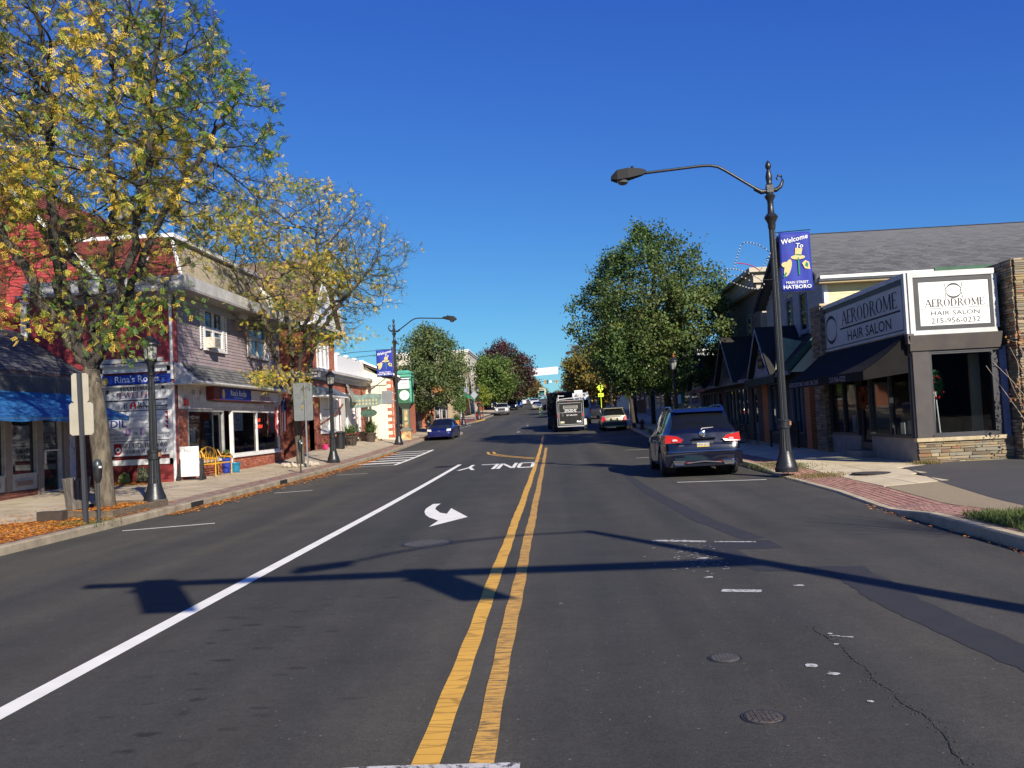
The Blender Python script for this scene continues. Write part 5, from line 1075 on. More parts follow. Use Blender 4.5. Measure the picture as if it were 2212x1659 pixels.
for (x, y, z0_, z1_, w_, nm_, c_, lab_) in [(10.68, 22.9, .3, 2.8, .12, 'curtain', 'a89a80', 'cream curtain strip at the right side of the front salon window'), (10.2, 25.2, .3, 1.35, .5, 'reception_desk', '6a5a4c', 'low brown reception desk inside the salon front window'), (9.9, 27.5, .9, 2.3, .3, 'styling_mirror', 'a8b0b4', 'pale styling mirror deep inside the salon')]:
    tt = thing(nm_, lab_, nm_.replace('_', ' '), (x, y, z0_)); b = MB(); b.box(x-w_, x+w_, y-.05, y+.05, z0_, z1_); b.box(x-w_*.9, x+w_*.9, y-.06, y+.06, z1_-.05, z1_+.02); b.build('panel', mat(nm_+'_paint', c_), tt)
# vine on the pier
VIN = mat('autumn_vine_leaf', (.4, .16, .05), None, ramp=['a4623c', '8a4a2a', 'b87c4a', '6e3c24', 'c28a52', '8a6a3a'], rough=.8, trans=.3)
tt = thing('climbing_vine', 'sprawling vine with sparse rust-brown leaves over the right stone pier', 'vine', (12, 21.5, .3)); b = MB(); st = MB()
for i in range(46):
    x, z = random.uniform(11.6, 13.2), random.uniform(.4, 3.0); p = Vector((x, 21.7, z)); d = Vector((-random.uniform(.1, 1), -random.uniform(.0, .5), random.uniform(-.1, .9))).normalized(); pts = [p.copy()]; L = random.randint(5, 11)
    for k in range(L): d = (d+Vector((random.gauss(0, .18), random.gauss(0, .1), random.gauss(-.04, .15)))).normalized(); p = p+d*.14; p.y = min(p.y, 21.76); pts.append(p.copy())
    st.tube(pts, [.008*(1-k/len(pts)*.7) for k in range(len(pts))], 4)
    for pt in pts[1:]:
        for j in range(3 if x > 11.9 else 2):
            if random.random() < .65:
                c = pt+Vector((random.gauss(0, .05), -abs(random.gauss(0, .04)), random.gauss(0, .05))); s = random.uniform(.025, .05); u_ = Vector((random.gauss(0, 1), random.gauss(0, .6), random.gauss(0, 1))).normalized(); v_ = u_.cross(Vector((0, 1, .3))).normalized(); b.rn = random.random()
                b.add([c-u_*s, c+v_*s*.8, c+u_*s*.6+v_*s*.3, c+u_*s, c-v_*s*.8], [(0, 1, 2, 3, 4)])
st.build('stems', mat('vine_stem', '9a8a78'), tt); b.build('leaves', VIN, tt, kind=None)
# pale yellow house with the large grey roof behind the salon
YEL = mat('pale_yellow_siding', 'd6cda0', 'cbc295', 2, .7, rnd=.03); YELSH = mat('off_white_siding', 'a7a8a4', '999a97', 2, .7, rnd=.03); GRS_ = mat('grey_roof_shingle', '5a5b5c', None, 5, .95, ramp=['4e4f51', '5c5d5e', '6a6a6a', '545558'], bump=.7, bscale=50)
t = thing('yellow_house', 'pale yellow house with a long grey shingle roof behind the salon', 'house', (14, 35, .3))
A1 = W(9.58, 31.0, 0); B1 = W(9.58, 39.2, -90)
b = MB(); b.box(9.6, 34, 31.02, 39.2, 0, 6.1); b.prism([(9.6, 31.02, 6.1), (9.6, 39.2, 6.1), (9.6, 35.1, 8.3)], (24, 0, 0)); b.build('wall', YEL, t)
h1 = [(2.55, 3.6, 4.4, 5.85)]
pieces('clapboard', YEL, t, boards(A1, .12, 9.5, 4.2, 6.0, h1, .165), 300, 'plank')
window(t, A1, 2.55, 3.6, 4.5, 5.85, mat('green_trim', '3c5f4a', '35543f', 3), DGLASS, rows=2, recess=-.01, proud=.05)
b = MB(); b.wbox(A1, -.02, .12, 3.2, 6.0, 0, .035); b.wbox(B1, 8.05, 8.2, 3.2, 6.1, 0, .03); b.build('corner_board', WHITE, t)
h2 = [(2.35+1, 3.2+1, 4.45, 6.0), (5.2, 6.15, 4.45, 6.0)]
gz2 = lambda c: (0, 8.05) if c < 6.1 else (4.1-4.1*(8.3-c)/2.2, 4.1+4.0*(8.3-c)/2.2)
pieces('clapboard', YELSH, t, boards(B1, 0, 8.05, 4.0, 8.2, h2, .18, gz2), 300, 'plank')  # street face boards: the yellow siding greyed, shade put into the colour
for (a0, a1, c0, c1) in h2: window(t, B1, a0, a1, c0, c1, mat('grey_window_trim', '7d7f84', None), DGLASS, rows=2, recess=-.01, proud=.05, fw=.12)
S = Slope((9.2, 30.55, 6.12), (1, 0, 0), (0, 4.5, 2.28))
b = MB(); b.prism([(9.2, 30.55, 6.0), (9.2, 35.05, 8.3), (9.2, 39.7, 6.0), (9.2, 39.7, 6.12), (9.2, 35.05, 8.42), (9.2, 30.55, 6.12)], (25, 0, 0)); b.build('roof', GRS_, t)
shingles(t, S, 30, 14, .31, GRS_, thick=.022)
b = MB(); b.prism([(9.15, 35.0, 8.42), (9.15, 35.1, 8.46), (9.15, 35.2, 8.42)], (25, 0, 0)); b.build('ridge_cap', mat('dark_ridge', '3c3d40'), t)
b = MB(); b.box(9.3, 34, 30.5, 30.56, 5.94, 6.1); b.box(9.3, 34, 30.4, 30.5, 6.0, 6.1); b.build('gutter', WHITE, t)
b = MB(); b.box(13.1, 15.0, 30.36, 30.4, 5.93, 6.16); b.build('green_gutter_piece', MT['green_trim'], t)
b = MB(); b.box(9.3, 34, 30.56, 31.0, 5.86, 5.94); b.build('soffit', mat('tan_soffit', '9a8a6c'), t)
b = MB(); b.prism([(9.14, 30.5, 5.92), (9.14, 35.05, 8.22), (9.14, 39.75, 5.92), (9.14, 39.75, 6.14), (9.14, 35.05, 8.44), (9.14, 30.5, 6.14)], (.06, 0, 0)); b.build('rake_board', mat('dark_rake', '2c2d30'), t)
# ground floor shops with the gabled pent roof
SH = thing('gabled_shop_row', 'shaded row of small shops with three steep gables over the pavement', 'shop row', (9, 40, .3))
Gd = W(8.9, 54.0, -90)                                             # a = 54 - y
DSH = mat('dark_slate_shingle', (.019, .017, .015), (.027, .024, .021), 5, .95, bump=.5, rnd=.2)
ORB = mat('orange_brick_paint', 'c47a4c', 'b86f42', 3, .85, rnd=.06)
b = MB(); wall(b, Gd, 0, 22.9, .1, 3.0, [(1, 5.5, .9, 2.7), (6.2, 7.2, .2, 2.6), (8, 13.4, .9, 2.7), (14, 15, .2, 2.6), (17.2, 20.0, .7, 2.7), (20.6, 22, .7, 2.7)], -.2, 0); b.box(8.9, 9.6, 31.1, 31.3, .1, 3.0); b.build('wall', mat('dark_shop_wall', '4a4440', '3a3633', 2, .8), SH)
pieces('brick', ORB, SH, bricks(W(8.9, 31.1, 0), 0, .72, .15, 3.0, [], .24, .09, .006)+bricks(Gd, 16.0, 16.9, .2, 3.0, [], .22, .09)+bricks(Gd, 22.3, 22.9, .2, 3.0, [], .22, .09), 300)
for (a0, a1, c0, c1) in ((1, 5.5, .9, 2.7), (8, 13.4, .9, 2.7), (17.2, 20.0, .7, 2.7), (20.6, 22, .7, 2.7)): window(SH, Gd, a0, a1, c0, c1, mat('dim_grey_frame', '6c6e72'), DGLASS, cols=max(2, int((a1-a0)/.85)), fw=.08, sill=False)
for (a0, c0, col) in ((6.2, .2, '5a2020'), (14, .2, '6c6e72')):
    b = MB(); b.wbox(Gd, a0, a0+1, c0, 2.6, -.15, -.1); d_ = b.build('door', mat('shop_door_'+('red' if col[0] == '5' else 'grey'), col), SH); b = MB(); b.wbox(Gd, a0+.2, a0+.8, c0+.9, 2.3, -.1, -.09); b.build('pane', DGLASS, d_)
b = MB()
for k in range(26): b.wbox(Gd, 8.2+k*.2, 8.27+k*.2, .9, 2.68, -.3, -.25)
for k in range(22): b.wbox(Gd, 17.3+k*.21, 17.38+k*.21, .7, 2.68, -.3, -.25)
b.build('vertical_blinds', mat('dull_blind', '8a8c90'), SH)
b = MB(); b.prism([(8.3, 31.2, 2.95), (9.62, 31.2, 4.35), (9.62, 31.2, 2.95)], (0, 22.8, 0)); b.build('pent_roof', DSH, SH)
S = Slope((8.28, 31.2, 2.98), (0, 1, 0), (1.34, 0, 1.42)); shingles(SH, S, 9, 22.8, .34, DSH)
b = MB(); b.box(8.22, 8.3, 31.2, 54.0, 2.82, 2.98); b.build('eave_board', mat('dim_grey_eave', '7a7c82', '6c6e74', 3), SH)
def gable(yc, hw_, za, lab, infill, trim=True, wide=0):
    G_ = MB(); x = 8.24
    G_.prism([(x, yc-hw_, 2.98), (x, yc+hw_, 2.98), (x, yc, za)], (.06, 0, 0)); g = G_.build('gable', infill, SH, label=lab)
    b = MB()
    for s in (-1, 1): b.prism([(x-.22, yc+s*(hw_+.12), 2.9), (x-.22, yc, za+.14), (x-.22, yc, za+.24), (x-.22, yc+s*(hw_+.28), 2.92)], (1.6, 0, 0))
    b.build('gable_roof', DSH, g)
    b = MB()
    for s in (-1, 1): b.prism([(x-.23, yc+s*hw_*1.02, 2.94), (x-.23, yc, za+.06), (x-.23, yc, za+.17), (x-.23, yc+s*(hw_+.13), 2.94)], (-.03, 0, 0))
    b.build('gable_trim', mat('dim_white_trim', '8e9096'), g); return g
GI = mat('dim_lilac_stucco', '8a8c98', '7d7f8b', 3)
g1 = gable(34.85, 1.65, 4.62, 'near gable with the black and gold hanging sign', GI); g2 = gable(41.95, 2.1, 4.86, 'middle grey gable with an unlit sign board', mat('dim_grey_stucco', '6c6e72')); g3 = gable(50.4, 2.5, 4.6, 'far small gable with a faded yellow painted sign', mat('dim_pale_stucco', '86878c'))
b = MB(); b.box(8.2, 8.34, 33.1, 38.2, 2.62, 2.9); b.build('green_band', mat('dark_green_band', '26382f', '20302a', 3), SH)
b = MB(); b.box(8.2, 8.34, 48.0, 53.3, 2.75, 2.96); b.build('brick_band', mat('dull_brick_band', '7c4a3c'), SH)
GG = W(8.18, 54, -90)
tt = thing('gable_sign', 'black sign with gold lettering on the nearest shop gable', 'sign', GG.pt(19.2, 3.3, .03), 'gable signs'); b = MB(); b.wbox(GG, 18.75, 19.6, 3.25, 4.0, .0, .04); b.build('panel', DARK, tt)
b = MB(); [b.wpoly(GG, [(a_, c_), (a_+.022, c_), (a_+.022+j_, c_+h_), (a_+j_, c_+h_)], .043) for c_, h_, n_, a0_ in ((3.82, .07, 4, 19.08), (3.62, .13, 9, 18.92), (3.36, .15, 11, 18.86)) for a_, j_ in [(a0_+k*.055, (.02, -.015, .0)[k % 3]) for k in range(n_)]]; b.build('lettering', mat('sign_gold_leaf', (.5, .33, .08)), tt)
tt = thing('gable_sign', 'blank dark sign board hanging in the middle shop gable', 'sign', GG.pt(12.2, 3.3, .03), 'gable signs'); b = MB(); b.wbox(GG, 11.6, 12.7, 3.2, 3.95, .0, .05); b.build('panel', mat('dim_board', '45474a'), tt); b = MB(); b.wbox(GG, 12.1, 12.15, 3.95, 4.2, 0, .03); b.build('hook', BLACKM, tt)
tt = thing('gable_sign', 'yellow and green painted triangular sign in the farthest shop gable', 'sign', GG.pt(3.6, 3.1, .03), 'gable signs'); b = MB(); b.prism([GG.pt(2.3, 3.1, .0), GG.pt(4.9, 3.1, 0), GG.pt(3.6, 4.2, 0)], (-.04, 0, 0)); b.build('panel', mat('faded_yellow_sign', '8a8434', '4a5a2c', 4), tt)
# side dormer of green shingles catching the light
b = MB(); b.prism([(8.26, 33.1, 3.0), (9.0, 33.1, 3.0), (9.3, 33.1, 4.1), (8.5, 33.1, 4.3)], (0, .12, 0)); b.build('green_shingle_cheek', mat('sage_shingle', '9aa88c', '85937a', 6, .9), SH)
b = MB(); b.prism([(8.2, 31.1, 2.9), (9.7, 31.1, 4.45), (9.7, 31.1, 4.7), (8.1, 31.1, 3.05)], (0, -.06, 0)); b.build('green_verge', MT['green_trim'], SH)
b = MB(); b.prism([(8.3, 31.15, 2.9), (9.62, 31.15, 2.9), (9.62, 31.15, 4.3)], (0, -.04, 0)); b.build('cream_verge_panel', mat('cream_panel', 'cdc4a0'), SH)
# grey clapboard building above the shops
t = thing('grey_clapboard_building', 'tall shaded grey clapboard building with bracketed cornice above the gabled shops', 'building', (13, 47, .3))
GRC = mat('grey_clapboard', '77736b', '6b6861', 2, .8, rnd=.04)
b = MB(); b.box(9.6, 19, 40.0, 50.4, 0, 7.5); b.build('wall', GRC, t)
h3 = [(6.2, 7.1, 4.6, 6.2), (11.2, 12.1, 4.6, 6.2)]
Gu = W(9.58, 54.2, -90); pieces('clapboard', GRC, t, boards(Gu, 3.8, 14.1, 4.0, 7.1, h3, .2), 300, 'plank'); pieces('clapboard', GRC, t, boards(W(9.6, 39.98, 0), 0, 3, 6.0, 7.2, [], .2), 40, 'plank')
for (a0, a1, c0, c1) in h3: window(t, Gu, a0, a1, c0, c1, mat('dim_window_trim', '8d8b85'), DGLASS, rows=2, recess=-.01, proud=.05, fw=.1)
b = MB(); b.box(9.2, 19, 39.7, 50.6, 7.3, 7.75); b.box(9.0, 19, 39.5, 50.8, 7.75, 7.95); b.box(9.35, 19, 39.85, 50.6, 7.05, 7.3)
for k in range(17): b.box(9.15, 9.4, 40+k*.6, 40.15+k*.6, 7.1, 7.3)
b.build('cornice', mat('cream_cornice', 'b9b09a', 'a39a85', 2, .7), t)
b = MB(); b.wbox(Gu, 14.0, 14.2, 4, 7.1, 0, .04); b.wbox(W(9.6, 39.98, 0), -.04, .3, 4.4, 7.1, 0, .04); b.build('corner_board', mat('cream_cornice', 'b9b09a'), t)
b = MB(); b.tube([(9.5, 44, 5.0), (9.1, 44, 5.05), (9.05, 44, 4.9)], .03, 6); lump(b, (9.05, 44, 4.8), .09); b.build('wall_lamp', WHITE, t)
# farther right side
block('white_storefront', 'white painted storefront with glazed bays behind the big street tree', 9.3, 20, 55.5, 72, 5.4, mat('white_storefront_paint', '9d9f9f', '8c8e8e', 2), cornice=mat('white_trim_2', 'b0b2b2'), wins=[('west', 1+k*3.8, 4.2+k*3.8, 1.6, 3.7, MT['grey_shop_frame'], DGLASS, 3, 1) for k in range(4)]+[('cam', .6, 2.2, 3.4, 4.8, WHITE, DGLASS, 1, 1)])
block('blue_grey_shop', 'blue grey flat roofed shop beyond the white storefront on the right', 9.6, 22, 74, 92, 5.6, mat('blue_grey_wall', '6c7680', '5c6670', 2), wins=[('west', 1+k*4.2, 4.2+k*4.2, 2.2, 4.2, MT['grey_shop_frame'], DGLASS, 2, 1) for k in range(4)], cornice=MT['white_trim_2'])
block('dark_brick_shop', 'dark brick shop far down the right side', 10, 22, 95, 116, 8.2, mat('far_dark_brick', '5a3a30', '4a2f27', 3), wins=[('west', 1+k*5, 3+k*5, c, c+1.8, WHITE, DGLASS, 1, 2) for k in range(4) for c in (3.4, 6.0)])
block('cream_shop', 'cream walled shop far down the right side behind the autumn tree', 10.4, 22, 120, 145, 8.6, mat('cream_stucco', 'd8d0ae'), wins=[('west', 1+k*5, 3+k*5, 4.6, 6.8, WHITE, DGLASS, 1, 2) for k in range(4)], cornice=WHITE)
block('far_right_building', 'plain brown building at the far right end of the street', 10.4, 24, 150, 200, 12.5, mat('far_brown_wall', '6d5a4a', '5d4c3e', 2), wins=[('west', 2+k*8, 4+k*8, c, c+2.2, WHITE, DGLASS, 1, 2) for k in range(5) for c in (6.6, 9.4)])
# ================================================================ STREET FURNITURE
def lamp_base(b, rs=1):
    b.lathe([(.27, 0), (.275, .1), (.25, .13), (.24, .2), (.2, .3), (.165, .42), (.15, .5)], n=24)
def lamp_common(t):
    b = MB(); lamp_base(b); b.build('base', BLACKM, t, smooth=True)
    b = MB(); b.lathe([(.145, .5), (.13, .75), (.122, 1.06)], n=32, flute=.08); b.build('fluted_shaft', BLACKM, t)
    b = MB(); b.lathe([(.12, 1.05), (.15, 1.06), (.15, 1.1), (.135, 1.12), (.135, 1.2), (.15, 1.22), (.15, 1.26), (.1, 1.28)], n=24); b.build('collar', BLACKM, t, smooth=True)
    b = MB(); b.box(.11, .165, -.04, .04, 1.12, 1.22); b.build('tag', mat('aged_brass_tag', '9a6a4c'), t)
HATY = mat('banner_yellow', 'c9b27c'); GRNB = mat('banner_green', '1f7a5c'); BLUEB = mat('banner_blue', '1b2f96', '1a2a86', 3, .7); BINK = mat('banner_ink', (.02, .02, .03)); SWH = MT['sign_white']
def banner(t, x0, x1, z0, z1, rot=0):
    b = MB(); b.tube([(0, 0, z1+.01), (x1+.02*(1 if x1 > 0 else -1), 0, z1+.04)], .012, 6); b.tube([(0, 0, z0-.01), (x1+.02*(1 if x1 > 0 else -1), 0, z0-.02)], .012, 6); b.build('banner_arm', BLACKM, t)
    xa, xb = min(x0, x1), max(x0, x1); Wb = W(xa, 0, 0); wd = xb-xa; n = 12; vs = []
    for j in range(n+1):
        for i in range(n+1): vs.append((xa+wd*i/n, .012*math.sin(i*.9+j*.25), z0+(z1-z0)*j/n))
    b = MB(); b.add(vs, [(j*(n+1)+i, j*(n+1)+i+1, (j+1)*(n+1)+i+1, (j+1)*(n+1)+i) for j in range(n) for i in range(n)]); bn = b.build('banner', BLUEB, t, smooth=True); bn.modifiers.new('s', 'SOLIDIFY').thickness = .004
    s = wd/.74; h = (z1-z0)/1.45; d = .02; cx = wd/2
    b = MB(); b.text(Wb, cx*.98, z0+1.22*h, d, 'Welcome', .165*s, 1.0, rot=12, shear=.25, bold=.012); b.text(Wb, cx*1.25, z0+1.06*h, d, 'To', .16*s, shear=.25, bold=.012)
    b.text(Wb, cx, z0+.19*h, d, 'MAIN STREET', .088*s, 1.0, bold=.008); b.text(Wb, cx, z0+.07*h, d, 'HATBORO', .125*s, 1.12, bold=.012); b.build('lettering', SWH, bn)
    P = lambda a, c: (cx+a*s, z0+c*h)
    b = MB(); b.wpoly(Wb, [P(-.02, .87), P(.12, .84), P(.17, 1.04), P(.0, 1.06)], d); b.wpoly(Wb, [P(.05+.17*math.cos(a), .83+.055*math.sin(a)) for a in [k*PI/8 for k in range(16)]], d+.001)
    b.wpoly(Wb, [P(-.2+.1*math.cos(a), .58+.17*math.sin(a)+.12*math.cos(a)) for a in [k*PI/8 for k in range(16)]], d); b.wpoly(Wb, [P(-.25+.1*math.cos(a), .66+.07*math.sin(a)) for a in [k*PI/8 for k in range(16)]], d+.002)
    b.wpoly(Wb, [P(.14, .68), P(.22, .75), P(.31, .7), P(.32, .58), P(.33, .52), P(.2, .55)], d); b.build('hat_emblem', HATY, bn)
    b = MB(); b.wpoly(Wb, [P(-.005, .885), P(.13, .86), P(.135, .895), P(0, .915)], d+.003); b.wpoly(Wb, [P(.04, .82), P(.075, .82), P(.08, .4), P(.045, .4)], d+.002); b.wpoly(Wb, [P(.2, .62), P(.24, .71), P(.29, .66), P(.27, .57)], d+.003)
    b.wpoly(Wb, [P(-.33, .36), P(-.29, .35), P(-.22, .46), P(-.26, .48)], d+.002); b.build('hat_band', GRNB, bn)
def tall_lamp(label, sgn=-1, reach=3.7, ban=None):
    t = thing('street_lamp', label, 'street lamp', (0, 0, 0), 'tall black cobra-arm street lamps'); lamp_common(t)
    b = MB(); b.lathe([(.098, 1.26), (.09, 3.5), (.075, 5.9)], n=32, flute=.1); b.build('shaft', BLACKM, t)
    b = MB(); b.lathe([(.075, 5.88), (.09, 5.95), (.095, 6.05), (.15, 6.16), (.165, 6.2), (.12, 6.26), (.08, 6.3), (.07, 6.5), (.075, 6.6), (.12, 6.68), (.13, 6.72), (.085, 6.76), (.07, 6.84)], n=24)
    b.box(-.08, .08, -.08, .08, 6.8, 6.98); b.lathe([(.075, 6.97), (.085, 7.0), (.06, 7.04), (.075, 7.12), (.08, 7.2), (.05, 7.34), (.035, 7.37), (.06, 7.4), (.075, 7.45), (.06, 7.52), (.03, 7.57), (.005, 7.6)], n=18); b.build('capital', BLACKM, t, smooth=True, sharp=45)
    b = MB(); b.tube([(0, 0, 6.85), (sgn*.2, 0, 6.83), (sgn*.36, 0, 6.93)], [.05, .06, .055], 10); b.tube([(sgn*.3, 0, 6.9), (sgn*1.05, 0, 7.42), (sgn*1.22, 0, 7.52), (sgn*1.4, 0, 7.56), (sgn*1.6, 0, 7.565), (sgn*(reach-.7), 0, 7.47)], .034, 10); b.build('arm', BLACKM, t, smooth=True, sharp=60)
    b = MB(); sc = [(0, 0, 6.86), (-sgn*.16, 0, 6.86), (-sgn*.27, 0, 6.94), (-sgn*.33, 0, 7.08), (-sgn*.3, 0, 7.2), (-sgn*.22, 0, 7.22), (-sgn*.19, 0, 7.16), (-sgn*.22, 0, 7.11)]; b.tube(sc, [.05, .055, .05, .035, .03, .028, .028, .03], 10); b.build('scroll', BLACKM, t, smooth=True, sharp=60)
    # head
    a = reach-.78; secs = [(a, .06, 7.43, 7.54), (a+.12, .09, 7.38, 7.58), (a+.45, .17, 7.30, 7.60), (a+.72, .17, 7.27, 7.56), (a+.86, .1, 7.31, 7.43)]
    vs = []; 
    for (x, hw, z0, z1) in secs: vs += [(sgn*x, -hw, z0+.04), (sgn*x, hw, z0+.04), (sgn*x, hw*.75, z1), (sgn*x, -hw*.75, z1)]
    fs = [(0, 3, 2, 1)] + [(16, 17, 18, 19)] + [(i*4+j, i*4+(j+1) % 4, (i+1)*4+(j+1) % 4, (i+1)*4+j) for i in range(4) for j in range(4)]
    b = MB(); b.add(vs, fs); b.tube([(sgn*(a+.33), 0, 7.58), (sgn*(a+.33), 0, 7.66)], .035, 8); h = b.build('lamp_head', mat('charcoal_head', (.014, .014, .015), rough=.7, spec=.25), t)
    b = MB(); b.lathe([(.14, 7.31), (.13, 7.26), (.08, 7.22), (.01, 7.21)], (sgn*(a+.58), 0, 0), 16); b.build('lens', mat('lamp_lens', (.10, .10, .10), rough=.2, spec=.6), h, smooth=True)
    if ban: banner(t, *ban)
    return t
def place(t, x, y, z): t.location = (x, y, z)
LR = tall_lamp('tall black cobra-arm street lamp with blue banner and wire hat on the right kerb', -1, 3.75, (.15, .9, 4.35, 5.8))
place(LR, 5.55, 21.7, .14)
LL = tall_lamp('tall black street lamp with blue banner beside the green clock on the left', 1, 3.75, (-.15, -1.15, 4.15, 5.75))
place(LL, -9.35, 53.0, zl(-9.35, 53))
LF = tall_lamp('distant tall street lamp with its arm poking out of the right hand trees', -1, 4.0); place(LF, 5.9, 105, zp(105)+.14)
# wire hat decoration on the right lamp
t = thing('light_decoration', 'wire top hat outline strung with small bulbs hanging off the tall right lamp', 'light decoration', (5.0, 21.6, 5.0), None)
O = lambda u, v: ((u)*.542/1.0, v)   # crop pixels to metres below
def hp(px, py): return (5.55+(px-1108)*.00350*1.0, 21.62, 4.35+.14+(1100-py)*.00345)
crown = [hp(*p) for p in [(825, 920), (850, 840), (880, 760), (905, 738), (950, 742), (1010, 765), (1055, 795), (1078, 825), (1060, 870), (1020, 920), (990, 960)]]
brim1 = [hp(*p) for p in [(745, 960), (745, 930), (780, 918), (840, 925), (900, 945), (950, 972), (1000, 1005), (1025, 1040), (1010, 1065), (980, 1072), (920, 1062), (860, 1040), (800, 1010), (760, 985), (745, 960)]]
band = [hp(*p) for p in [(845, 880), (900, 888), (950, 905), (1000, 940)]]; brim2 = [hp(*p) for p in [(800, 965), (850, 972), (900, 992), (950, 1022)]]
b = MB(); [b.tube(c_, .009, 5) for c_ in (crown, brim1, brim2)]; b.tube([hp(1050, 860), hp(1100, 860)], .012, 5); b.tube([hp(1020, 1010), hp(1100, 1010)], .012, 5); b.build('wire_frame', BLACKM, t)
b = MB(); b.tube(band, .012, 5); b.build('red_band', mat('red_wire', '9a2030'), t)
b = MB()
for c_ in (crown, brim1, brim2):
    for p, q in zip(c_, c_[1:]):
        n = max(1, int((Vector(q)-Vector(p)).length/.07))
        for k in range(n): c0 = Vector(p).lerp(Vector(q), k/n); lump(b, (c0.x, c0.y-.01, c0.z), .016, 1.2, 5, 4)
b.build('bulbs', mat('bulb_glass', (.45, .45, .42), rough=.2), t)
t = thing('wall_bracket_sign', 'blank grey metal sign plate clamped to the tall left lamp below its banner', 'sign', (-9.9, 52.95, 3.0)); b = MB(); b.box(-10.25, -9.6, 52.9, 52.92, 3.05, 3.85); b.build('plate', GREYM, t); b = MB(); b.box(-9.6, -9.4, 52.9, 52.93, 3.2, 3.25); b.box(-9.6, -9.4, 52.9, 52.93, 3.65, 3.7); b.build('clamp', GREYM, t)
# lantern lamps
def lantern_lamp(label):
    t = thing('lantern_lamp', label, 'street lamp', (0, 0, 0), 'black lantern street lamps'); lamp_common(t)
    b = MB(); b.lathe([(.095, 1.26), (.085, 2.2), (.07, 3.0)], n=32, flute=.1); b.build('shaft', BLACKM, t)
    b = MB(); b.lathe([(.07, 2.98), (.1, 3.02), (.1, 3.08), (.075, 3.1), (.08, 3.25), (.14, 3.34), (.14, 3.38)], n=20); b.tube([(-.32, 0, 2.3), (.32, 0, 2.3)], .015, 6); lump(b, (-.33, 0, 2.3), .035); lump(b, (.33, 0, 2.3), .035); b.build('neck', BLACKM, t, smooth=True)
    b = MB(); b.lathe([(.13, 3.38), (.17, 3.72)], n=8); b.build('lantern_glass', mat('lantern_glass', (.3, .3, .27), rough=.2, spec=.7), t)
    b = MB(); [b.tube([(.135*math.cos(a), .135*math.sin(a), 3.36), (.175*math.cos(a), .175*math.sin(a), 3.74)], .01, 4) for a in [k*PI/4 for k in range(8)]]
    b.lathe([(.24, 3.72), (.23, 3.75), (.15, 3.84), (.09, 3.9), (.07, 3.93)], n=20); b.build('lantern_hood', BLACKM, t)
    b = MB(); b.lathe([(.07, 3.92), (.08, 3.96), (.05, 4.02), (.02, 4.05), (.008, 4.13)], n=14); b.build('finial', mat('copper_finial', '9a5a38', rough=.4, metal=.6), t, smooth=True)
    return t
L1 = lantern_lamp('black lantern lamp post beside the near left tree in front of the sign boards'); place(L1, -9.3, 20.2, zl(-9.3, 20.2))
for i, (x, y, lab) in enumerate([(-9.5, 37.7, 'black lantern lamp with a copper finial just before the brick gabled building'), (-8.65, 85, 'distant black lantern lamp beside the young tree on the left corner'), (-8.9, 106, 'far black lantern lamp post by the yellow kerb on the left'), (5.6, 40.6, 'black lantern lamp in the shade between the big tree and the shop gables'), (6.35, 69, 'slim lantern lamp in shade behind the leaning right tree trunk'), (6.1, 92, 'far lantern lamp behind the yellow pedestrian sign')]):
    dup(L1, (x, y, (zl if x < 0 else zr)(x, y)), label=lab)
# parking meters
def meter(label):
    t = thing('parking_meter', label, 'parking meter', (0, 0, 0), 'single head parking meters')
    b = MB(); b.lathe([(.055, 0), (.055, .02), (.032, .03), (.03, .8)], n=12); b.build('pole', mat('painted_grey_pole', (.035, .038, .042), rough=.5), t)
    b = MB(); b.lathe([(.04, .76), (.07, .84), (.085, 1.0), (.085, 1.08)], n=16); b.build('housing', BLACKM, t, smooth=True, sharp=50)
    b = MB(); b.lathe([(.085, 1.08), (.08, 1.13), (.06, 1.18), (.03, 1.205), (.005, 1.21)], n=16); b.build('dome', mat('meter_dome', (.03, .04, .04), rough=.35), t, smooth=True)
    b = MB(); b.box(.02, .065, -.09, -.078, 1.04, 1.075); b.build('display', SWH, t)
    return t
M1 = meter('parking meter on a grey pole in the leaves before the near left tree'); place(M1, -8.72, 16.55, zl(-8.8, 16.5)); M1.rotation_euler.z = .5
for (x, y, lab) in [(-9.05, 31.2, 'parking meter beside the second left tree'), (-8.75, 61.5, 'parking meter at the kerb behind the blue car'), (5.75, 42.2, 'nearer of two shaded parking meters on the right pavement'), (5.8, 43.6, 'farther of two shaded parking meters on the right pavement')]:
    dup(M1, (x, y, (zl if x < 0 else zr)(x, y)), label=lab)
# sign posts with the backs of signs
def sign_post(label, x, y, z0, h, plates, m=None, r=.03, tilt=(0, 0), rot=0, sq=True):
    t = thing('sign_post', label, 'sign post', (x, y, z0)); b = MB(); tx = lambda z: x+tilt[0]*(z-z0)
    b.prism([(x-r, y-r, z0), (x+r, y-r, z0), (x+r, y+r, z0), (x-r, y+r, z0)], (tilt[0]*h, 0, h)); b.build('post', m or GREYM, t)
    for (w_, c0, c1, off, mm) in plates:
        b = MB(); cx = tx(z0+(c0+c1)/2)+off; ca, sa = math.cos(rot), math.sin(rot); k = .04
        pts = [(-w_/2+k, c0), (w_/2-k, c0), (w_/2, c0+k), (w_/2, c1-k), (w_/2-k, c1), (-w_/2+k, c1), (-w_/2, c1-k), (-w_/2, c0+k)]
        b.prism([(cx+a*ca, y+r+.012+a*sa, z0+c) for a, c in pts], (0, .004, 0)); b.build('sign_plate', mm, t)
        b = MB(); [b.lathe([(.012, -.004), (.012, 0)], (cx, 0, 0), 6) for _ in ()]
    return t
PLT = mat('beige_sign_back', '9c9686', '8e8878', 2, .6)
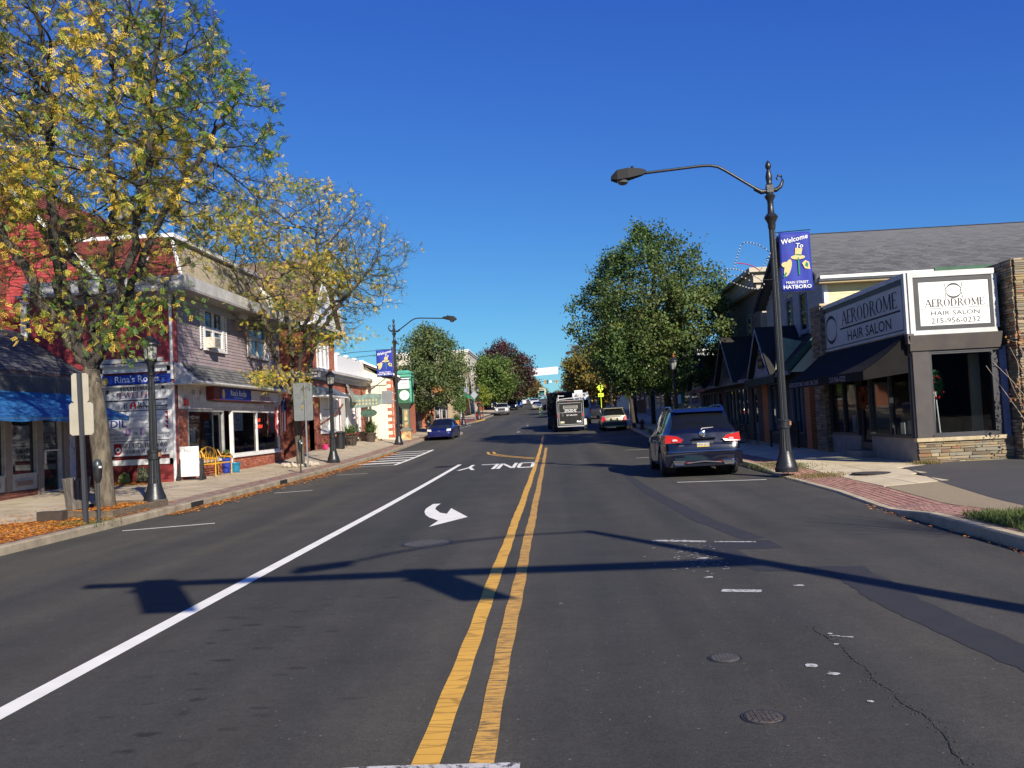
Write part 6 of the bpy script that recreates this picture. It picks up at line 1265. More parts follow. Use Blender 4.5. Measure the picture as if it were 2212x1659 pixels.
sign_post('dark steel post carrying two blank sign backs at the near left kerb', -8.9, 16.42, zl(-8.9, 16.4), 2.86, [(.3, 2.3, 2.86, -.02, PLT), (.42, 1.68, 2.3, -.02, PLT)], mat('dark_steel_post', (.05, .053, .06), rough=.5, metal=.3), .035, (-.02, 0), .3)
sign_post('thin galvanised post with one tall blank grey sign back beside the second left tree', -9.75, 34.6, zl(-9.7, 34.6), 3.3, [(.74, 1.85, 3.35, -.1, mat('dull_sign_back', (.09, .10, .105), (.12, .13, .135), 3, .5))], None, .028, (0, 0), .25)
YG = mat('fluorescent_yellow_green', (.60, .80, .02), None, rough=.5)
def ped(b, Wf, a, c, d, s):
    b.disc(Wf, a+.02*s, c+.36*s, d, .06*s, n=12); b.wpoly(Wf, [(a-.06*s, c+.28*s), (a+.07*s, c+.28*s), (a+.05*s, c+.0*s), (a-.05*s, c+.0*s)], d)
    b.wpoly(Wf, [(a-.05*s, c), (a+.01*s, c), (a-.12*s, c-.34*s), (a-.2*s, c-.34*s)], d); b.wpoly(Wf, [(a-.0*s, c), (a+.06*s, c), (a+.18*s, c-.34*s), (a+.1*s, c-.34*s)], d)
    b.wpoly(Wf, [(a-.06*s, c+.26*s), (a-.05*s, c+.2*s), (a-.2*s, c+.06*s), (a-.22*s, c+.1*s)], d); b.wpoly(Wf, [(a+.06*s, c+.26*s), (a+.05*s, c+.2*s), (a+.2*s, c+.08*s), (a+.22*s, c+.12*s)], d)
t = thing('pedestrian_sign', 'fluorescent yellow-green diamond pedestrian sign with arrow plaque on the right kerb', 'traffic sign', (5.6, 97, zp(97)+.14)); z0 = zp(97)+.14; Wp = W(5.3, 96.9, 12)
b = MB(); b.tube([(5.3, 97, z0), (5.3, 97, z0+3.5)], .04, 8); b.build('post', YG, t)
b = MB(); b.prism([Wp.pt(0, z0+2.55), Wp.pt(.45, z0+3.05), Wp.pt(0, z0+3.55), Wp.pt(-.45, z0+3.05)], (0, .01, 0)); b.build('diamond_plate', YG, t)
b = MB(); b.prism([Wp.pt(-.3, z0+2.05), Wp.pt(.3, z0+2.05), Wp.pt(.3, z0+2.45), Wp.pt(-.3, z0+2.45)], (0, .01, 0)); b.build('arrow_plate', YG, t)
b = MB(); ped(b, Wp, 0, z0+3.0, .01, 1.0); b.wpoly(Wp, [(-.2, z0+2.12), (-.02, z0+2.12), (-.2, z0+2.28)], .01); b.wpoly(Wp, [(-.16, z0+2.2), (-.1, z0+2.16), (.2, z0+2.34), (.16, z0+2.4)], .01); b.build('walker_symbol', DARK, t)
t = thing('pedestrian_sign', 'square fluorescent yellow-green sign half hidden by leaves beside the right tree trunk', 'traffic sign', (5.4, 62, zp(62)+.14)); z0 = zp(62)+.14
b = MB(); b.tube([(5.32, 62, z0), (5.32, 62, z0+2.8)], .028, 8); b.build('post', GREYM, t); b = MB(); b.box(5.08, 5.56, 61.9, 61.92, z0+2.0, z0+2.55); b.prism([(5.32, 61.9, z0+2.6), (5.62, 61.9, z0+2.95), (5.32, 61.9, z0+3.3), (5.02, 61.9, z0+2.95)], (0, .01, 0)); b.build('plate', YG, t)
t = thing('crosswalk_paddle', 'yellow edged in-street pedestrian paddle sign standing on the centre line', 'traffic sign', (-1.45, 107, zp(107))); z0 = zp(107); Wp = W(-1.45, 107, 0, z0)
b = MB(); b.box(-1.72, -1.18, 106.8, 107.3, z0, z0+.07); b.build('rubber_base', DARK, t); b = MB(); b.prism([Wp.pt(a, c) for a, c in [(-.05, .1), (.12, .1), (.18, .35), (.16, 1.1), (-.16, 1.1), (-.16, .35)]], (0, .03, 0)); b.build('paddle', YG, t)
b = MB(); b.wpoly(Wp, [(-.1, .35), (.11, .35), (.1, 1.0), (-.1, 1.0)], .004); b.build('white_face', SWH, t); b = MB(); ped(b, Wp, 0, .68, .008, .45); b.build('walker_symbol', BINK, t)
t = thing('warning_sign_back', 'grey back of a diamond sign behind the pink flower basket', 'traffic sign', (-9.0, 104.5, zp(104)+.14)); z0 = zp(104)+.14
b = MB(); b.tube([(-9.2, 104.5, z0), (-9.2, 104.5, z0+3.3)], .035, 6); b.build('post', GREYM, t); b = MB(); b.prism([(-9.2, 104.4, z0+2.5), (-8.75, 104.4, z0+3.0), (-9.2, 104.4, z0+3.5), (-9.65, 104.4, z0+3.0)], (0, .01, 0)); b.build('plate', mat('pale_sign_back', 'a2a6aa', rough=.4, metal=.3), t)
# slatted litter bin, planter timbers
WOODG = mat('weathered_grey_wood', '6e675f', '4b4540', 7, .9, bump=.5, bscale=40, rnd=.18, streak=(3, 3, .6))
t = thing('litter_bin', 'slatted grey wooden litter bin standing by the near left tree', 'litter bin', (-10.35, 18.75, zl(-10.3, 18.7))); z0 = zl(-10.3, 18.7); cx, cy = -10.35, 18.75
b = MB(); [b.lathe([(.2+.02*k, z0+.2+k*.2), (.2+.02*k, z0+.24+k*.2), (.18+.02*k, z0+.24+k*.2), (.18+.02*k, z0+.2+k*.2)], (cx, cy, 0), 20) for k in range(3)]; b.lathe([(.17, z0+.1), (.22, z0+.72)], (cx, cy, 0), 16); b.build('liner', mat('dark_liner', (.02, .018, .018)), t)
sl = []
for k in range(17):
    a = 2*PI*k/17+.1; m_ = unit('cube', WOODG); o = bpy.data.objects.new('slat', m_); o.scale = (.024, .078, .66+random.uniform(-.02, .03)); o.rotation_euler = (random.uniform(-.05, .05), R(6), a)
    o.location = (math.cos(a)*.235, math.sin(a)*.235, .44); o.parent = t; C.objects.link(o)
b = MB(); b.tube([(cx, cy, z0), (cx, cy, z0+.2)], .03, 8); b.lathe([(.16, z0), (.16, z0+.02), (.03, z0+.03)], (cx, cy, 0), 12); b.build('foot', BLACKM, t)
TIM = mat('landscape_timber', '7a6a54', '564a3c', 5, .95, bump=.6, bscale=30, streak=(1, 1, 5))
t = thing('timber_planter', 'low weathered timber frame round the foot of the near left tree', 'planter', (-9.6, 19, zl(-9.6, 19)))
def timber(p, q, z, h=.15, wd=.14):
    b = MB(); d = Vector((q[0]-p[0], q[1]-p[1])).normalized(); s = Vector((-d.y, d.x))*wd/2; b.prism([(p[0]+s.x, p[1]+s.y, z), (p[0]-s.x, p[1]-s.y, z), (q[0]-s.x, q[1]-s.y, z), (q[0]+s.x, q[1]+s.y, z)], (0, 0, h)); b.build('timber', TIM, t)
z0 = zl(-9.5, 18)
timber((-8.9, 17.3), (-8.98, 20.0), z0-.01); timber((-8.98, 17.37), (-10.3, 17.9), z0-.01); timber((-8.98, 20.05), (-10.6, 20.25), z0-.01); timber((-10.35, 17.9), (-10.6, 20.2), z0-.02)
b = MB(); b.poly([(-8.95, 17.4, z0+.08), (-10.3, 17.9, z0+.08), (-10.6, 20.2, z0+.08), (-8.98, 20, z0+.08)]); b.build('soil', mat('leafy_soil', '6b4526', '8a5a2c', 20, .95, bump=.6), t)
drift('fallen_leaves', 'orange leaves lying inside the timber planter', lambda: (random.uniform(-10.4, -9), random.uniform(17.9, 20)), 2200, .04, zf=lambda x, y: z0+.085)
t = thing('timber_block', 'short dark cut timber lying left of the planter frame', 'timber', (-10.2, 17.4, z0)); b = MB(); b.box(-10.3, -9.78, 17.15, 17.35, z0, z0+.2); b.build('block', mat('dark_timber', '42382f', '352d26', 8, .95, bump=.5), t)
# sandwich board, yellow bench, pots
t = thing('sale_board', 'white sandwich board reading SALE on black rubber feet', 'sandwich board', (-11.6, 28.7, .2)); Wq = W(-12.28, 28.6, 8); z0 = zl(-12.1, 28.6)
b = MB(); b.wbox(Wq, 0, .6, z0+.12, z0+1.1, 0, .06); b.build('board', mat('bright_white_board', 'd9d8d6', 'cbcac8', 3, .5), t); b = MB(); b.text(Wq, .25, z0+.93, .065, 'SALE', .11, 1.0); b.build('lettering', BINK, t)
for a in (-.06, .66):
    b = MB(); b.prism([Wq.pt(a-.02, z0, .34), Wq.pt(a-.02, z0, -.3), Wq.pt(a-.02, z0+.06, -.28), Wq.pt(a-.02, z0+.22, -.06), Wq.pt(a-.02, z0+.7, -.02), Wq.pt(a-.02, z0+.7, .08), Wq.pt(a-.02, z0+.22, .12), Wq.pt(a-.02, z0+.06, .32)], Vector(Wq.pt(.1, 0))-Vector(Wq.pt(0, 0))); b.build('foot', mat('black_rubber', (.015, .015, .016), rough=.8), t)
YEM = mat('yellow_painted_metal', 'd9a322', 'c8921a', 5, .45)
t = thing('garden_bench', 'yellow wrought metal bench with looping back outside the rock shop', 'bench', (-11.75, 31, .2)); z0 = zl(-12, 31); x0, x1 = -12.1, -11.62; ya, yb = 29.9, 31.4
def bt(mb, pts, r=.016): mb.tube(pts, r, 6)
for y in (ya, yb):
    b = MB(); bt(b, [(x1, y, z0), (x1, y, z0+.42), (x1, y, z0+.62), (x0+.1, y, z0+.66), (x0-.02, y, z0+.9)], .02); bt(b, [(x0, y, z0), (x0, y, z0+.42), (x0-.1, y, z0+.9)], .02); b.build('leg', YEM, t)
b = MB(); n = 12; bt(b, [(x0-.08-.0, ya+(yb-ya)*i/n, z0+.82+.2*math.sin(PI*i/n)) for i in range(n+1)], .022)
for k in range(4):
    yc = ya+.2+k*.37; bt(b, [(x0-.05, yc+.16*math.cos(a), z0+.68+.17*math.sin(a)) for a in [j*PI/7 for j in range(15)]], .013); bt(b, [(x0-.03, yc, z0+.45), (x0-.07, yc, z0+.98)], .012)
b.build('backrest', YEM, t)
b = MB(); [bt(b, [(x0+k*.07, ya, z0+.43), (x0+k*.07, yb, z0+.43)], .014) for k in range(8)]; bt(b, [(x0, ya, z0+.43), (x1, ya, z0+.43), (x1, yb, z0+.43), (x0, yb, z0+.43)], .018); b.build('seat', YEM, t)
def pot(label, x, y, r, h, m, plant=None, cat='plant pot', zf=None, hp_=.4, spread=None, n=160, leafm=None, flower=None, dz=0):
    z0 = (zf or zl)(x, y)+dz; t = thing('plant_pot', label, cat, (x, y, z0)); b = MB(); b.lathe([(r*.7, z0), (r*.95, z0+h*.85), (r*1.08, z0+h*.86), (r*1.08, z0+h), (r*.9, z0+h), (r*.85, z0+h*.9)], (x, y, 0), 18); b.build('pot', m, t, smooth=True, sharp=40)
    if plant is not None:
        b = MB(); sp = spread or r*1.4
        for i in range(n):
            a = random.uniform(0, 2*PI); el = random.uniform(.2, 1.3); l = hp_*random.uniform(.6, 1.1); c = Vector((x+random.gauss(0, r*.3), y+random.gauss(0, r*.3), z0+h*.9)); e = c+Vector((math.cos(a)*math.cos(el)*sp, math.sin(a)*math.cos(el)*sp, math.sin(el)*l)); m_ = c.lerp(e, .55)+Vector((0, 0, l*.2)); s = Vector((-math.sin(a), math.cos(a), 0))*.018; b.rn = random.random()
            b.add([c-s*.4, c+s*.4, m_+s, m_-s, e+Vector((0, 0, -.03))], [(0, 1, 2, 3), (3, 2, 4)])
        b.build('foliage', leafm or mat('pot_leaf', (.06, .13, .03), None, ramp=[(.04, .09, .02), (.08, .15, .04), (.12, .19, .06)], trans=.3), t)
        if flower:
            b = MB()
            for i in range(36): a = random.uniform(0, 2*PI); rr = random.uniform(.3, 1.1)*sp; lump(b, (x+math.cos(a)*rr, y+math.sin(a)*rr, z0+h+random.uniform(.0, .22)), .03, .8, 5, 3)
            b.build('flowers', flower, t)
    return t
pot('tall cobalt blue planter with plants in the recess by the rock shop door', -12.1, 32.2, .19, .55, mat('cobalt_glaze', '2c3f9c', '24347f', 4, .3), 1, hp_=.45, flower=mat('orange_bloom', 'd07a2a'))
pot('small round turquoise pot on the pavement outside the rock shop', -11.85, 32.4, .2, .36, mat('turquoise_glaze', '1f7a9a', '1a6884', 4, .3))
pot('big brown tub of pink flowers in front of the white arched windows', -11.6, 50.2, .42, .5, mat('brown_tub', '4a3d33', '3a3028', 4), 1, hp_=.9, n=260, flower=mat('pink_bloom', 'd8405a'), spread=.6)
pot('brown tub with tall grasses at the foot of the entrance steps', -11.3, 54.2, .36, .55, mat('brown_tub', '4a3d33'), 1, hp_=1.0, n=260, spread=.6)
pot('small hot pink bucket standing by the brick wall', -11.9, 45.6, .17, .24, mat('hot_pink_plastic', 'e0327a', None, rough=.4))
pot('terracotta square tub with spiky plant past the maroon awning', -9.9, 70.5, .35, .5, mat('terracotta', 'b08468'), 1, hp_=1.3, n=200, spread=.8)
pot('orange pumpkin coloured pot of red grasses on the brick corner', -9.6, 87.5, .4, .45, mat('orange_pot', 'c8762c'), 1, hp_=.9, n=160, spread=.6)
pot('pink flower basket on the far left corner post', -8.7, 104.4, .3, .3, mat('brown_tub', '4a3d33'), 1, hp_=.3, flower=mat('hot_pink_bloom', 'e0305a'), dz=1.6)
pot('red planter box by the far white pickup', -9.4, 111, .4, .6, mat('red_planter', 'a02a2a'), 1, hp_=.6)
# cactus and shrub below the sign boards
t = thing('prickly_pear', 'small pale green prickly pear cactus below the sign boards', 'cactus', (-14.0, 28.2, .15)); b = MB()
for (dx, dz, r) in [(0, .14, .11), (-.09, .32, .08), (.1, .33, .09), (.02, .4, .07), (-.14, .2, .06), (.15, .2, .06)]: b.lathe([(.01, -.018), (r*.8, -.012), (r, 0), (r*.8, .012), (.01, .018)], (0, 0, 0), 12, axis='x') if 0 else b.prism([(-14.0+dx+r*math.cos(a), 28.2, .15+dz+r*1.25*math.sin(a)) for a in [k*PI/6 for k in range(12)]], (0, .03, 0))
b.build('pads', mat('cactus_green', '9aa35c', '848e4a', 6), t)
pot('rounded grey-green shrub in the leaves below the sign boards', -13.35, 28.15, .16, .08, mat('brown_tub', '4a3d33'), 1, hp_=.5, n=340, spread=.26, leafm=mat('grey_leaf', (.10, .12, .08), None, ramp=['5a6048', '6e7458', '848a6c']), cat='shrub')
t = thing('garden_edging', 'low timber edging of the leaf-strewn bed beneath the sign boards', 'edging', (-13.5, 27.6, .15)); b = MB(); b.box(-14.9, -12.6, 27.75, 27.87, .12, .24); b.build('timber', TIM, t)
drift('fallen_leaves', 'brown leaves gathered in the bed under the sign boards', lambda: (random.uniform(-14.9, -12.6), random.uniform(27.2, 28.4)), 1800, .045)
# rocks round tree two
t = thing('rock_ring', 'ring of pale field stones around the foot of the second left tree', 'rocks', (-10.4, 35.3, zl(-10.4, 35.3)))
for k in range(16):
    a = 2*PI*k/16; b = MB(); x, y = -10.35+.62*math.cos(a), 35.6+.8*math.sin(a); lump(b, (x, y, zl(x, y)+.06), random.uniform(.09, .16), .75, 7, 5); b.build('rock', mat('pale_field_stone', 'b5aa98', 'a19684', 9, .9, rnd=.12), t)
# US flag on the rock shop pier
t = thing('flag', 'striped American flag hanging from a short angled pole at the shop corner', 'flag', (-12.2, 39.3, 2.4)); b = MB(); b.tube([(-12.28, 38.7, 2.5), (-11.62, 38.4, 3.25)], .014, 6); b.build('flagpole', WHITE, t)
FR, FW, FB = mat('flag_red', 'a8202c'), mat('flag_white', 'd0cdc8'), mat('flag_blue', '1f2a5c')
def fpt(i, s): # i stripe coordinate 0..1 across, s down 0..1
    return (-11.68-.62*i*.8-.06*math.sin(i*7), 38.4+.1*i+.07*math.sin(i*9+s*2), 3.2-1.45*s-.42*i*(1-s*.3))
for nm, m_, par_ in (('red_stripe', FR, 0), ('white_stripe', FW, 1)):
    b = MB()
    for k in range(13):
        if k % 2 == par_:
            for j in range(8): s0, s1 = (0 if k > 6 else 0)+j/8, (j+1)/8; b.poly([fpt(k/13, s0), fpt((k+1)/13, s0), fpt((k+1)/13, s1), fpt(k/13, s1)])
    b.build(nm, m_, t)
b = MB()
for k in range(7):
    for j in range(3): b.poly([tuple(Vector(fpt(k/13, j/8*1.0))+Vector((.008, -.008, 0))), tuple(Vector(fpt((k+1)/13, j/8))+Vector((.008, -.008, 0))), tuple(Vector(fpt((k+1)/13, (j+1)/8))+Vector((.008, -.008, 0))), tuple(Vector(fpt(k/13, (j+1)/8))+Vector((.008, -.008, 0)))])
b.build('star_field', FB, t)
# black bin + bench by the brick building
t = thing('litter_bin', 'round black metal litter bin by the brick wall with white openings', 'litter bin', (-11.4, 46.8, zl(-11.4, 46.8))); z0 = zl(-11.4, 46.8); b = MB(); b.lathe([(.24, z0), (.28, z0+.8), (.3, z0+.82), (.3, z0+.88), (.2, z0+.86)], (-11.4, 46.8, 0), 20); b.build('drum', BLACKM, t, smooth=True, sharp=40)
t = thing('iron_bench', 'black iron bench between the round bin and the flower tub', 'bench', (-11.6, 48.6, zl(-11.6, 48.6))); z0 = zl(-11.6, 48.6)
for y in (47.9, 49.3): b = MB(); bt(b, [(-11.3, y, z0), (-11.3, y, z0+.6), (-11.75, y, z0+.6), (-11.85, y, z0+.85)], .025); bt(b, [(-11.75, y, z0), (-11.75, y, z0+.6)], .025); b.build('leg', BLACKM, t)
b = MB(); [b.box(-11.75+k*.09, -11.69+k*.09, 47.9, 49.3, z0+.42, z0+.44) for k in range(5)]; b.build('seat', BLACKM, t); b = MB(); [b.box(-11.87, -11.84, 47.9, 49.3, z0+.55+k*.09, z0+.6+k*.09) for k in range(4)]; b.build('backrest', BLACKM, t)
# hanging pub-like sign
t = thing('hanging_sign', 'weathered green and gold carved sign hanging on an iron bar from the brick building', 'sign', (-11, 53, 3.5))
b = MB(); b.tube([(-12.25, 52.0, 4.1), (-9.75, 52.0, 4.15)], .03, 6); b.tube([(-11.9, 52, 4.1), (-11.9, 52, 3.7)], .012, 5); b.tube([(-10.2, 52, 4.15), (-10.2, 52, 3.7)], .012, 5); b.build('iron_bar', BLACKM, t)
Wh = W(-12.0, 52.0, 0); b = MB(); b.prism([Wh.pt(a, c) for a, c in [(.0, 2.85), (1.55, 2.95), (1.9, 3.05), (1.9, 3.65), (1.2, 3.72), (.7, 3.62), (0, 3.7)]], (0, .06, 0)); b.build('board', mat('weathered_teal_board', '7d9088', '5d7068', 4, .8), t)
b = MB(); [b.disc(Wh, .2+k*.2, c, .005, .06, .07, 8) for k in range(8) for c in (3.1, 3.3)]; b.build('gold_carving', mat('pale_gold_leaf', 'c8b486', None, rough=.4, metal=.3), t)
b = MB(); b.prism([Wh.pt(1.1+.5*math.cos(a), 2.55+.24*math.sin(a)) for a in [k*PI/10 for k in range(20)]], (0, .05, 0)); b.build('oval_board', mat('dark_green_oval', '2c4238', '46604f', 6), t)
# clock kiosk
CG = mat('verdigris_paint', '5fae92', '4d947c', 3, .5); DG_ = mat('dark_green_paint', '2c5a3e', '35664a', 5, .5); RU = mat('rusted_cream_panel', 'b9b98a', '9a5a2c', 3.5, .8)
t = thing('clock_kiosk', 'tall green street clock with a white Miller and Cornell panel on a rusting pedestal', 'clock', (-9.75, 58.7, zl(-9.7, 58.7))); z0 = zl(-9.7, 58.7)-.05; cx, cy = -9.78, 58.7
def cb(b, hw, z_0, z_1): b.box(cx-hw, cx+hw, cy-hw, cy+hw, z0+z_0, z0+z_1)
b = MB(); cb(b, .36, 0, .1); cb(b, .33, .1, .62); b.build('pedestal', RU, t); b = MB(); cb(b, .38, .62, .68); b.prism([(cx-.36, cy-.36, z0+.68), (cx+.36, cy-.36, z0+.68), (cx+.36, cy+.36, z0+.68), (cx-.36, cy+.36, z0+.68)], (0, 0, .05)); cb(b, .25, .73, .8); b.build('pedestal_cap', mat('dull_grey_cap', '6c6e66'), t)
b = MB(); cb(b, .22, .8, 2.1); b.build('column', mat('grey_green_column', '6c7460', '585f50', 4), t); b = MB(); b.box(cx-.1, cx+.12, cy-.235, cy-.22, z0+1.3, z0+2.0); b.box(cx-.1, cx+.12, cy-.235, cy-.22, z0+.85, z0+1.2); b.build('column_panel', RU, t)
b = MB(); v0 = [(cx-.25, cy-.25, z0+2.1), (cx+.25, cy-.25, z0+2.1), (cx+.25, cy+.25, z0+2.1), (cx-.25, cy+.25, z0+2.1)]; v1 = [(cx-.5, cy-.5, z0+2.45), (cx+.5, cy-.5, z0+2.45), (cx+.5, cy+.5, z0+2.45), (cx-.5, cy+.5, z0+2.45)]; b.add(v0+v1, [(0, 1, 5, 4), (1, 2, 6, 5), (2, 3, 7, 6), (3, 0, 4, 7), (3, 2, 1, 0), (4, 5, 6, 7)]); b.build('flare', mat('shadow_green', '3c4a40', '46564a', 3), t)  # flare in a duller, darker green than the frame
b = MB(); cb(b, .52, 2.45, 2.55); cb(b, .48, 2.55, 4.2); b.build('cabinet', DG_, t)
b = MB()
for sx in (-1, 1):
    for sy in (-1, 1): b.box(cx+sx*.44-.06, cx+sx*.44+.06, cy+sy*.44-.06, cy+sy*.44+.06, z0+2.5, z0+4.2)
cb(b, .54, 4.2, 4.28); cb(b, .5, 4.28, 4.4); cb(b, .57, 4.4, 4.46); b.build('cabinet_frame', CG, t)
b = MB(); v0 = [(cx-.6, cy-.6, z0+4.46), (cx+.6, cy-.6, z0+4.46), (cx+.6, cy+.6, z0+4.46), (cx-.6, cy+.6, z0+4.46)]; v1 = [(cx-.3, cy-.3, z0+4.64), (cx+.3, cy-.3, z0+4.64), (cx+.3, cy+.3, z0+4.64), (cx-.3, cy+.3, z0+4.64)]; b.add(v0+v1, [(0, 1, 5, 4), (1, 2, 6, 5), (2, 3, 7, 6), (3, 0, 4, 7), (3, 2, 1, 0), (4, 5, 6, 7)]); b.build('hipped_cap', CG, t)
Wk = W(cx, cy-.485, 0, z0); b = MB(); b.wbox(Wk, -.37, .37, 3.42, 4.12, 0, .02); b.build('name_panel', SWH, t)
b = MB(); b.text(Wk, 0, 3.96, .024, 'MILLER', .15, 1.15, bold=.01); b.text(Wk, 0, 3.83, .024, '&', .12, bold=.01); b.text(Wk, 0, 3.69, .024, 'CORNELL', .14, 1.1, bold=.01); b.text(Wk, 0, 3.57, .024, 'REAL ESTATE', .09, 1.1); b.text(Wk, 0, 3.47, .024, 'INSURANCE', .09, 1.1); b.wpoly(Wk, [(-.22, 3.87), (-.1, 3.87), (-.1, 3.88), (-.22, 3.88)], .024); b.wpoly(Wk, [(.1, 3.87), (.22, 3.87), (.22, 3.88), (.1, 3.88)], .024); b.build('lettering', BINK, t)
b = MB(); b.disc(Wk, .02, 2.98, .01, .33, .33, 32); cf = b.build('clock_face', mat('clock_white', 'd6d8d4'), t)
b = MB()
for k in range(12): a = k*PI/6; b.text(Wk, .02+.26*math.sin(a), 2.95+.26*math.cos(a), .014, str(k if k else 12), .09, bold=.01)
for (ang, l, w_) in ((-28, .17, .03), (128, .27, .022)):
    a = R(ang); d = Vector((math.sin(a), math.cos(a))); s = Vector((d.y, -d.x))*w_/2; c = Vector((.02, 2.98)); b.wpoly(Wk, [tuple(c-d*.05-s), tuple(c-d*.05+s), tuple(c+d*l)], .018)
b.build('numerals_and_hands', BINK, cf)
# bench and cafe tables on the shaded side
WD = mat('teak_wood', '4c3c2c', '3a2e22', 6, .85)
t = thing('wooden_bench', 'slatted wooden bench in shade against the shop wall beyond the tall right lamp', 'bench', (8.4, 33, .2)); z0 = zr(8.4, 33)
for y in (32.0, 33.6): b = MB(); b.box(8.05, 8.12, y-.04, y+.04, z0, z0+.62); b.box(8.62, 8.7, y-.04, y+.04, z0, z0+.95); b.box(8.05, 8.7, y-.04, y+.04, z0+.58, z0+.63); b.build('leg', WD, t)
for k in range(5): b = MB(); b.box(8.1+k*.1, 8.18+k*.1, 32, 33.6, z0+.42, z0+.45); b.build('slat', WD, t)
b = MB(); b.box(8.62, 8.68, 32, 33.6, z0+.88, z0+.96); [b.box(8.63, 8.66, 32.08+k*.17, 32.14+k*.17, z0+.48, z0+.9) for k in range(9)]; b.build('backrest', WD, t)
def cafe(x, y, lab):
    z0 = zr(x, y); t = thing('cafe_table', lab, 'table', (x, y, z0), 'cafe tables'); b = MB(); b.lathe([(.4, z0+.72), (.4, z0+.75), (.01, z0+.75)], (x, y, 0), 18); b.build('table_top', BLACKM, t); b = MB(); b.tube([(x, y, z0), (x, y, z0+.72)], .03, 6); b.lathe([(.22, z0), (.2, z0+.03), (.03, z0+.05)], (x, y, 0), 12); b.build('pedestal', BLACKM, t)
cafe(7.9, 38.2, 'nearer round black cafe table in the shade of the gabled shops'); cafe(7.9, 40.4, 'farther round black cafe table in the shade of the gabled shops')
def chair(x, y, rz, lab='black cafe chair on the kerb side of the nearer table in shade'):
    t = thing('cafe_chair', 'black metal cafe chair in shade beside the tables', 'chair', (0, 0, 0), 'cafe chairs'); t['label'] = lab
    for sx in (-1, 1):
        for sy in (-1, 1): b = MB(); b.tube([(sx*.2, sy*.2, 0), (sx*.19, sy*.19, .45)], .013, 5); b.build('leg', BLACKM, t)
    b = MB(); b.box(-.21, .21, -.21, .21, .44, .46); b.build('seat', BLACKM, t); b = MB(); b.tube([(-.2, .2, .45), (-.2, .25, .9), (.2, .25, .9), (.2, .2, .45)], .013, 5); [b.tube([(q_, .21, .46), (q_, .25, .9)], .008, 4) for q_ in (-.1, 0, .1)]; b.build('backrest', BLACKM, t); t.location = (x, y, zr(x, y)); t.rotation_euler.z = rz; return t
ch = chair(7.3, 38.0, 1.5)
for x, y, a, l_ in [(7.9, 37.4, 3.1, 'black cafe chair before the nearer table, on the camera side'), (8.2, 39.3, 0, 'black cafe chair between the two shaded tables'), (7.3, 40.5, 1.5, 'black cafe chair on the kerb side of the farther table'), (7.9, 41.3, 0, 'black cafe chair beyond the farther table'), (8.0, 36.3, 1.2, 'lone black cafe chair nearest the camera by the shop wall')]: dup(ch, (x, y, zr(x, y)), a, l_)
# hydrant, bags, planters on the far right
t = thing('fire_hydrant', 'squat fire hydrant with pale bonnet at the foot of the shaded right tree', 'fire hydrant', (5.75, 58.2, zr(5.75, 58.2))); z0 = zr(5.75, 58.2)
b = MB(); b.lathe([(.16, z0), (.16, z0+.05), (.11, z0+.07), (.11, z0+.5), (.15, z0+.52), (.15, z0+.56)], (5.75, 58.2, 0), 14); b.tube([(5.55, 58.2, z0+.4), (5.95, 58.2, z0+.4)], .06, 8); b.build('barrel', BLACKM, t); b = MB(); b.lathe([(.14, z0+.56), (.12, z0+.66), (.04, z0+.72), (.03, z0+.76)], (5.75, 58.2, 0), 12); b.build('bonnet', mat('faded_bonnet', '9a8a70'), t)
# flags by the shops in the distance
t = thing('flag', 'small green white and orange flag under the far gable', 'flag', (8.1, 54, 2.9)); 
for i, m_ in enumerate((GRNB, SWH, mat('flag_orange', 'b84a2a'))): b = MB(); b.poly([(8.2-.1-.25*i, 54.6, 2.9-.08*i), (8.2-.35-.25*i, 54.6, 2.82-.08*i), (8.2-.3-.25*i, 54.6, 2.2), (8.2-.1-.25*i, 54.6, 2.25)]); b.build('stripe', m_, t)
b = MB(); b.tube([(8.4, 54.6, 2.7), (7.3, 54.6, 3.0)], .015, 5); b.build('flagpole', BLACKM, t)
# traffic signals far away with the banner strung across
ysg = 288; zg = zp(ysg)
t = thing('traffic_signal', 'distant mast arm with yellow traffic signals at the top of the hill', 'traffic signal', (5.8, ysg, zg)); b = MB(); b.tube([(6.2, ysg, zg), (6.2, ysg, zg+6.2)], .14, 8); b.tube([(6.2, ysg, zg+5.6), (-10.5, ysg, zg+5.9)], .09, 8); b.build('mast', mat('grey_mast', '5c6062'), t)
SY = mat('signal_yellow', 'c98a1c'); SGD = mat('signal_green_dark', '1f5a44')
for (x, m_) in ((-4.7, SY), (-2.0, SY), (-1.35, SGD), (1.6, SY)):
    b = MB(); b.box(x-.25, x+.25, ysg-.25, ysg+.1, zg+4.9, zg+6.2); h_ = b.build('signal_head', m_, t); b = MB(); Wt = W(x, ysg-.27, 0); [b.disc(Wt, 0, zg+5.15+k*.4, 0, .14, n=10) for k in range(3)]; b.build('lens', DARK, h_)
b = MB(); b.box(-.7, .1, ysg-.2, ysg-.15, zg+5.3, zg+5.9); b.build('white_sign', SWH, t)
t = thing('street_banner', 'white banner with faint lettering strung high across the far street', 'banner', (-3, 262, zp(262)+7)); yb_ = 262
def zb_(u, v):
    return None
Wn = W(-10.0, yb_, 0)
b = MB(); b.prism([Wn.pt(0, 14.35), Wn.pt(12.1, 14.8), Wn.pt(12.15, 16.95), Wn.pt(0, 16.45)], (0, .03, 0)); b.build('cloth', mat('banner_white', 'd6d4d6', 'c9c7ca', .3), t)
b = MB(); b.text(Wn, 1.1, 15.3, .02, 'F', .9, bold=.02); b.build('lettering', mat('faded_violet_ink', '8a6a9a'), t)
b = MB(); random.seed(3)
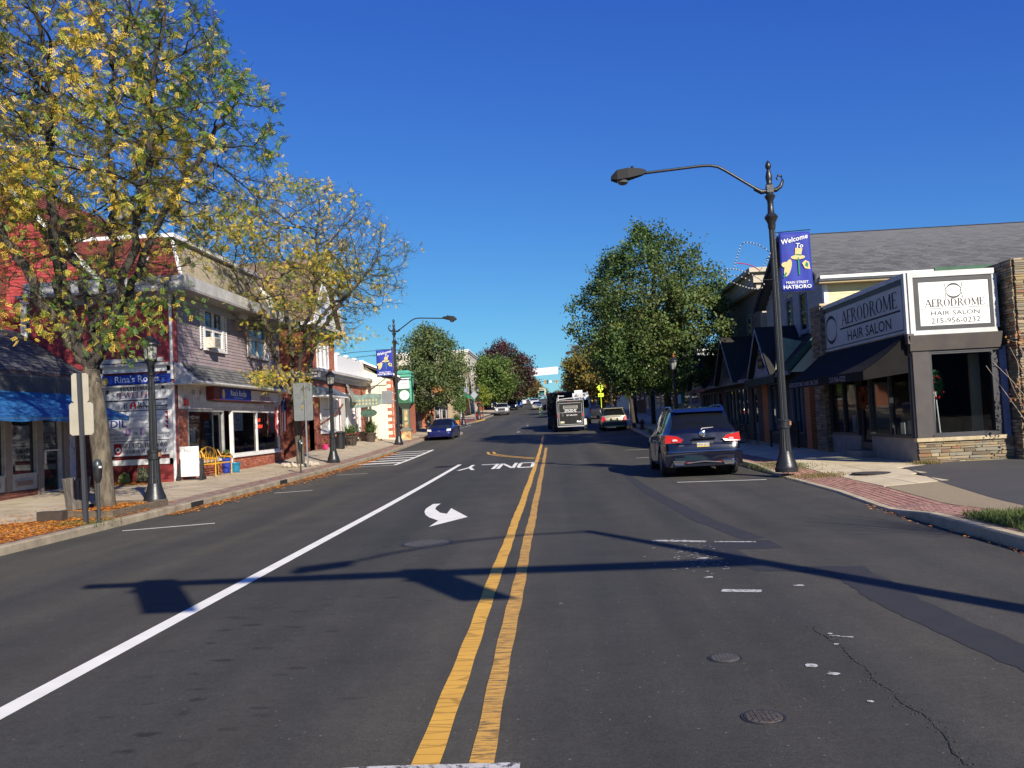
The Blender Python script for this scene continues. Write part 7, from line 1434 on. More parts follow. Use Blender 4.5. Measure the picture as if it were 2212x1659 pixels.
for r_, (z_, a0_) in enumerate(((15.75, 2.4), (15.25, 2.8), (14.95, 2.6))):
    a = a0_
    while a < 11: l = random.uniform(.5, 1.2); b.wpoly(Wn, [(a, z_+a*.035), (a+l, z_+(a+l)*.035), (a+l, z_+(a+l)*.035+.22), (a, z_+a*.035+.22)], .02); a += l+.3
b.build('faint_print', mat('faded_pink_ink', 'c8b4c4'), t); b = MB(); b.tube([(-13, yb_, 17.6), (-10, yb_, 16.4)], .03, 4); b.tube([(2.1, yb_, 16.9), (8, yb_, 18)], .03, 4); b.tube([(-13, yb_, 13), (-10, yb_, 14.4)], .03, 4); b.tube([(2.1, yb_, 14.9), (8, yb_, 14)], .03, 4); b.build('guy_wire', BLACKM, t)
# combined signal and lamp mast behind the camera: its shadow crosses the road
t = thing('traffic_signal_mast', 'black signal mast with lamp arm behind the camera, its long shadow crossing the road', 'traffic signal', (7.2, .8, .1))
b = MB(); b.lathe([(.3, .1), (.28, .3), (.16, .6)], (7.2, .8, 0), 16); b.tube([(7.2, .8, .1), (7.2, .8, 6), (7.2, .8, 8.05)], [.17, .14, .09], 12); b.build('pole', BLACKM, t)
b = MB(); b.tube([(7.2, .8, 5.95), (3.4, .8, 6.02), (-.45, .8, 6.05)], [.16, .13, .09], 10); b.build('mast_arm', BLACKM, t)
b = MB(); b.tube([(7.2, .8, 8.0), (6.2, .78, 7.98), (5.1, .7, 7.75), (4.0, .35, 7.42), (3.3, 0, 7.15)], .035, 8); b.prism([(3.4, -.15, 7.1), (3.4, .15, 7.1), (2.7, .0, 6.95), (2.7, -.35, 6.95)], (0, 0, .14)); b.build('lamp_arm', BLACKM, t)
for x in (3.48, .38):
    b = MB(); b.box(x-.2, x+.2, .65, .95, 5.05, 6.15); b.prism([(x-.27, .8, 4.95), (x+.27, .8, 4.95), (x+.27, .8, 6.15), (x-.27, .8, 6.15)], (0, .02, 0)); b.prism([(x-.22, .5, 5.9), (x+.22, .5, 5.9), (x+.22, .66, 5.9), (x-.22, .66, 5.9)], (0, 0, .02)); b.build('signal_head', BLACKM, t)
# ================================================================ VEHICLES
TYRE = mat('tyre_rubber', (.016, .016, .017), rough=.85); RIM = mat('alloy_rim', (.42, .43, .44), rough=.3, metal=.9); CHR = mat('chrome', (.7, .7, .72), rough=.12, metal=1); PLK = mat('black_plastic', (.02, .02, .022), rough=.6)
CGL = mat('car_glass', (.006, .007, .008), rough=.05, spec=.45); HL = mat('headlight_glass', (.55, .56, .55), rough=.08, coat=1)
def paint(name, c, metal=.3): return mat(name, c, rough=.32, metal=metal, coat=1)
PLATE = mat('licence_plate', 'b9b39a', None)
def car(label, cat, m, L, Wd, top, belt, wid=None, side=(), front=(), rear=(), wheels=(), r=.34, zb=.2, group=None, name='parked_car', roof_in=.78, lower=None):
    """top/belt: [(y,z)] profiles; side: glass intervals; front/rear: top-surface glass interval (y0,y1)"""
    t = thing(name, label, cat, (0, 0, 0), group); hw = Wd/2
    T = lambda y: float(np.interp(y, [a for a, _ in top], [c for _, c in top])); B_ = lambda y: float(np.interp(y, [a for a, _ in belt], [c for _, c in belt]))
    y0, y1 = top[0][0], top[-1][0]
    WI = wid or [(y0, .8), (y0+.08, .93), (y0+.35, 1), (y1-.5, 1), (y1-.12, .93), (y1, .78)]
    wv = lambda y: hw*float(np.interp(y, [a for a, _ in WI], [c for _, c in WI]))
    ys = {a for a, _ in top}|{a for a, _ in belt}|{a for a, _ in WI}|{v for s in list(side)+list(front)+list(rear) for v in s}
    for wy in wheels: ys |= {wy+(r+.06)*math.cos(a) for a in [k*PI/8 for k in range(9)]}
    y = y0
    while y < y1: ys.add(round(y, 3)); y += .16
    ys = sorted(q for q in ys if y0 <= q <= y1); ys = [ys[0]]+[b_ for a_, b_ in zip(ys, ys[1:]) if b_-a_ > .012]
    rows = []
    for y in ys:
        w_ = wv(y); zt = T(y); bt_ = min(B_(y), zt-.015); arch = zb
        for wy in wheels:
            if abs(y-wy) < r+.06: arch = max(arch, r+math.sqrt(max(0, (r+.06)**2-(y-wy)**2)))
        arch = min(arch, bt_-.08); cab = zt-bt_; k = min(1, cab/.35); wr = w_*(.93-(.93-roof_in)*k); s = min(1, max(0, (arch-zb)*4))
        z1_ = arch+.08 if arch < .6 else arch+.03; mid = (z1_+bt_)/2+.05
        rows.append([(0, zb+.02), (w_*(.8-.1*s), zb+.02 if s < .5 else arch), (w_*.97, arch), (w_*(1.0+.012*s), min(z1_, bt_-.05)), (w_*1.0, min(mid, bt_-.03)), (w_*.985, bt_-.02), (w_*.955, bt_+.012*k), (wr, zt-.055*k-.01), (wr*.9, zt-.012), (wr*.5, zt+.012), (0, zt+.018)])
    n = len(rows[0]); vs = []; 
    for y, rw in zip(ys, rows):
        vs += [(x, y, z) for x, z in rw]+[(-x, y, z) for x, z in rw[1:-1]]
    k2 = n+n-2; faces = {'body': [], 'side': {}, 'wind': {}}
    def idx(i, j): # j around: 0..n-1 right side up, then left side down
        return i*k2+j if j < n else i*k2+n+(k2-1-j) if False else i*k2+j
    order = list(range(n))+[n+j for j in range(n-2)][::-1]
    body = MB(); body.v = vs; glassf = {}
    for i in range(len(ys)-1):
        ym_ = (ys[i]+ys[i+1])/2
        for j in range(k2):
            a, c = order[j], order[(j+1) % k2]; seg = j if j < n-1 else k2-1-j
            f = (i*k2+a, i*k2+c, (i+1)*k2+c, (i+1)*k2+a)
            key = None
            if seg == 6:
                for q, (p0, p1) in enumerate(side):
                    if p0 < ym_ < p1: key = ('side_window', q, j < n-1)
            if seg in (7, 8, 9):
                for nm, lst in (('windshield', front), ('rear_window', rear)):
                    for q, (p0, p1) in enumerate(lst):
                        if p0 < ym_ < p1: key = (nm, q, 0)
            if key: glassf.setdefault(key, []).append(f)
            else: body.f.append(f); body.m.append(1 if (lower and seg <= 2) or seg == 0 else 0); body.r.append(0)
    body.f.append(tuple(order[::-1])); body.m.append(0); body.r.append(0); last = (len(ys)-1)*k2; body.f.append(tuple(last+o for o in order)); body.m.append(0); body.r.append(0)
    bo = body.build('body', [m, lower or PLK], t, smooth=True, sharp=28)
    for key, fl in glassf.items():
        used = sorted({i for f in fl for i in f}); mp = {o: i for i, o in enumerate(used)}; g = MB(); g.add([vs[o] for o in used], [tuple(mp[i] for i in f) for f in fl]); g.build(key[0], CGL, t, smooth=True)
    for wy in wheels:
        for s in (-1, 1):
            x = s*(hw-.115); b = MB(); tw = .11
            b.lathe([(r*.62, -tw), (r*.93, -tw), (r, -tw*.7), (r, tw*.7), (r*.93, tw), (r*.62, tw)], (x, wy, r), 24, 'x'); wo = b.build('wheel', TYRE, t, smooth=True, sharp=40)
            b = MB(); xo = x+s*tw*.75
            for k in range(5):
                a = 2*PI*k/5+.3
                pts = [(xo, wy+math.cos(a+d_)*rr, r+math.sin(a+d_)*rr) for d_, rr in ((-.35, .05), (-.14, r*.62), (.14, r*.62), (.35, .05))]; b.prism(pts, (s*.02, 0, 0))
            b.lathe([(r*.64, -.03), (r*.64, .03), (r*.58, .03), (r*.58, -.03)], (xo, wy, r), 24, 'x'); b.lathe([(.06, -.02), (.06, .03)], (xo, wy, r), 10, 'x'); b.build('rim', RIM, wo)
            b = MB(); b.lathe([(r*.6, -.02), (r*.6, -.01)], (xo-s*.05, wy, r), 20, 'x'); b.build('brake_shadow', PLK, wo)
            b = MB(); n_ = 14   # dark wheel well
            b.lathe([(r+.05, -.2), (r+.05, .05)], (s*(hw-.3), wy, r), 18, 'x'); b.build('wheel_well', PLK, t)
    return t
def bx(t, name, m, *q, par=None):
    b = MB()
    for w_ in q: b.box(*w_)
    return b.build(name, m, par or t)
def mirror(t, x, y, z, m):
    for s in (-1, 1): b = MB(); b.prism([(s*x, y, z), (s*(x+.2), y, z+.02), (s*(x+.22), y, z+.14), (s*(x+.04), y, z+.15)], (0, .1, 0)); b.build('mirror', m, t)
# ---- dark blue crossover seen from behind
NAVY = mat('dark_navy_paint', (.003, .004, .014), rough=.2, metal=.1, coat=1, spec=.4)
top = [(-2.52, .62), (-2.5, .8), (-2.46, .86), (-2.43, 1.10), (-2.34, 1.22), (-2.02, 1.62), (-1.9, 1.72), (-1.2, 1.775), (0, 1.775), (.5, 1.72), (.72, 1.62), (1.35, 1.14), (1.5, 1.08), (2.1, .98), (2.42, .84), (2.5, .6)]
belt = [(-2.52, .6), (-2.4, 1.06), (-2.0, 1.12), (0, 1.05), (1.3, 1.0), (2.2, .8), (2.5, .55)]
suv = car('dark blue crossover parked on the right, seen from behind with red tail lights', 'car', NAVY, 5.1, 2.0, top, belt, wid=[(-2.52, .78), (-2.48, .88), (-2.38, .945), (-2.1, .985), (-1.6, 1.0), (1.7, 1.0), (2.2, .93), (2.5, .7)], side=[(-2.0, -1.2), (-1.12, -.2), (-.1, .75)], front=[(.72, 1.32)], rear=[(-2.33, -2.03)], wheels=(-1.5, 1.52), r=.37, zb=.26, roof_in=.72)
# rear face parts (local: rear is -y)
def rp(x, z, y): return (x, y, z)
b = MB()
for s in (-1, 1): b.prism([(s*.97, -2.22, 1.06), (s*.9, -2.435, 1.085), (s*.62, -2.47, 1.04), (s*.5, -2.478, .955), (s*.56, -2.487, .9), (s*.95, -2.42, .9), (s*.985, -2.22, .93)], (0, -.025, 0)) 
for s in (-1, 1):
    q = MB(); q.prism([(s*.99, -2.2, 1.08), (s*.93, -2.44, 1.1), (s*.62, -2.475, 1.05), (s*.5, -2.483, .955), (s*.56, -2.492, .9), (s*.96, -2.43, .89), (s*1.0, -2.2, .92)], (0, -.03, 0)); tl = q.build('tail_light', RED, suv)
    q = MB(); q.prism([(s*.76, -2.516, .985), (s*.66, -2.522, .98), (s*.64, -2.524, .935), (s*.78, -2.518, .93)], (0, -.006, 0)); q.build('reverse_lens', mat('clear_pinkish_lens', (.6, .4, .4), rough=.1, coat=1), tl)
    q = MB(); q.tube([(s*.99, -2.27, 1.09), (s*.93, -2.475, 1.11), (s*.62, -2.51, 1.06), (s*.49, -2.518, .955), (s*.55, -2.527, .89), (s*.96, -2.465, .88)], .008, 5); q.build('light_bezel', CHR, tl)
b = MB(); b.prism([(-.3, -2.49, .97), (.34, -2.49, .97), (.32, -2.49, 1.0), (-.24, -2.5, 1.0)], (0, -.03, 0)); b.build('tailgate_handle', NAVY, suv)
b = MB(); b.prism([(-.3, -2.49, .74), (.3, -2.49, .74), (.26, -2.475, .9), (-.26, -2.475, .9)], (0, .012, 0)); b.build('plate_recess', PLK, suv)
Wv = W(0, -2.505, 0); b = MB(); b.wbox(Wv, -.155, .155, .765, .885, 0, .015); pl_ = b.build('licence_plate', PLATE, suv); b = MB(); b.text(Wv, 0, .79, .018, 'HFW-5615', .075, .85); b.build('lettering', BINK, pl_); b = MB(); b.wpoly(Wv, [(-.15, .768), (.15, .768), (.15, .785), (-.15, .785)], .017); b.build('yellow_band', mat('plate_yellow', 'd0a828'), pl_)
b = MB(); b.wpoly(Wv, [(-.15, .865), (.15, .865), (.15, .882), (-.15, .882)], .017); b.build('blue_band', mat('plate_blue', '2a4a8a'), pl_)
b = MB(); We = W(0, -2.47, 0); b.lathe([(.085, -.01), (.085, .012), (.07, .02)], (0, 0, 0), 20, 'x'); b.v = [(y, -2.455-x, 1.09+z) for x, y, z in b.v]; b.build('badge_ring', CHR, suv, smooth=True)
b = MB(); [b.prism([(dx-.02, -2.478, 1.11), (dx+.015, -2.478, 1.12), (dx+.02, -2.478, 1.07), (dx, -2.478, 1.05)], (0, -.006, 0)) for dx in (-.035, 0, .035)]; b.build('badge_shields', mat('badge_dark', (.08, .06, .07)), suv)
b = MB(); b.tube([(-.92, -2.49, .66), (-.5, -2.53, .655), (.5, -2.53, .655), (.92, -2.49, .66)], .014, 6); b.build('bumper_strip', CHR, suv)
bx(suv, 'model_script', CHR, (-.62, -.48, -2.5, -2.49, .8, .82), (-.64, -.46, -2.502, -2.492, .755, .768)); bx(suv, 'trim_script', CHR, (.54, .78, -2.5, -2.49, .77, .79))
b = MB(); b.prism([(-.98, -2.38, .3), (.98, -2.38, .3), (.98, -2.44, .62), (-.98, -2.44, .62)], (0, -.09, 0)); b.build('bumper', NAVY, suv)
b = MB(); b.prism([(-.86, -2.5, .27), (.86, -2.5, .27), (.8, -2.53, .38), (-.8, -2.53, .38)], (0, .1, 0)); b.build('diffuser', PLK, suv)
for s in (-1, 1):
    q = MB(); q.prism([(s*.48, -2.545, .41), (s*.78, -2.535, .42), (s*.74, -2.545, .32), (s*.52, -2.55, .315)], (0, .02, 0)); ex = q.build('exhaust_tip', PLK, suv); q = MB(); q.tube([(s*.48, -2.55, .41), (s*.78, -2.54, .42), (s*.74, -2.55, .32), (s*.52, -2.555, .315), (s*.48, -2.55, .41)], .012, 5); q.build('exhaust_ring', CHR, ex)
    q = MB(); q.box(min(s*.3, s*.46), max(s*.3, s*.46), -2.556, -2.53, .36, .39); q.build('reflector', mat('dark_red_reflector', (.2, .01, .01), rough=.3), suv)
b = MB(); b.tube([(-.42, -2.56, .36), (0, -2.58, .4), (.42, -2.56, .36)], .012, 5); b.build('diffuser_trim', mat('grey_trim', (.12, .12, .13), rough=.4), suv)
b = MB(); b.tube([(-.02, -2.4, 1.2), (.02, -2.37, 1.235), (.3, -2.36, 1.25)], [.02, .014, .008], 6); b.build('rear_wiper', mat('wiper_grey', (.35, .35, .36), rough=.4), suv)
b = MB(); b.prism([(-.64, -2.06, 1.65), (.64, -2.06, 1.65), (.68, -1.8, 1.74), (-.68, -1.8, 1.74)], (0, -.05, .015)); b.build('spoiler', NAVY, suv)
for s in (-1, 1): b = MB(); b.tube([(s*.68, -1.75, 1.73), (s*.66, -1.5, 1.81), (s*.65, -.3, 1.82), (s*.64, .35, 1.78)], .022, 6); b.build('roof_rail', mat('blue_grey_rail', (.1, .14, .25), rough=.25, metal=.8), suv)
b = MB(); b.prism([(-.015, -1.5, 1.79), (.015, -1.5, 1.79), (.01, -1.56, 1.86), (-.01, -1.56, 1.86)], (0, -.04, 0)); b.build('antenna', PLK, suv); mirror(suv, .98, .62, 1.08, NAVY)
bx(suv, 'door_seam', PLK, (-1.008, -1.0, -1.16, -1.15, .5, 1.1), (-1.008, -1.0, -.15, -.14, .5, 1.06)); bx(suv, 'door_handle', CHR, (-1.03, -1.0, -1.05, -.85, .9, .93), (-1.03, -1.0, 0, .2, .88, .91))
suv.location = (3.83, 25.4, zp(25)); suv.rotation_euler.z = R(-1.0)
# ---- gold wagon from behind
GOLD = paint('pale_gold_paint', (.42, .38, .26), .6)
top = [(-2.2, .5), (-2.18, .85), (-2.1, 1.0), (-1.8, 1.42), (-1.7, 1.5), (-.8, 1.54), (.2, 1.5), (.45, 1.42), (1.0, 1.0), (1.9, .88), (2.15, .75), (2.2, .5)]
belt = [(-2.2, .45), (-2.05, .98), (0, .95), (1.2, .9), (2.2, .5)]
wag = car('pale gold station wagon parked in dappled light, seen from behind', 'car', GOLD, 4.4, 1.74, top, belt, side=[(-1.7, -1.0), (-.92, -.1), (0, .75)], front=[(.45, .98)], rear=[(-2.08, -1.82)], wheels=(-1.3, 1.25), r=.32, zb=.22, lower=mat('dark_grey_cladding', (.05, .05, .052), rough=.7))
bx(wag, 'bumper', MT['dark_grey_cladding'], (-.86, .86, -2.28, -2.05, .3, .58))
for s in (-1, 1): b = MB(); b.prism([(s*.84, -2.1, .98), (s*.62, -2.17, .9), (s*.56, -2.2, .62), (s*.86, -2.16, .62)], (0, -.03, 0)); b.build('tail_light', RED, wag)
bx(wag, 'plate_recess', PLK, (-.28, .28, -2.215, -2.19, .66, .84)); bx(wag, 'licence_plate', PLATE, (-.15, .15, -2.23, -2.215, .69, .82)); bx(wag, 'tailgate_trim', mat('grey_trim', (.12, .12, .13)), (-.5, .5, -2.17, -2.14, .9, .94))
b = MB(); b.box(-.68, .68, -2.0, -1.75, 1.49, 1.54); b.build('spoiler', GOLD, wag)
mirror(wag, .86, .6, .95, PLK); wag.location = (4.15, 63.2, zp(62)); wag.rotation_euler.z = 0
# ---- blue compact facing us
BLUEP = paint('bright_blue_paint', (.006, .010, .085), .3)
top = [(-2.25, .5), (-2.2, .9), (-1.75, .98), (-1.6, 1.02), (-1.0, 1.38), (-.3, 1.42), (.25, 1.36), (1.0, .98), (1.3, .92), (2.0, .76), (2.22, .6), (2.27, .45)]
belt = [(-2.25, .48), (-1.7, .92), (0, .9), (1.0, .86), (2.0, .7), (2.27, .42)]
def face(t, w_, y, m, hz, hh=.12, grille=True, plate=False, hx=(.48, .78), bump=None, gz=(.42, .56), chrome=True, yoff=.1):
    for s in (-1, 1): b = MB(); b.prism([(s*hx[0], y-.02, hz-hh/2), (s*hx[1], y-yoff, hz-hh/2+.02), (s*hx[1], y-yoff-.06, hz+hh/2), (s*(hx[0]+.04), y-.06, hz+hh/2-.01)], (0, .05, 0)); b.build('headlight', HL, t)
    if grille:
        b = MB(); b.box(-hx[0]*.85, hx[0]*.85, y-.03, y+.015, gz[0], gz[1]); g = b.build('grille', PLK, t)
        if chrome: b = MB(); b.box(-.09, .09, y+.015, y+.03, (gz[0]+gz[1])/2+.03, (gz[0]+gz[1])/2+.09); b.build('badge', CHR, g)
    b = MB(); b.box(-w_*.4, w_*.4, y-.05, y+.012, .24, .36); b.build('lower_intake', PLK, t)
blu = car('bright blue compact saloon parked at the left kerb facing the camera', 'car', BLUEP, 4.5, 1.72, top, belt, side=[(-1.5, -.6), (-.5, .35)], front=[(.28, .98)], rear=[(-1.58, -1.02)], wheels=(-1.35, 1.32), r=.31, zb=.2)
face(blu, 1.72, 2.22, BLUEP, .66, .16, hx=(.5, .8), gz=(.5, .58)); mirror(blu, .84, .45, .9, BLUEP); blu.rotation_euler.z = PI-.03; blu.location = (-7.62, 61.3, zp(60))
# ---- generic saloon facing us, copies in other colours built anew
def saloon(label, m, x, y, rz=PI, sc=1, hl=True):
    t = car(label, 'car', m, 4.8, 1.82, top, belt, side=[(-1.5, -.6), (-.5, .35)], front=[(.28, .98)], rear=[(-1.58, -1.02)], wheels=(-1.35, 1.32), r=.32, zb=.2, name='car')
    face(t, 1.8, 2.22, m, .66, .16, hx=(.5, .82), gz=(.5, .6)); mirror(t, .88, .45, .9, m); t.location = (x, y, zp(y)); t.rotation_euler.z = rz; t.scale = (1, 1, sc); return t
saloon('pale champagne saloon driving towards the camera in the far left lane', paint('champagne_paint', (.35, .34, .27), .5), -2.75, 158)
# pickup
top = [(-2.7, .9), (-2.68, 1.08), (-.95, 1.1), (-.93, 1.12), (-.8, 1.8), (.1, 1.85), (.45, 1.8), (1.05, 1.2), (1.15, 1.17), (2.4, 1.08), (2.66, .98), (2.72, .6)]
belt = [(-2.7, .85), (-1, 1.05), (.9, 1.12), (2.3, 1.0), (2.72, .55)]
WHP = paint('white_car_paint', (.62, .62, .60), 0)
pk = car('white pickup truck parked at the far left kerb facing the camera', 'pickup truck', WHP, 5.4, 2.0, top, belt, wid=[(-2.7, .97), (2.2, 1), (2.6, .97), (2.72, .93)], side=[(-.78, -.1), (0, .6)], front=[(.47, 1.03)], rear=[(-.92, -.81)], wheels=(-1.75, 1.75), r=.38, zb=.36, lower=mat('grey_bumper_paint', (.10, .10, .105), rough=.6), name='pickup_truck')
face(pk, 2.0, 2.7, WHP, .95, .22, hx=(.6, .92), gz=(.7, 1.04), yoff=.05); bx(pk, 'bumper', mat('grey_bumper_paint', (.1, .1, .105)), (-.98, .98, 2.65, 2.85, .42, .68)); bx(pk, 'intake_slot', PLK, (-.5, .5, 2.85, 2.86, .45, .53)); mirror(pk, .96, .7, 1.15, WHP); pk.location = (-7.55, 133, zp(131)); pk.rotation_euler.z = PI
top = [(-2.4, .6), (-2.35, 1.1), (-2.1, 1.7), (-1.9, 1.78), (.1, 1.8), (.5, 1.72), (1.15, 1.15), (2.2, 1.02), (2.4, .9), (2.45, .5)]
belt = [(-2.4, .55), (-2.2, 1.08), (1.2, 1.08), (2.2, .9), (2.45, .48)]
def suvf(label, m, x, y):
    t = car(label, 'car', m, 4.9, 1.92, top, belt, side=[(-2.0, -1.2), (-1.1, -.2), (-.1, .6)], front=[(.52, 1.12)], rear=[(-2.3, -2.12)], wheels=(-1.45, 1.45), r=.37, zb=.28, name='car'); face(t, 1.9, 2.4, m, .82, .18, hx=(.56, .88), gz=(.6, .78)); mirror(t, .94, .7, 1.1, m); t.location = (x, y, zp(y)); t.rotation_euler.z = PI; return t
suvf('dark navy SUV parked behind the white pickup', NAVY, -7.4, 163); suvf('bright blue SUV parked behind the navy SUV', paint('royal_blue_paint', (.01, .08, .4), .2), -7.2, 183)
suvf('white SUV farther up the left kerb behind the blue one', WHP, -7.0, 206)
top = [(-2.25, .5), (-2.2, .9), (-1.75, .98), (-1.6, 1.02), (-1.0, 1.38), (-.3, 1.42), (.25, 1.36), (1.0, .98), (1.3, .92), (2.0, .76), (2.22, .6), (2.27, .45)]; belt = [(-2.25, .48), (-1.7, .92), (0, .9), (1.0, .86), (2.0, .7), (2.27, .42)]
saloon('white saloon behind the champagne one on the hill', WHP, -4.2, 205); saloon('white car cresting the hill beside the green dump truck', WHP, -.9, 296)
saloon('black car parked in deep shade ahead of the gold wagon', paint('black_car_paint', (.01, .01, .012), .2), 4.15, 92, 0); saloon('dark grey car parked in shade ahead of the white van', paint('dark_grey_paint', (.03, .03, .035), .4), 4.1, 104, 0)
# ---- dump truck on the crest
t = thing('dump_truck', 'cream dump truck with green hood coming over the crest of the hill', 'truck', (0, 0, 0)); GRT = paint('dark_green_truck_paint', (.01, .10, .07), .1); CRT = paint('cream_truck_paint', (.55, .52, .38), 0)
bx(t, 'dump_body', CRT, (-1.25, 1.25, -4.5, .3, 1.3, 3.5)); bx(t, 'cab', CRT, (-1.15, 1.15, .4, 2.0, 1.2, 3.1)); b = MB(); b.prism([(-.9, 2.0, 1.0), (.9, 2.0, 1.0), (.9, 2.0, 2.1), (-.9, 2.0, 2.1)], (0, 1.4, 0)); b.build('hood', GRT, t); bx(t, 'windshield', CGL, (-.95, .95, 2.0, 2.03, 2.15, 2.85)); bx(t, 'grille', CHR, (-.5, .5, 3.4, 3.44, 1.1, 1.9)); bx(t, 'bumper', SILV, (-1.2, 1.2, 3.4, 3.65, .6, .95)); bx(t, 'fender', GRT, (-1.22, -.85, 2.2, 3.4, .9, 1.35), (.85, 1.22, 2.2, 3.4, .9, 1.35))
for x in (-1.05, 1.05): bx(t, 'headlight', HL, (x-.15, x+.15, 3.4, 3.45, 1.1, 1.3))
for x in (-1, 1):
    for y in (2.7, -2.2, -3.5): b = MB(); b.lathe([(.5, -.15), (.5, .15)], (x*1.05, y, .5), 16, 'x'); b.build('wheel', TYRE, t)
bx(t, 'cab_shield', CRT, (-1.1, 1.1, .3, 1.8, 3.5, 3.75)); bx(t, 'side_mirror', CRT, (-1.5, -1.3, 1.8, 1.9, 2.2, 2.8), (1.3, 1.5, 1.8, 1.9, 2.2, 2.8)); t.location = (-3.5, 306, zp(306)); t.rotation_euler.z = PI
# ---- white high-roof van
t = thing('delivery_van', 'white high-roofed van ahead of the black trailer, seen from behind', 'van', (0, 0, 0)); b = MB()
prof = [(-.98, .5), (.98, .5), (1.0, 1.4), (.92, 2.2), (.82, 2.6), (.7, 2.72), (-.7, 2.72), (-.82, 2.6), (-.92, 2.2), (-1.0, 1.4)]; b.prism([(x, -3, z) for x, z in prof], (0, 5.6, 0)); b.build('body', WHP, t)
for s in (-1, 1): b = MB(); b.prism([(s*.06, -3.01, 1.4), (s*.82, -3.01, 1.4), (s*.78, -3.01, 2.1), (s*.06, -3.01, 2.1)], (0, -.01, 0)); b.build('rear_window', CGL, t)
bx(t, 'door_seam', PLK, (-.008, .008, -3.012, -3.0, .6, 2.6)); bx(t, 'roof_unit', WHP, (-.35, .35, -2.4, -1.6, 2.72, 2.98)); bx(t, 'bumper', PLK, (-.98, .98, -3.1, -2.95, .4, .58))
for s in (-1, 1): bx(t, 'tail_light', RED, (min(s*.86, s*.98), max(s*.86, s*.98), -3.03, -2.98, 1.0, 1.4)); bx(t, 'roof_marker', WHP, (min(s*.7, s*.8), max(s*.7, s*.8), -2.9, -2.8, 2.66, 2.8))
for x in (-1, 1):
    for y in (-1.9, 1.7): b = MB(); b.lathe([(.36, -.13), (.36, .13)], (x*.86, y, .36), 18, 'x'); b.build('wheel', TYRE, t)
t.location = (2.3, 80, zp(77))
# ---- black enclosed trailer
TRB = mat('trailer_black', (.014, .014, .014), (.018, .018, .018), 2, .6, spec=.2)
t = thing('enclosed_trailer', 'black enclosed work trailer with aluminium edges and white lettering on its ramp door', 'trailer', (0, 0, 0)); hw = .93; z0, z1 = .42, 2.22
bx(t, 'box', TRB, (-hw, hw, -1.9, 1.9, z0, z1)); bx(t, 'edge_trim', mat('dull_aluminium', (.35, .35, .35), rough=.5, metal=.5), (-hw-.01, -hw+.02, -1.93, -1.9, z0, z1), (hw-.02, hw+.01, -1.93, -1.9, z0, z1), (-hw, hw, -1.93, -1.9, z1-.03, z1+.01), (-hw, hw, -1.94, -1.9, z0-.06, z0+.02))
bx(t, 'ramp_door', TRB, (-.79, .79, -1.935, -1.9, .55, 2.0)); bx(t, 'door_trim', MT['dull_aluminium'], (-.815, -.79, -1.945, -1.9, .5, 2.04), (.79, .815, -1.945, -1.9, .5, 2.04), (-.815, .815, -1.945, -1.9, 2.01, 2.04), (-.815, .815, -1.945, -1.9, .5, .54), (-.88, .84, -1.96, -1.935, 1.35, 1.375)); bx(t, 'latch', SILV, (-.56, -.53, -1.97, -1.93, 1.1, 1.36), (-.86, -.84, -1.97, -1.93, .6, 1.4))
Wt = W(0, -1.938, 0); b = MB(); b.wbox(Wt, -.5, .52, 1.62, 1.85, 0, .01); b.build('name_panel', mat('panel_grey', '8c8c88'), t); b = MB(); b.wbox(Wt, -.42, .44, 1.645, 1.825, .01, .014); b.build('name_panel_inset', mat('panel_dark', '3a3a38'), t); b = MB(); [b.wpoly(Wt, [(-.38+k*.072, 1.68), (-.38+k*.072+.045, 1.68), (-.38+k*.072+.045, 1.79), (-.38+k*.072, 1.79)], .018) for k in range(11)]; b.build('lettering', mat('panel_grey', '8c8c88'), t)
b = MB()
for r_, row in enumerate(((-.42, -.12, -.07, .18, .24, .44), (-.36, -.08, -.02, .1, .16, .38), (-.44, -.26, -.2, .2, .28, .42))):
    for q0, q1 in zip(row[::2], row[1::2]): b.wpoly(Wt, [(q0, 1.55-.075*r_), (q1, 1.55-.075*r_), (q1, 1.582-.075*r_), (q0, 1.582-.075*r_)], .003)
b.text(Wt, .08, 1.13, .003, '267-446-0250', .14, .98); b.build('lettering', SWH, t)
bx(t, 'licence_plate', PLATE, (-.74, -.46, -1.955, -1.935, .62, .76)); b = MB(); b.wpoly(Wt, [(.42, .66), (.72, .64), (.74, .72), (.66, .78), (.58, .72), (.5, .79), (.42, .76)], .003); b.build('maker_decal', SWH, t)
for s in (-1, 1): bx(t, 'tail_light', RED, (min(s*.84, s*.92), max(s*.84, s*.92), -1.96, -1.93, 1.05, 1.28))
bx(t, 'marker_light', mat('dark_red_reflector', (.2, .01, .01)), *[(x-.04, x+.04, -1.95, -1.93, 2.1, 2.14) for x in (-.17, 0, .17)])
bx(t, 'fender', WHP, (hw+.02, hw+.24, -.75, .75, .45, .88)); bx(t, 'fender', TRB, (-hw-.24, -hw-.02, -.75, .75, .45, .88))
for s in (-1, 1):
    for y in (-.38, .38): b = MB(); b.lathe([(.32, -.1), (.32, .1)], (s*(hw+.13), y, .32), 18, 'x'); b.build('wheel', TYRE, t)
b = MB(); b.tube([(-.8, -1.7, 2.3), (.85, -1.7, 2.42), (.85, 1.7, 2.42)], .03, 6); b.tube([(-.8, -1.7, 2.22), (-.8, -1.7, 2.62)], .03, 6); b.tube([(.85, -1.7, 2.22), (.85, -1.7, 2.7)], .03, 6); b.tube([(-.8, -1.6, 2.55), (-.4, -1.4, 2.55)], .03, 6); b.tube([(-.8, 1.5, 2.22), (-.8, 1.5, 2.5)], .03, 6); b.tube([(-.8, 1.5, 2.45), (.85, 1.5, 2.45)], .03, 6); b.build('ladder_rack', mat('white_rack', (.55, .55, .53), rough=.5), t)
t.location = (1.18, 64.3, zp(62.5)); t.rotation_euler.z = R(1.2)
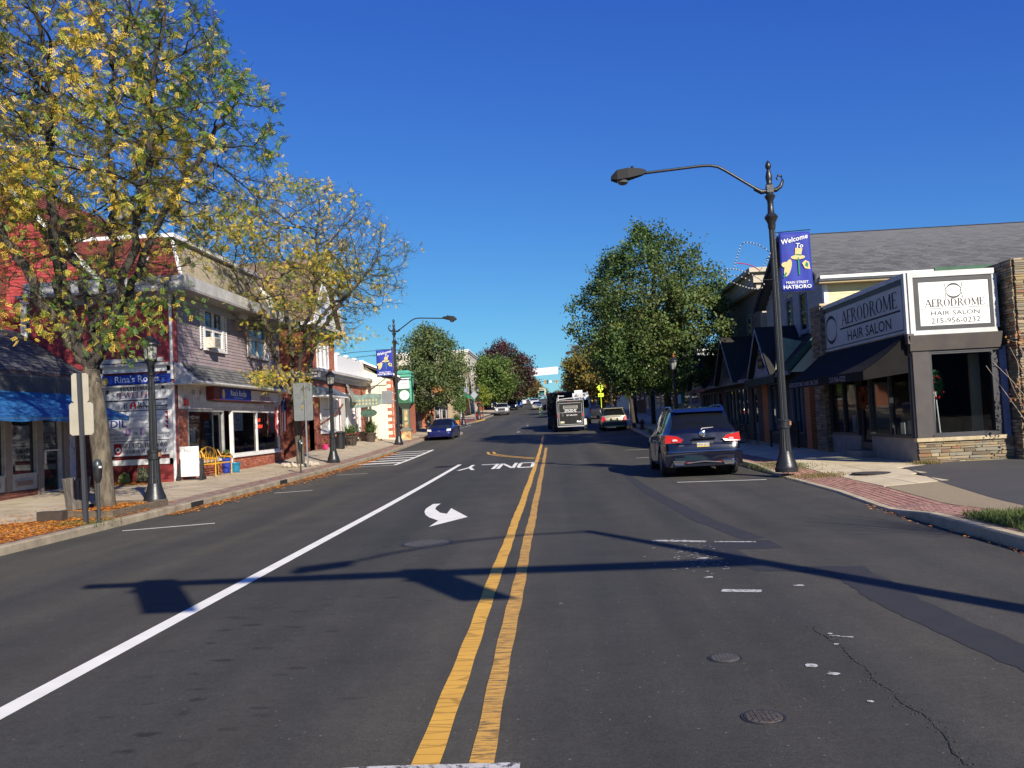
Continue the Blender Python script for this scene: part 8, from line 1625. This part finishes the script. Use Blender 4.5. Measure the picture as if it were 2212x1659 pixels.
t = thing('box_truck', 'dark dump bed truck towing the black trailer, showing past its left side', 'truck', (0, 0, 0)); bx(t, 'bed', TRB, (-1.0, 1.0, -2.2, 1.6, 1.0, 2.75)); bx(t, 'bed_rim', mat('dark_grey_rim', (.06, .06, .06)), (-1.04, 1.04, -2.24, 1.64, 2.7, 2.8)); bx(t, 'cab', TRB, (-.95, .95, 1.8, 3.8, .6, 2.3)); bx(t, 'underframe', PLK, (-.9, .9, -2.2, 3.8, .5, 1.0)); bx(t, 'mudflap', PLK, (-.95, -.55, -2.25, -2.2, .2, .9), (.55, .95, -2.25, -2.2, .2, .9)); bx(t, 'side_mirror', PLK, (-1.35, -1.1, 3.0, 3.1, 1.5, 2.0))
for s in (-1, 1):
    for y in (-1.2, 3.0): b = MB(); b.lathe([(.42, -.14), (.42, .14)], (s*.85, y, .42), 18, 'x'); b.build('wheel', TYRE, t)
bx(t, 'warning_light', mat('red_warning', (.5, .05, .04)), (-.1, .25, 1.9, 2.1, 2.8, 2.95)); t.location = (.55, 70.5, zp(70))
# ================================================================ TREES
def np_mesh(name, V, Q, m, parent, rnd=None, label=None, kind=None, nv=4):
    V = V-np.array(wloc(parent)) if parent else V
    me = bpy.data.meshes.new(name); me.vertices.add(len(V)); me.vertices.foreach_set('co', V.astype(np.float32).ravel())
    me.loops.add(Q.size); me.loops.foreach_set('vertex_index', Q.astype(np.int32).ravel()); me.polygons.add(len(Q))
    me.polygons.foreach_set('loop_start', np.arange(0, Q.size, nv, dtype=np.int32)); me.polygons.foreach_set('loop_total', np.full(len(Q), nv, dtype=np.int32))
    if rnd is not None: at = me.attributes.new('rnd', 'FLOAT', 'FACE'); at.data.foreach_set('value', rnd.astype(np.float32))
    me.materials.append(m); me.update(); me.validate(); o = bpy.data.objects.new(name, me); C.objects.link(o); o.parent = parent
    return meta(o, label, kind=kind)
def grow(start, attr, D, di, dk, iters=160, bias=(0, 0, .12), keep=.35, seed=1):
    g = np.random.default_rng(seed); P = [np.array(p, float) for p, _ in start]; par = [q for _, q in start]
    A = attr.copy(); near = np.full(len(A), -1); nd = np.full(len(A), 1e9); alive = np.ones(len(A), bool); bias = np.array(bias); new = list(range(len(P))); dirs = {}
    for it in range(iters):
        NP = np.array([P[i] for i in new]); al = np.where(alive)[0]
        if not len(al): break
        for s in range(0, len(NP), 400):
            d = np.linalg.norm(A[al][:, None]-NP[None, s:s+400], axis=2); k = d.argmin(1); dm = d[np.arange(len(al)), k]; b_ = dm < nd[al]
            nd[al[b_]] = dm[b_]; near[al[b_]] = np.array(new)[s+k[b_]]
        alive &= nd > dk; al = np.where(alive & (nd < di))[0]
        if not len(al): break
        acc = {}
        for i in al:
            v = A[i]-P[near[i]]; v = v/(np.linalg.norm(v)+1e-9); q = acc.get(near[i]); acc[near[i]] = v if q is None else q+v
        new = []
        for i, v in acc.items():
            v = v/(np.linalg.norm(v)+1e-9)+bias+g.normal(0, .16, 3); pd = dirs.get(i)
            if pd is not None: v = v+keep*pd
            v = v/np.linalg.norm(v); c = dirs.setdefault(('c', i), 0)
            if c > 3: continue
            dirs[('c', i)] = c+1; P.append(P[i]+v*D); par.append(i); dirs[len(P)-1] = v; new.append(len(P)-1)
        if not new: break
    return np.array(P), np.array(par)
def radii(P, par, tip, expo, base_r, base_n):
    n = len(P); r = np.zeros(n); ch = [[] for _ in range(n)]
    for i in range(1, n):
        if par[i] >= 0: ch[par[i]].append(i)
    for i in range(n-1, -1, -1): r[i] = tip if not ch[i] else sum(r[c]**expo for c in ch[i])**(1/expo)
    k = base_r/r[base_n]; r2 = tip+(r-tip)*(base_r-tip)/(r[base_n]-tip+1e-9); r2 = np.where((r2 > .012) & (r2 < .12), r2*1.12, r2)
    return r2, ch
def branches(P, par, r, ch, m, parent, name='branches', rmin=0, rmax=9, root=0, flare=True, seed=1):
    g = np.random.default_rng(seed); b = MB(); done = set()
    stack = [root]
    while stack:
        s = stack.pop(); chain = [s] if par[s] < 0 else [par[s], s]; i = s
        while ch[i]:
            c = max(ch[i], key=lambda q: r[q]); stack += [q for q in ch[i] if q != c]; chain.append(c); i = c
        if len(chain) < 2: continue
        rr = [min(r[q], r[s]*1.02) if k else min(r[chain[1]]*1.05, r[q]) for k, q in enumerate(chain)]
        n = 12 if rr[0] > .12 else 7 if rr[0] > .04 else 4 if rr[0] > .014 else 3
        pts = [Vector(P[q]) for q in chain]
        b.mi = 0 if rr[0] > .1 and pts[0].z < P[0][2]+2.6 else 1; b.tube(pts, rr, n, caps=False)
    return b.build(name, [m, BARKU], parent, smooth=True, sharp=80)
def envelope(n, prof, c, seed=1, hollow=.35, squash=(1, 1), clump=0):
    g = np.random.default_rng(seed); z = np.array([q[0] for q in prof]); rr = np.array([q[1] for q in prof]); out = []
    zz = np.linspace(z[0], z[-1], 200); w_ = np.interp(zz, z, rr)**1.6+.05; w_ /= w_.sum()
    Z = g.choice(zz, n, p=w_)+g.uniform(-.05, .05, n); a = g.uniform(0, 2*PI, n); q = np.sqrt(g.uniform(hollow**2, 1, n)); Rr = np.interp(Z, z, rr)*q*(1+.07*np.sin(a*3+Z+seed)+.07*np.sin(a*7-Z*2)+.05*np.sin(a*11+Z*3.1))
    if clump:
        F = np.sin(Z*2.1/clump+seed)+np.sin(Rr*np.cos(a)*2.3/clump+2*seed)+np.sin(Rr*np.sin(a)*2.2/clump+a); k = F > -.9; Z, a, Rr = Z[k], a[k], Rr[k]
    return np.stack([c[0]+Rr*np.cos(a)*squash[0], c[1]+Rr*np.sin(a)*squash[1], Z], 1)
def frond_template(pairs=4):
    V = []; Q = []
    for k in range(pairs):
        x = .1+.8*k/pairs; dz = -.25*x*x; l = .3*(1-.4*abs(x-.4))
        for s in (-1, 1):
            o = len(V); V += [(x, 0, dz), (x+.05, s*l*.5, dz-.02), (x+.14, s*l, dz-.05), (x+.24, s*l*.45, dz-.02)]; Q.append((o, o+1, o+2, o+3))
    return np.array(V), np.array(Q)
def leaf_template():
    return np.array([(0, 0, 0), (.5, -.38, .04), (1, 0, -.06), (.5, .38, .04)], float), np.array([(0, 1, 2, 3)])
def scatter(pos, dirs, size, tmpl, g):
    """instances of the template at pos, x axis along dirs"""
    V, Q = tmpl; n = len(pos); x = dirs/np.linalg.norm(dirs, axis=1, keepdims=True); rnd = g.normal(0, 1, (n, 3)); y = np.cross(rnd, x); y /= np.linalg.norm(y, axis=1, keepdims=True)+1e-9; z = np.cross(x, y)
    VV = pos[:, None]+size[:, None, None]*(V[None, :, 0:1]*x[:, None]+V[None, :, 1:2]*y[:, None]+V[None, :, 2:3]*z[:, None]); QQ = (Q[None]+(np.arange(n)*len(V))[:, None, None]).reshape(-1, Q.shape[1]); return VV.reshape(-1, 3), QQ
BARK = mat('honey_locust_bark', '6f6656', '3f382e', 6, .95, bump=1.0, bscale=22, streak=(1.6, 1.6, .5))
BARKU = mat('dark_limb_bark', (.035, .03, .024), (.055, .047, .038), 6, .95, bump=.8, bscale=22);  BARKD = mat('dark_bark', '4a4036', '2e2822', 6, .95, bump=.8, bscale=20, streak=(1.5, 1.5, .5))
LOC = mat('honey_locust_leaf', (.2, .2, .03), None, ramp=['3a622a', '4c732c', '668430', '8a9436', 'b4a83c', 'd8b444', 'eac850', 'b0a83e', '6c8832', '48702e', 'f0cc58'], rough=.65, trans=.35)
def spread_cols(n, pos, g, mean=None, sc=.5):
    """clumped colour value per leaf in 0..1: neighbours resemble each other"""
    ph = g.uniform(0, 6, (6, 3)); k = g.normal(0, sc, (6, 3)); v = np.zeros(len(pos))
    for i in range(6): v += np.sin(pos@(k[i]*2.2)+ph[i, 0])
    return np.clip(.5+v/9+g.normal(0, .16, len(pos)), .01, .99)
def big_tree(label, base, trunk, limbs, prof, cen, N, D, di, dk, br, leafn, fsize, seed, twigs=True, mat_=None, lowleaf=None, squash=(1, 1), sparse_side=None, nm='street_tree'):
    t = thing(nm, label, 'tree', base, None); g = np.random.default_rng(seed)
    start = []; 
    for i, p in enumerate(trunk): start.append((p, i-1))
    fork = len(trunk)-1
    for l in limbs:
        fi = l[0]; pv = fi
        for k, p in enumerate(l[1:]):
            a = np.array(start[pv][0]); e = np.array(p); m_ = max(1, int(np.linalg.norm(e-a)/D)); wob_ = g.normal(0, .05, (m_, 3))
            for j in range(1, m_+1): start.append((a+(e-a)*j/m_+(wob_[j-1] if j < m_ else 0), pv if j == 1 else len(start)-1))
            pv = len(start)-1
    attr = envelope(N, prof, cen, seed, squash=squash)
    P, par = grow(start, attr, D, di, dk, seed=seed); r, ch = radii(P, par, .006, 2.25, br, 0)
    for i in range(len(trunk)): r[i] = max(r[i], br*(1.0-.28*i/len(trunk)))
    r[0] *= 1.28
    branches(P, par, r, ch, BARK, t, 'trunk')
    # fine twigs
    tips = np.where((r < .014))[0]; T = []; b = MB()
    rt = []
    for i in tips:
        if g.random() < .95:
            d = P[i]-P[par[i]]; d /= np.linalg.norm(d)+1e-9
            for _ in range(3):
                v = d+g.normal(0, .55, 3)+np.array([0, 0, .12]); v /= np.linalg.norm(v); l = g.uniform(.18, .5); e = P[i]+v*l*.5; e2 = e+(v+g.normal(0, .3, 3)+np.array([0, 0, -.1]))*l*.5
                b.tube([P[i], e, e2], [.006, .0045, .003], 3, caps=False); rt += [e, e2]
    b.build('twigs', BARKU, t, kind='stuff')
    # drooping compound leaves
    pool = np.concatenate([P[tips], np.array(rt)]) if rt else P[tips]
    w_ = np.exp(1.4*spread_cols(len(pool), pool, g, sc=.9)-1)
    w_ = w_**3.6*np.clip((pool[:, 2]-base[2]-5.2)/1.8, .08, 1)
    if sparse_side is not None: w_ = w_*sparse_side(pool)
    w_ /= w_.sum(); k = g.choice(len(pool), leafn, p=w_); pos = pool[k]+g.normal(0, .045, (leafn, 3))
    if lowleaf is not None:
        L_ = []
        for (c, s, n) in lowleaf: L_.append(np.array(c)+g.normal(0, 1, (n, 3))*np.array(s))
        pos = np.concatenate([pos]+L_)
    n = len(pos); d = np.concatenate([g.normal(0, 1, (n, 2)), g.normal(-.75, .5, (n, 1))], 1); V, Q = scatter(pos, d, fsize*g.uniform(.6, 1.25, n), frond_template(), g)
    col = spread_cols(n, pos, g, sc=.45); np_mesh('crown', V, Q, mat_ or LOC, t, np.repeat(col, 8)); return t
# near left honey locust
bx0, by0, bz0 = -10.0, 19.3, zl(-10, 19.3)-.05
trunk = [(bx0, by0, bz0), (bx0-.02, by0, bz0+.5), (bx0-.06, by0, bz0+1.2), (bx0-.12, by0, bz0+1.9), (bx0-.2, by0, bz0+2.6), (bx0-.26, by0, bz0+3.1)]
limbs = [(5, (-11.0, 19.0, 4.6), (-11.6, 18.7, 6.0), (-12.5, 18.5, 7.6), (-13.4, 18, 9.2)), (5, (-10.75, 19.5, 4.6), (-11.2, 19.6, 6.4), (-11.3, 19.8, 8.4), (-11.4, 20, 10.6)), (4, (-10.55, 19.2, 4.0), (-10.9, 19.1, 5.2), (-10.85, 18.9, 7.6), (-10.6, 18.6, 10)),
         (5, (-10.1, 19.3, 4.3), (-9.85, 19.4, 5.6), (-9.75, 19.6, 6.6), (-9.9, 19.7, 8.8), (-9.8, 20, 11)), (5, (-9.85, 19.6, 4.2), (-9.35, 19.9, 5.6), (-8.9, 20.1, 6.8), (-8.0, 20.4, 8.4), (-7.2, 20.6, 9.6)), (5, (-9.7, 19.2, 4.4), (-9.1, 18.9, 5.6), (-8.5, 18.6, 7.3), (-8.2, 18.4, 9.6)),
         (4, (-10.4, 19.9, 3.8), (-11.2, 20.8, 5.6), (-12.3, 21.5, 7.6))]
prof = [(4.6, 1.6), (5.6, 2.5), (6.6, 3.2), (7.6, 3.9), (8.5, 4.15), (9.6, 4.0), (10.9, 3.5), (12, 2.8), (13, 1.3)]
low = [((-10.7, 18.6, 4.35), (.4, .4, .2), 150), ((-9.0, 18.4, 4.2), (.4, .45, .28), 230), ((-9.4, 18.8, 3.7), (.35, .35, .15), 70), ((-8.3, 18.9, 4.6), (.4, .5, .22), 150), ((-11.9, 18.8, 4.6), (.5, .6, .2), 120), ((-9.7, 18.4, 5.3), (.6, .5, .2), 150)]
big_tree('big honey locust with yellow and green leaves filling the upper left corner', (bx0, by0, bz0), trunk, limbs, prof, (-10.5, 19.4), 5600, .2, 1.7, .3, .205, 25000, .165, 11, lowleaf=low)
# second honey locust
bx0, by0, bz0 = -10.35, 35.7, zl(-10.3, 35.7)-.05
trunk = [(bx0, by0, bz0), (bx0, by0, bz0+.6), (bx0-.05, by0, bz0+1.4), (bx0-.08, by0, bz0+2.3), (bx0-.1, by0, bz0+2.8)]
limbs = [(3, (-10.9, 35.6, 3.9), (-11.3, 35.4, 5.2), (-11.5, 35.2, 6.6), (-12.4, 35, 8.2), (-13.2, 34.8, 9.2)), (4, (-10.6, 35.9, 4.2), (-10.8, 36, 6.4), (-11.0, 36.1, 8.6), (-11, 36.2, 10.6)), (4, (-10.2, 35.6, 4.2), (-9.9, 35.5, 5.8), (-9.4, 35.3, 7.4), (-9.2, 35.2, 9.6)), (4, (-9.9, 35.8, 4.3), (-9.5, 36, 5.6), (-8.6, 36.2, 6.8), (-7.6, 36.4, 8)), (3, (-10.1, 35.2, 4.2), (-9.6, 34.8, 5.4), (-8.7, 34.4, 6.4), (-7.2, 34, 7.4))]
prof = [(4.8, 1.4), (5.8, 2.6), (6.8, 4.0), (7.8, 4.6), (8.8, 4.6), (9.9, 4.0), (11, 2.9), (12.1, 1.0)]
low = [((-11.3, 34.6, 3.9), (.55, .4, .22), 420), ((-8.5, 34.9, 5.3), (.8, .5, .2), 330), ((-10.0, 34.8, 5.5), (.5, .5, .3), 170), ((-9.8, 34.9, 3.6), (.15, .3, .4), 90)]
big_tree('second honey locust with sparse yellowing leaves before the clapboard corner building', (bx0, by0, bz0), trunk, limbs, prof, (-10.3, 35.8), 4400, .2, 1.7, .32, .17, 11500, .17, 23, lowleaf=low, sparse_side=lambda p: np.where(p[:, 0] > -8.2, .35, 1.0)*np.where(p[:, 0] < -13, .6, 1))
def crown_tree(label, x, y, prof, ramp, n, lsize, seed, tr=.16, lean=(0, 0), cx=None, N=700, z0=None, squash=(1, 1), trh=None, nm='street_tree', dense=.35, group=None, D=.35):
    z0 = zp(y)+.1 if z0 is None else z0; t = thing(nm, label, 'tree', (x, y, z0), group); g = np.random.default_rng(seed); cx = x if cx is None else cx; zb = prof[0][0]; zt = prof[-1][0]
    h = trh or (zb-z0)*.95; start = [((x, y, z0), -1)]; k = 6
    for i in range(1, k+1): start.append(((x+lean[0]*i/k, y+lean[1]*i/k, z0+h*i/k), i-1))
    top = (cx+(0), y, zt-.5*(zt-zb)*.4); s0 = start[-1][0]; m_ = max(3, int((top[2]-s0[2])/D))
    for j in range(1, m_+1): start.append((tuple(np.array(s0)+(np.array(top)-np.array(s0))*j/m_+np.array([math.sin(j*1.3)*.08, 0, 0])), len(start)-1))
    attr = envelope(int(N*1.4), prof, (cx, y), seed, hollow=.2, squash=squash, clump=D*2.6); P, par = grow(start, attr, D, D*9, D*1.5, seed=seed, bias=(0, 0, .05)); r, ch = radii(P, par, .008, 2.3, tr, 0)
    r[:k] = np.maximum(r[:k], tr*.8); r[0] *= 1.25; branches(P, par, r, ch, BARKD, t, 'trunk')
    m = mat('leaf_'+'_'.join(ramp)[:40], (.1, .1, .1), None, ramp=ramp, rough=.6, trans=.25)
    tips = np.where(r < .035)[0]; extra = attr; pool = np.concatenate([P[tips], P[tips], extra]); w_ = np.exp(3.0*spread_cols(len(pool), pool, g, sc=.9)); w_ /= w_.sum()
    kk = g.choice(len(pool), n, p=w_); pos = pool[kk]+g.normal(0, dense, (n, 3)); d = g.normal(0, 1, (n, 3))+np.array([0, 0, -.3]); V, Q = scatter(pos, d, lsize*g.uniform(.6, 1.3, n), leaf_template(), g)
    col = spread_cols(n, pos, g, sc=.5); np_mesh('crown', V, Q, m, t, col); return t
DG = ['324c1c', '40601f', '526e28', '68803a', '8a8c3c', '466224']
crown_tree('tall dense linden with olive-green crown standing over the shaded right pavement', 5.8, 45, [(2.9, 1.8), (3.9, 3.4), (5.4, 4.1), (7.0, 4.1), (8.6, 3.4), (10, 2.3), (11.4, .5)], ['2a4018', '38541e', '48622a', '5c7236', '6c7038', '3a5420', '66703a'], 62000, .125, 5, tr=.18, cx=5.3, N=1700, dense=.17, trh=2.5, D=.28)
crown_tree('smaller street tree with leaning grey trunk behind the gold wagon', 5.55, 61.5, [(4.2, 1.8), (5.2, 2.7), (6.8, 2.8), (8.6, 1.2)], DG, 15000, .18, 6, tr=.13, lean=(-.25, 0), N=600, dense=.3)
crown_tree('shaded tree beside the white storefront behind the lantern lamp', 7.4, 66, [(3.8, 2.4), (6, 3.6), (8.5, 2.6), (10, .6)], DG, 15000, .22, 7, tr=.16, N=500)
crown_tree('rounded dense green tree above the blue car on the left', -9.35, 68, [(2.9, .9), (3.8, 2.2), (5.2, 2.8), (6.8, 2.75), (8.2, 1.9), (9.5, .5)], ['26381c', '344a24', '465c30', '5c7040', '747c46', '2e4220'], 26000, .15, 8, tr=.15, N=900, dense=.22)
crown_tree('mid green tree overhanging the white pickup', -8.8, 137, [(4.8, 1.5), (6.2, 3.1), (8.5, 3.3), (10.8, 2.5), (12.4, .6)], ['2e441c', '425a24', '5c702c', '6c7c38', '384c24'], 15000, .3, 9, tr=.2, N=500, dense=.35)
crown_tree('large purple-leaved tree with a dark maroon crown up the left side', -8.6, 162, [(6, 2.6), (8.5, 5.4), (11, 5.6), (13.5, 4.2), (16, .8)], ['3a2024', '4c2a2e', '5c3636', '3a4028', '4a4c2c', '34401f', '402428'], 24000, .36, 10, tr=.28, N=800, dense=.5, cx=-8.8)
crown_tree('olive-green tree tucked below the purple tree', -8.6, 178, [(6, 2.2), (8, 4.6), (11, 4.8), (13.5, 1.6)], ['2c3a1c', '3f4a20', '54582a', '5f5226'], 14000, .4, 12, tr=.2, N=400, dense=.45)
crown_tree('brownish autumn tree leaning over the far right kerb ahead of the van', 5.9, 101, [(3.8, 1.6), (5.2, 3.9), (7, 4.1), (8.6, 2.6), (9.6, .6)], ['545424', '6c6628', '8c7230', '46582a', '9a7834', 'a88638'], 20000, .28, 13, tr=.18, N=600, dense=.3)
crown_tree('yellow-green tree with thin crown behind the pedestrian sign', 6.3, 118, [(4.2, 1.8), (6, 4.2), (8.5, 4.6), (10.8, 2.4), (11.8, .6)], ['4a4c1c', '6b6422', '8a7a28', '3c461c', '5f5a20'], 17000, .32, 14, tr=.18, N=500, dense=.35)
crown_tree('half bare twiggy tree rising above the right hand treeline', 6.6, 148, [(7, 2), (10, 4.8), (13, 3.6), (14.8, 1)], ['5a5238', '6b5f40', '4a4630'], 2600, .3, 15, tr=.24, N=700, dense=.3)
for i, (x, y, zt, r_, rp_, lab) in enumerate([(-9.0, 205, 13.2, 4.4, ['2c3a1c', '3f4a20', '54582a'], 'dark green tree past the purple one on the far left'), (-9.0, 236, 13.6, 4.2, ['4a3a20', '5f4a24', '3a3a1c'], 'brownish tree near the white far house'), (-8.2, 275, 15.6, 4.6, ['5a4420', '6b5526', '3f4220'], 'russet tree left of the green dump truck'), (-8.0, 318, 16.8, 5.0, ['6b5526', '7a6030', '46461f'], 'yellowish tree behind the dump truck'), (-7.0, 372, 15.5, 5.0, ['4f4a24', '3a4420'], 'last tree on the left of the vanishing road'), (3.4, 408, 13.8, 4.5, ['3a4420', '46502a'], 'small round tree at the very end of the street'), (9.5, 330, 16.0, 5.5, ['3a4420', '5a5426'], 'dark tree on the far right by the signals'), (7.6, 182, 12.6, 4.6, ['54502a', '6b5c2a', '3c461c'], 'golden tree on the far right beyond the bare one'), (7.4, 222, 13.2, 4.4, ['3c461c', '54582a'], 'green tree on the far right below the signals'), (7.8, 262, 14.4, 4.6, ['46461f', '5f5a28'], 'olive tree on the far right near the crest')]):
    zg = zp(y); crown_tree(lab, x, y, [(zg+2.2, r_*.4), (zg+2.2+(zt-zg)*.25, r_), (zt-1.5, r_*.7), (zt, .6)], rp_, 6500, .5, 30+i, tr=.2, N=160, dense=.6, D=.6)
crown_tree('young slender tree with light green leaves at the left corner', -8.75, 82.5, [(2.6, .35), (3.2, .75), (4.3, .7), (5.2, .2)], ['3f5a24', '556f30', '6b8040'], 2600, .13, 50, tr=.035, N=140, dense=.12, D=.18, nm='young_tree')
crown_tree('small yellow-green corner tree beside the far litter stand', -9.2, 116, [(4.0, .8), (4.8, 1.3), (5.8, 1.1), (6.4, .3)], ['6f7a2a', '8a9030', '556b24'], 3000, .2, 51, tr=.05, N=140, dense=.15, D=.2, nm='young_tree')
# far tree belt closing the view on both sides
def far_wood(label, x0, x1, y, z0, z1, ramp, n, seed):
    g = np.random.default_rng(seed); x = g.uniform(x0, x1, n); top = z1-2.5+2.5*np.sin(x*.23+seed)*np.sin(x*.071+1)+1.2*np.sin(x*.9); z = z0+(top-z0)*g.uniform(0, 1, n)**.8; pos = np.stack([x, y+g.normal(0, 3, n), z], 1); V, Q = scatter(pos, g.normal(0, 1, (n, 3)), g.uniform(.8, 1.8, n), leaf_template(), g)
    np_mesh('far_wood', V, Q, mat('leaf_'+'_'.join(ramp)[:40], (.1, .1, .1), None, ramp=ramp, rough=.6, trans=.25), None, spread_cols(n, pos, g, sc=.1), label, 'stuff')
far_wood('distant mixed wood behind the left side buildings', -160, -16, 240, 3, 13, ['2c3a1c', '54502a', '3c461c'], 9000, 1)
far_wood('distant mixed wood behind the right side buildings', 24, 160, 210, 2, 11, ['2c3a1c', '54502a', '3c461c'], 8000, 2)
far_wood('pale treeline beyond the crest of the road', -60, 60, 520, 5, 12.5, ['46502a', '54583a'], 5000, 3)
# utility pole and wire beyond the cream house
t = thing('utility_pole', 'thin utility pole with slack wires behind the cream house', 'utility pole', (-12.6, 71, 1)); b = MB(); b.tube([(-12.9, 72, 1), (-12.9, 72, 8.2)], .09, 8); b.build('pole', mat('pole_wood', '4c443c'), t); b = MB(); b.tube([(-12.9, 72, 8.0), (-14.8, 66, 7.4), (-19, 60, 6.4)], .02, 4); b.tube([(-12.9, 72, 7.7), (-14.8, 66, 7.0), (-19, 60, 6.0)], .02, 4); b.build('wire', BLACKM, t)

# bare shrub just outside the right edge: its twiggy shadow lies on the road
t = thing('bare_shrub', 'leafless twiggy shrub in the grass beyond the right edge of the frame', 'shrub', (6.0, 10.0, .15)); g = np.random.default_rng(4); b = MB()
for i in range(60):
    p = Vector((6.0+g.normal(0, .08), 10.0+g.normal(0, .08), .15)); d = Vector((g.normal(-.12, .2), g.normal(0, .2), 1)).normalized(); pts = [p.copy()]
    for k in range(8): d = (d+Vector((g.normal(0, .1), g.normal(0, .1), .05))).normalized(); p = p+d*.28; pts.append(p.copy())
    b.tube(pts, [.008*(1-k/12) for k in range(9)], 4)
b.build('stems', MT['vine_stem'], t)
# unseen blocks and trees added behind the camera to darken window and paint reflections
block('brick_corner_building', 'brick building across the junction behind the camera', -30, -12, -75, -58, 8, MT['far_red_brick'], wins=[])
block('grey_corner_building', 'long grey building across the junction behind the camera on the right', 16, 120, -72, -56, 12, MT['blue_grey_wall'], wins=[])
for i, (x, y) in enumerate([(-9, -60), (11, -58), (26, -50), (-22, -48)]):
    crown_tree(['green tree behind the camera on the left', 'green tree behind the camera on the right', 'broad tree across the car park behind the camera', 'broad tree beyond the left junction corner behind the camera'][i], x, y, [(2.5, 2), (5, 4), (8, 3.6), (10, .8)], DG, 3500, .4, 70+i, z0=0, N=140, D=.6, dense=.4)
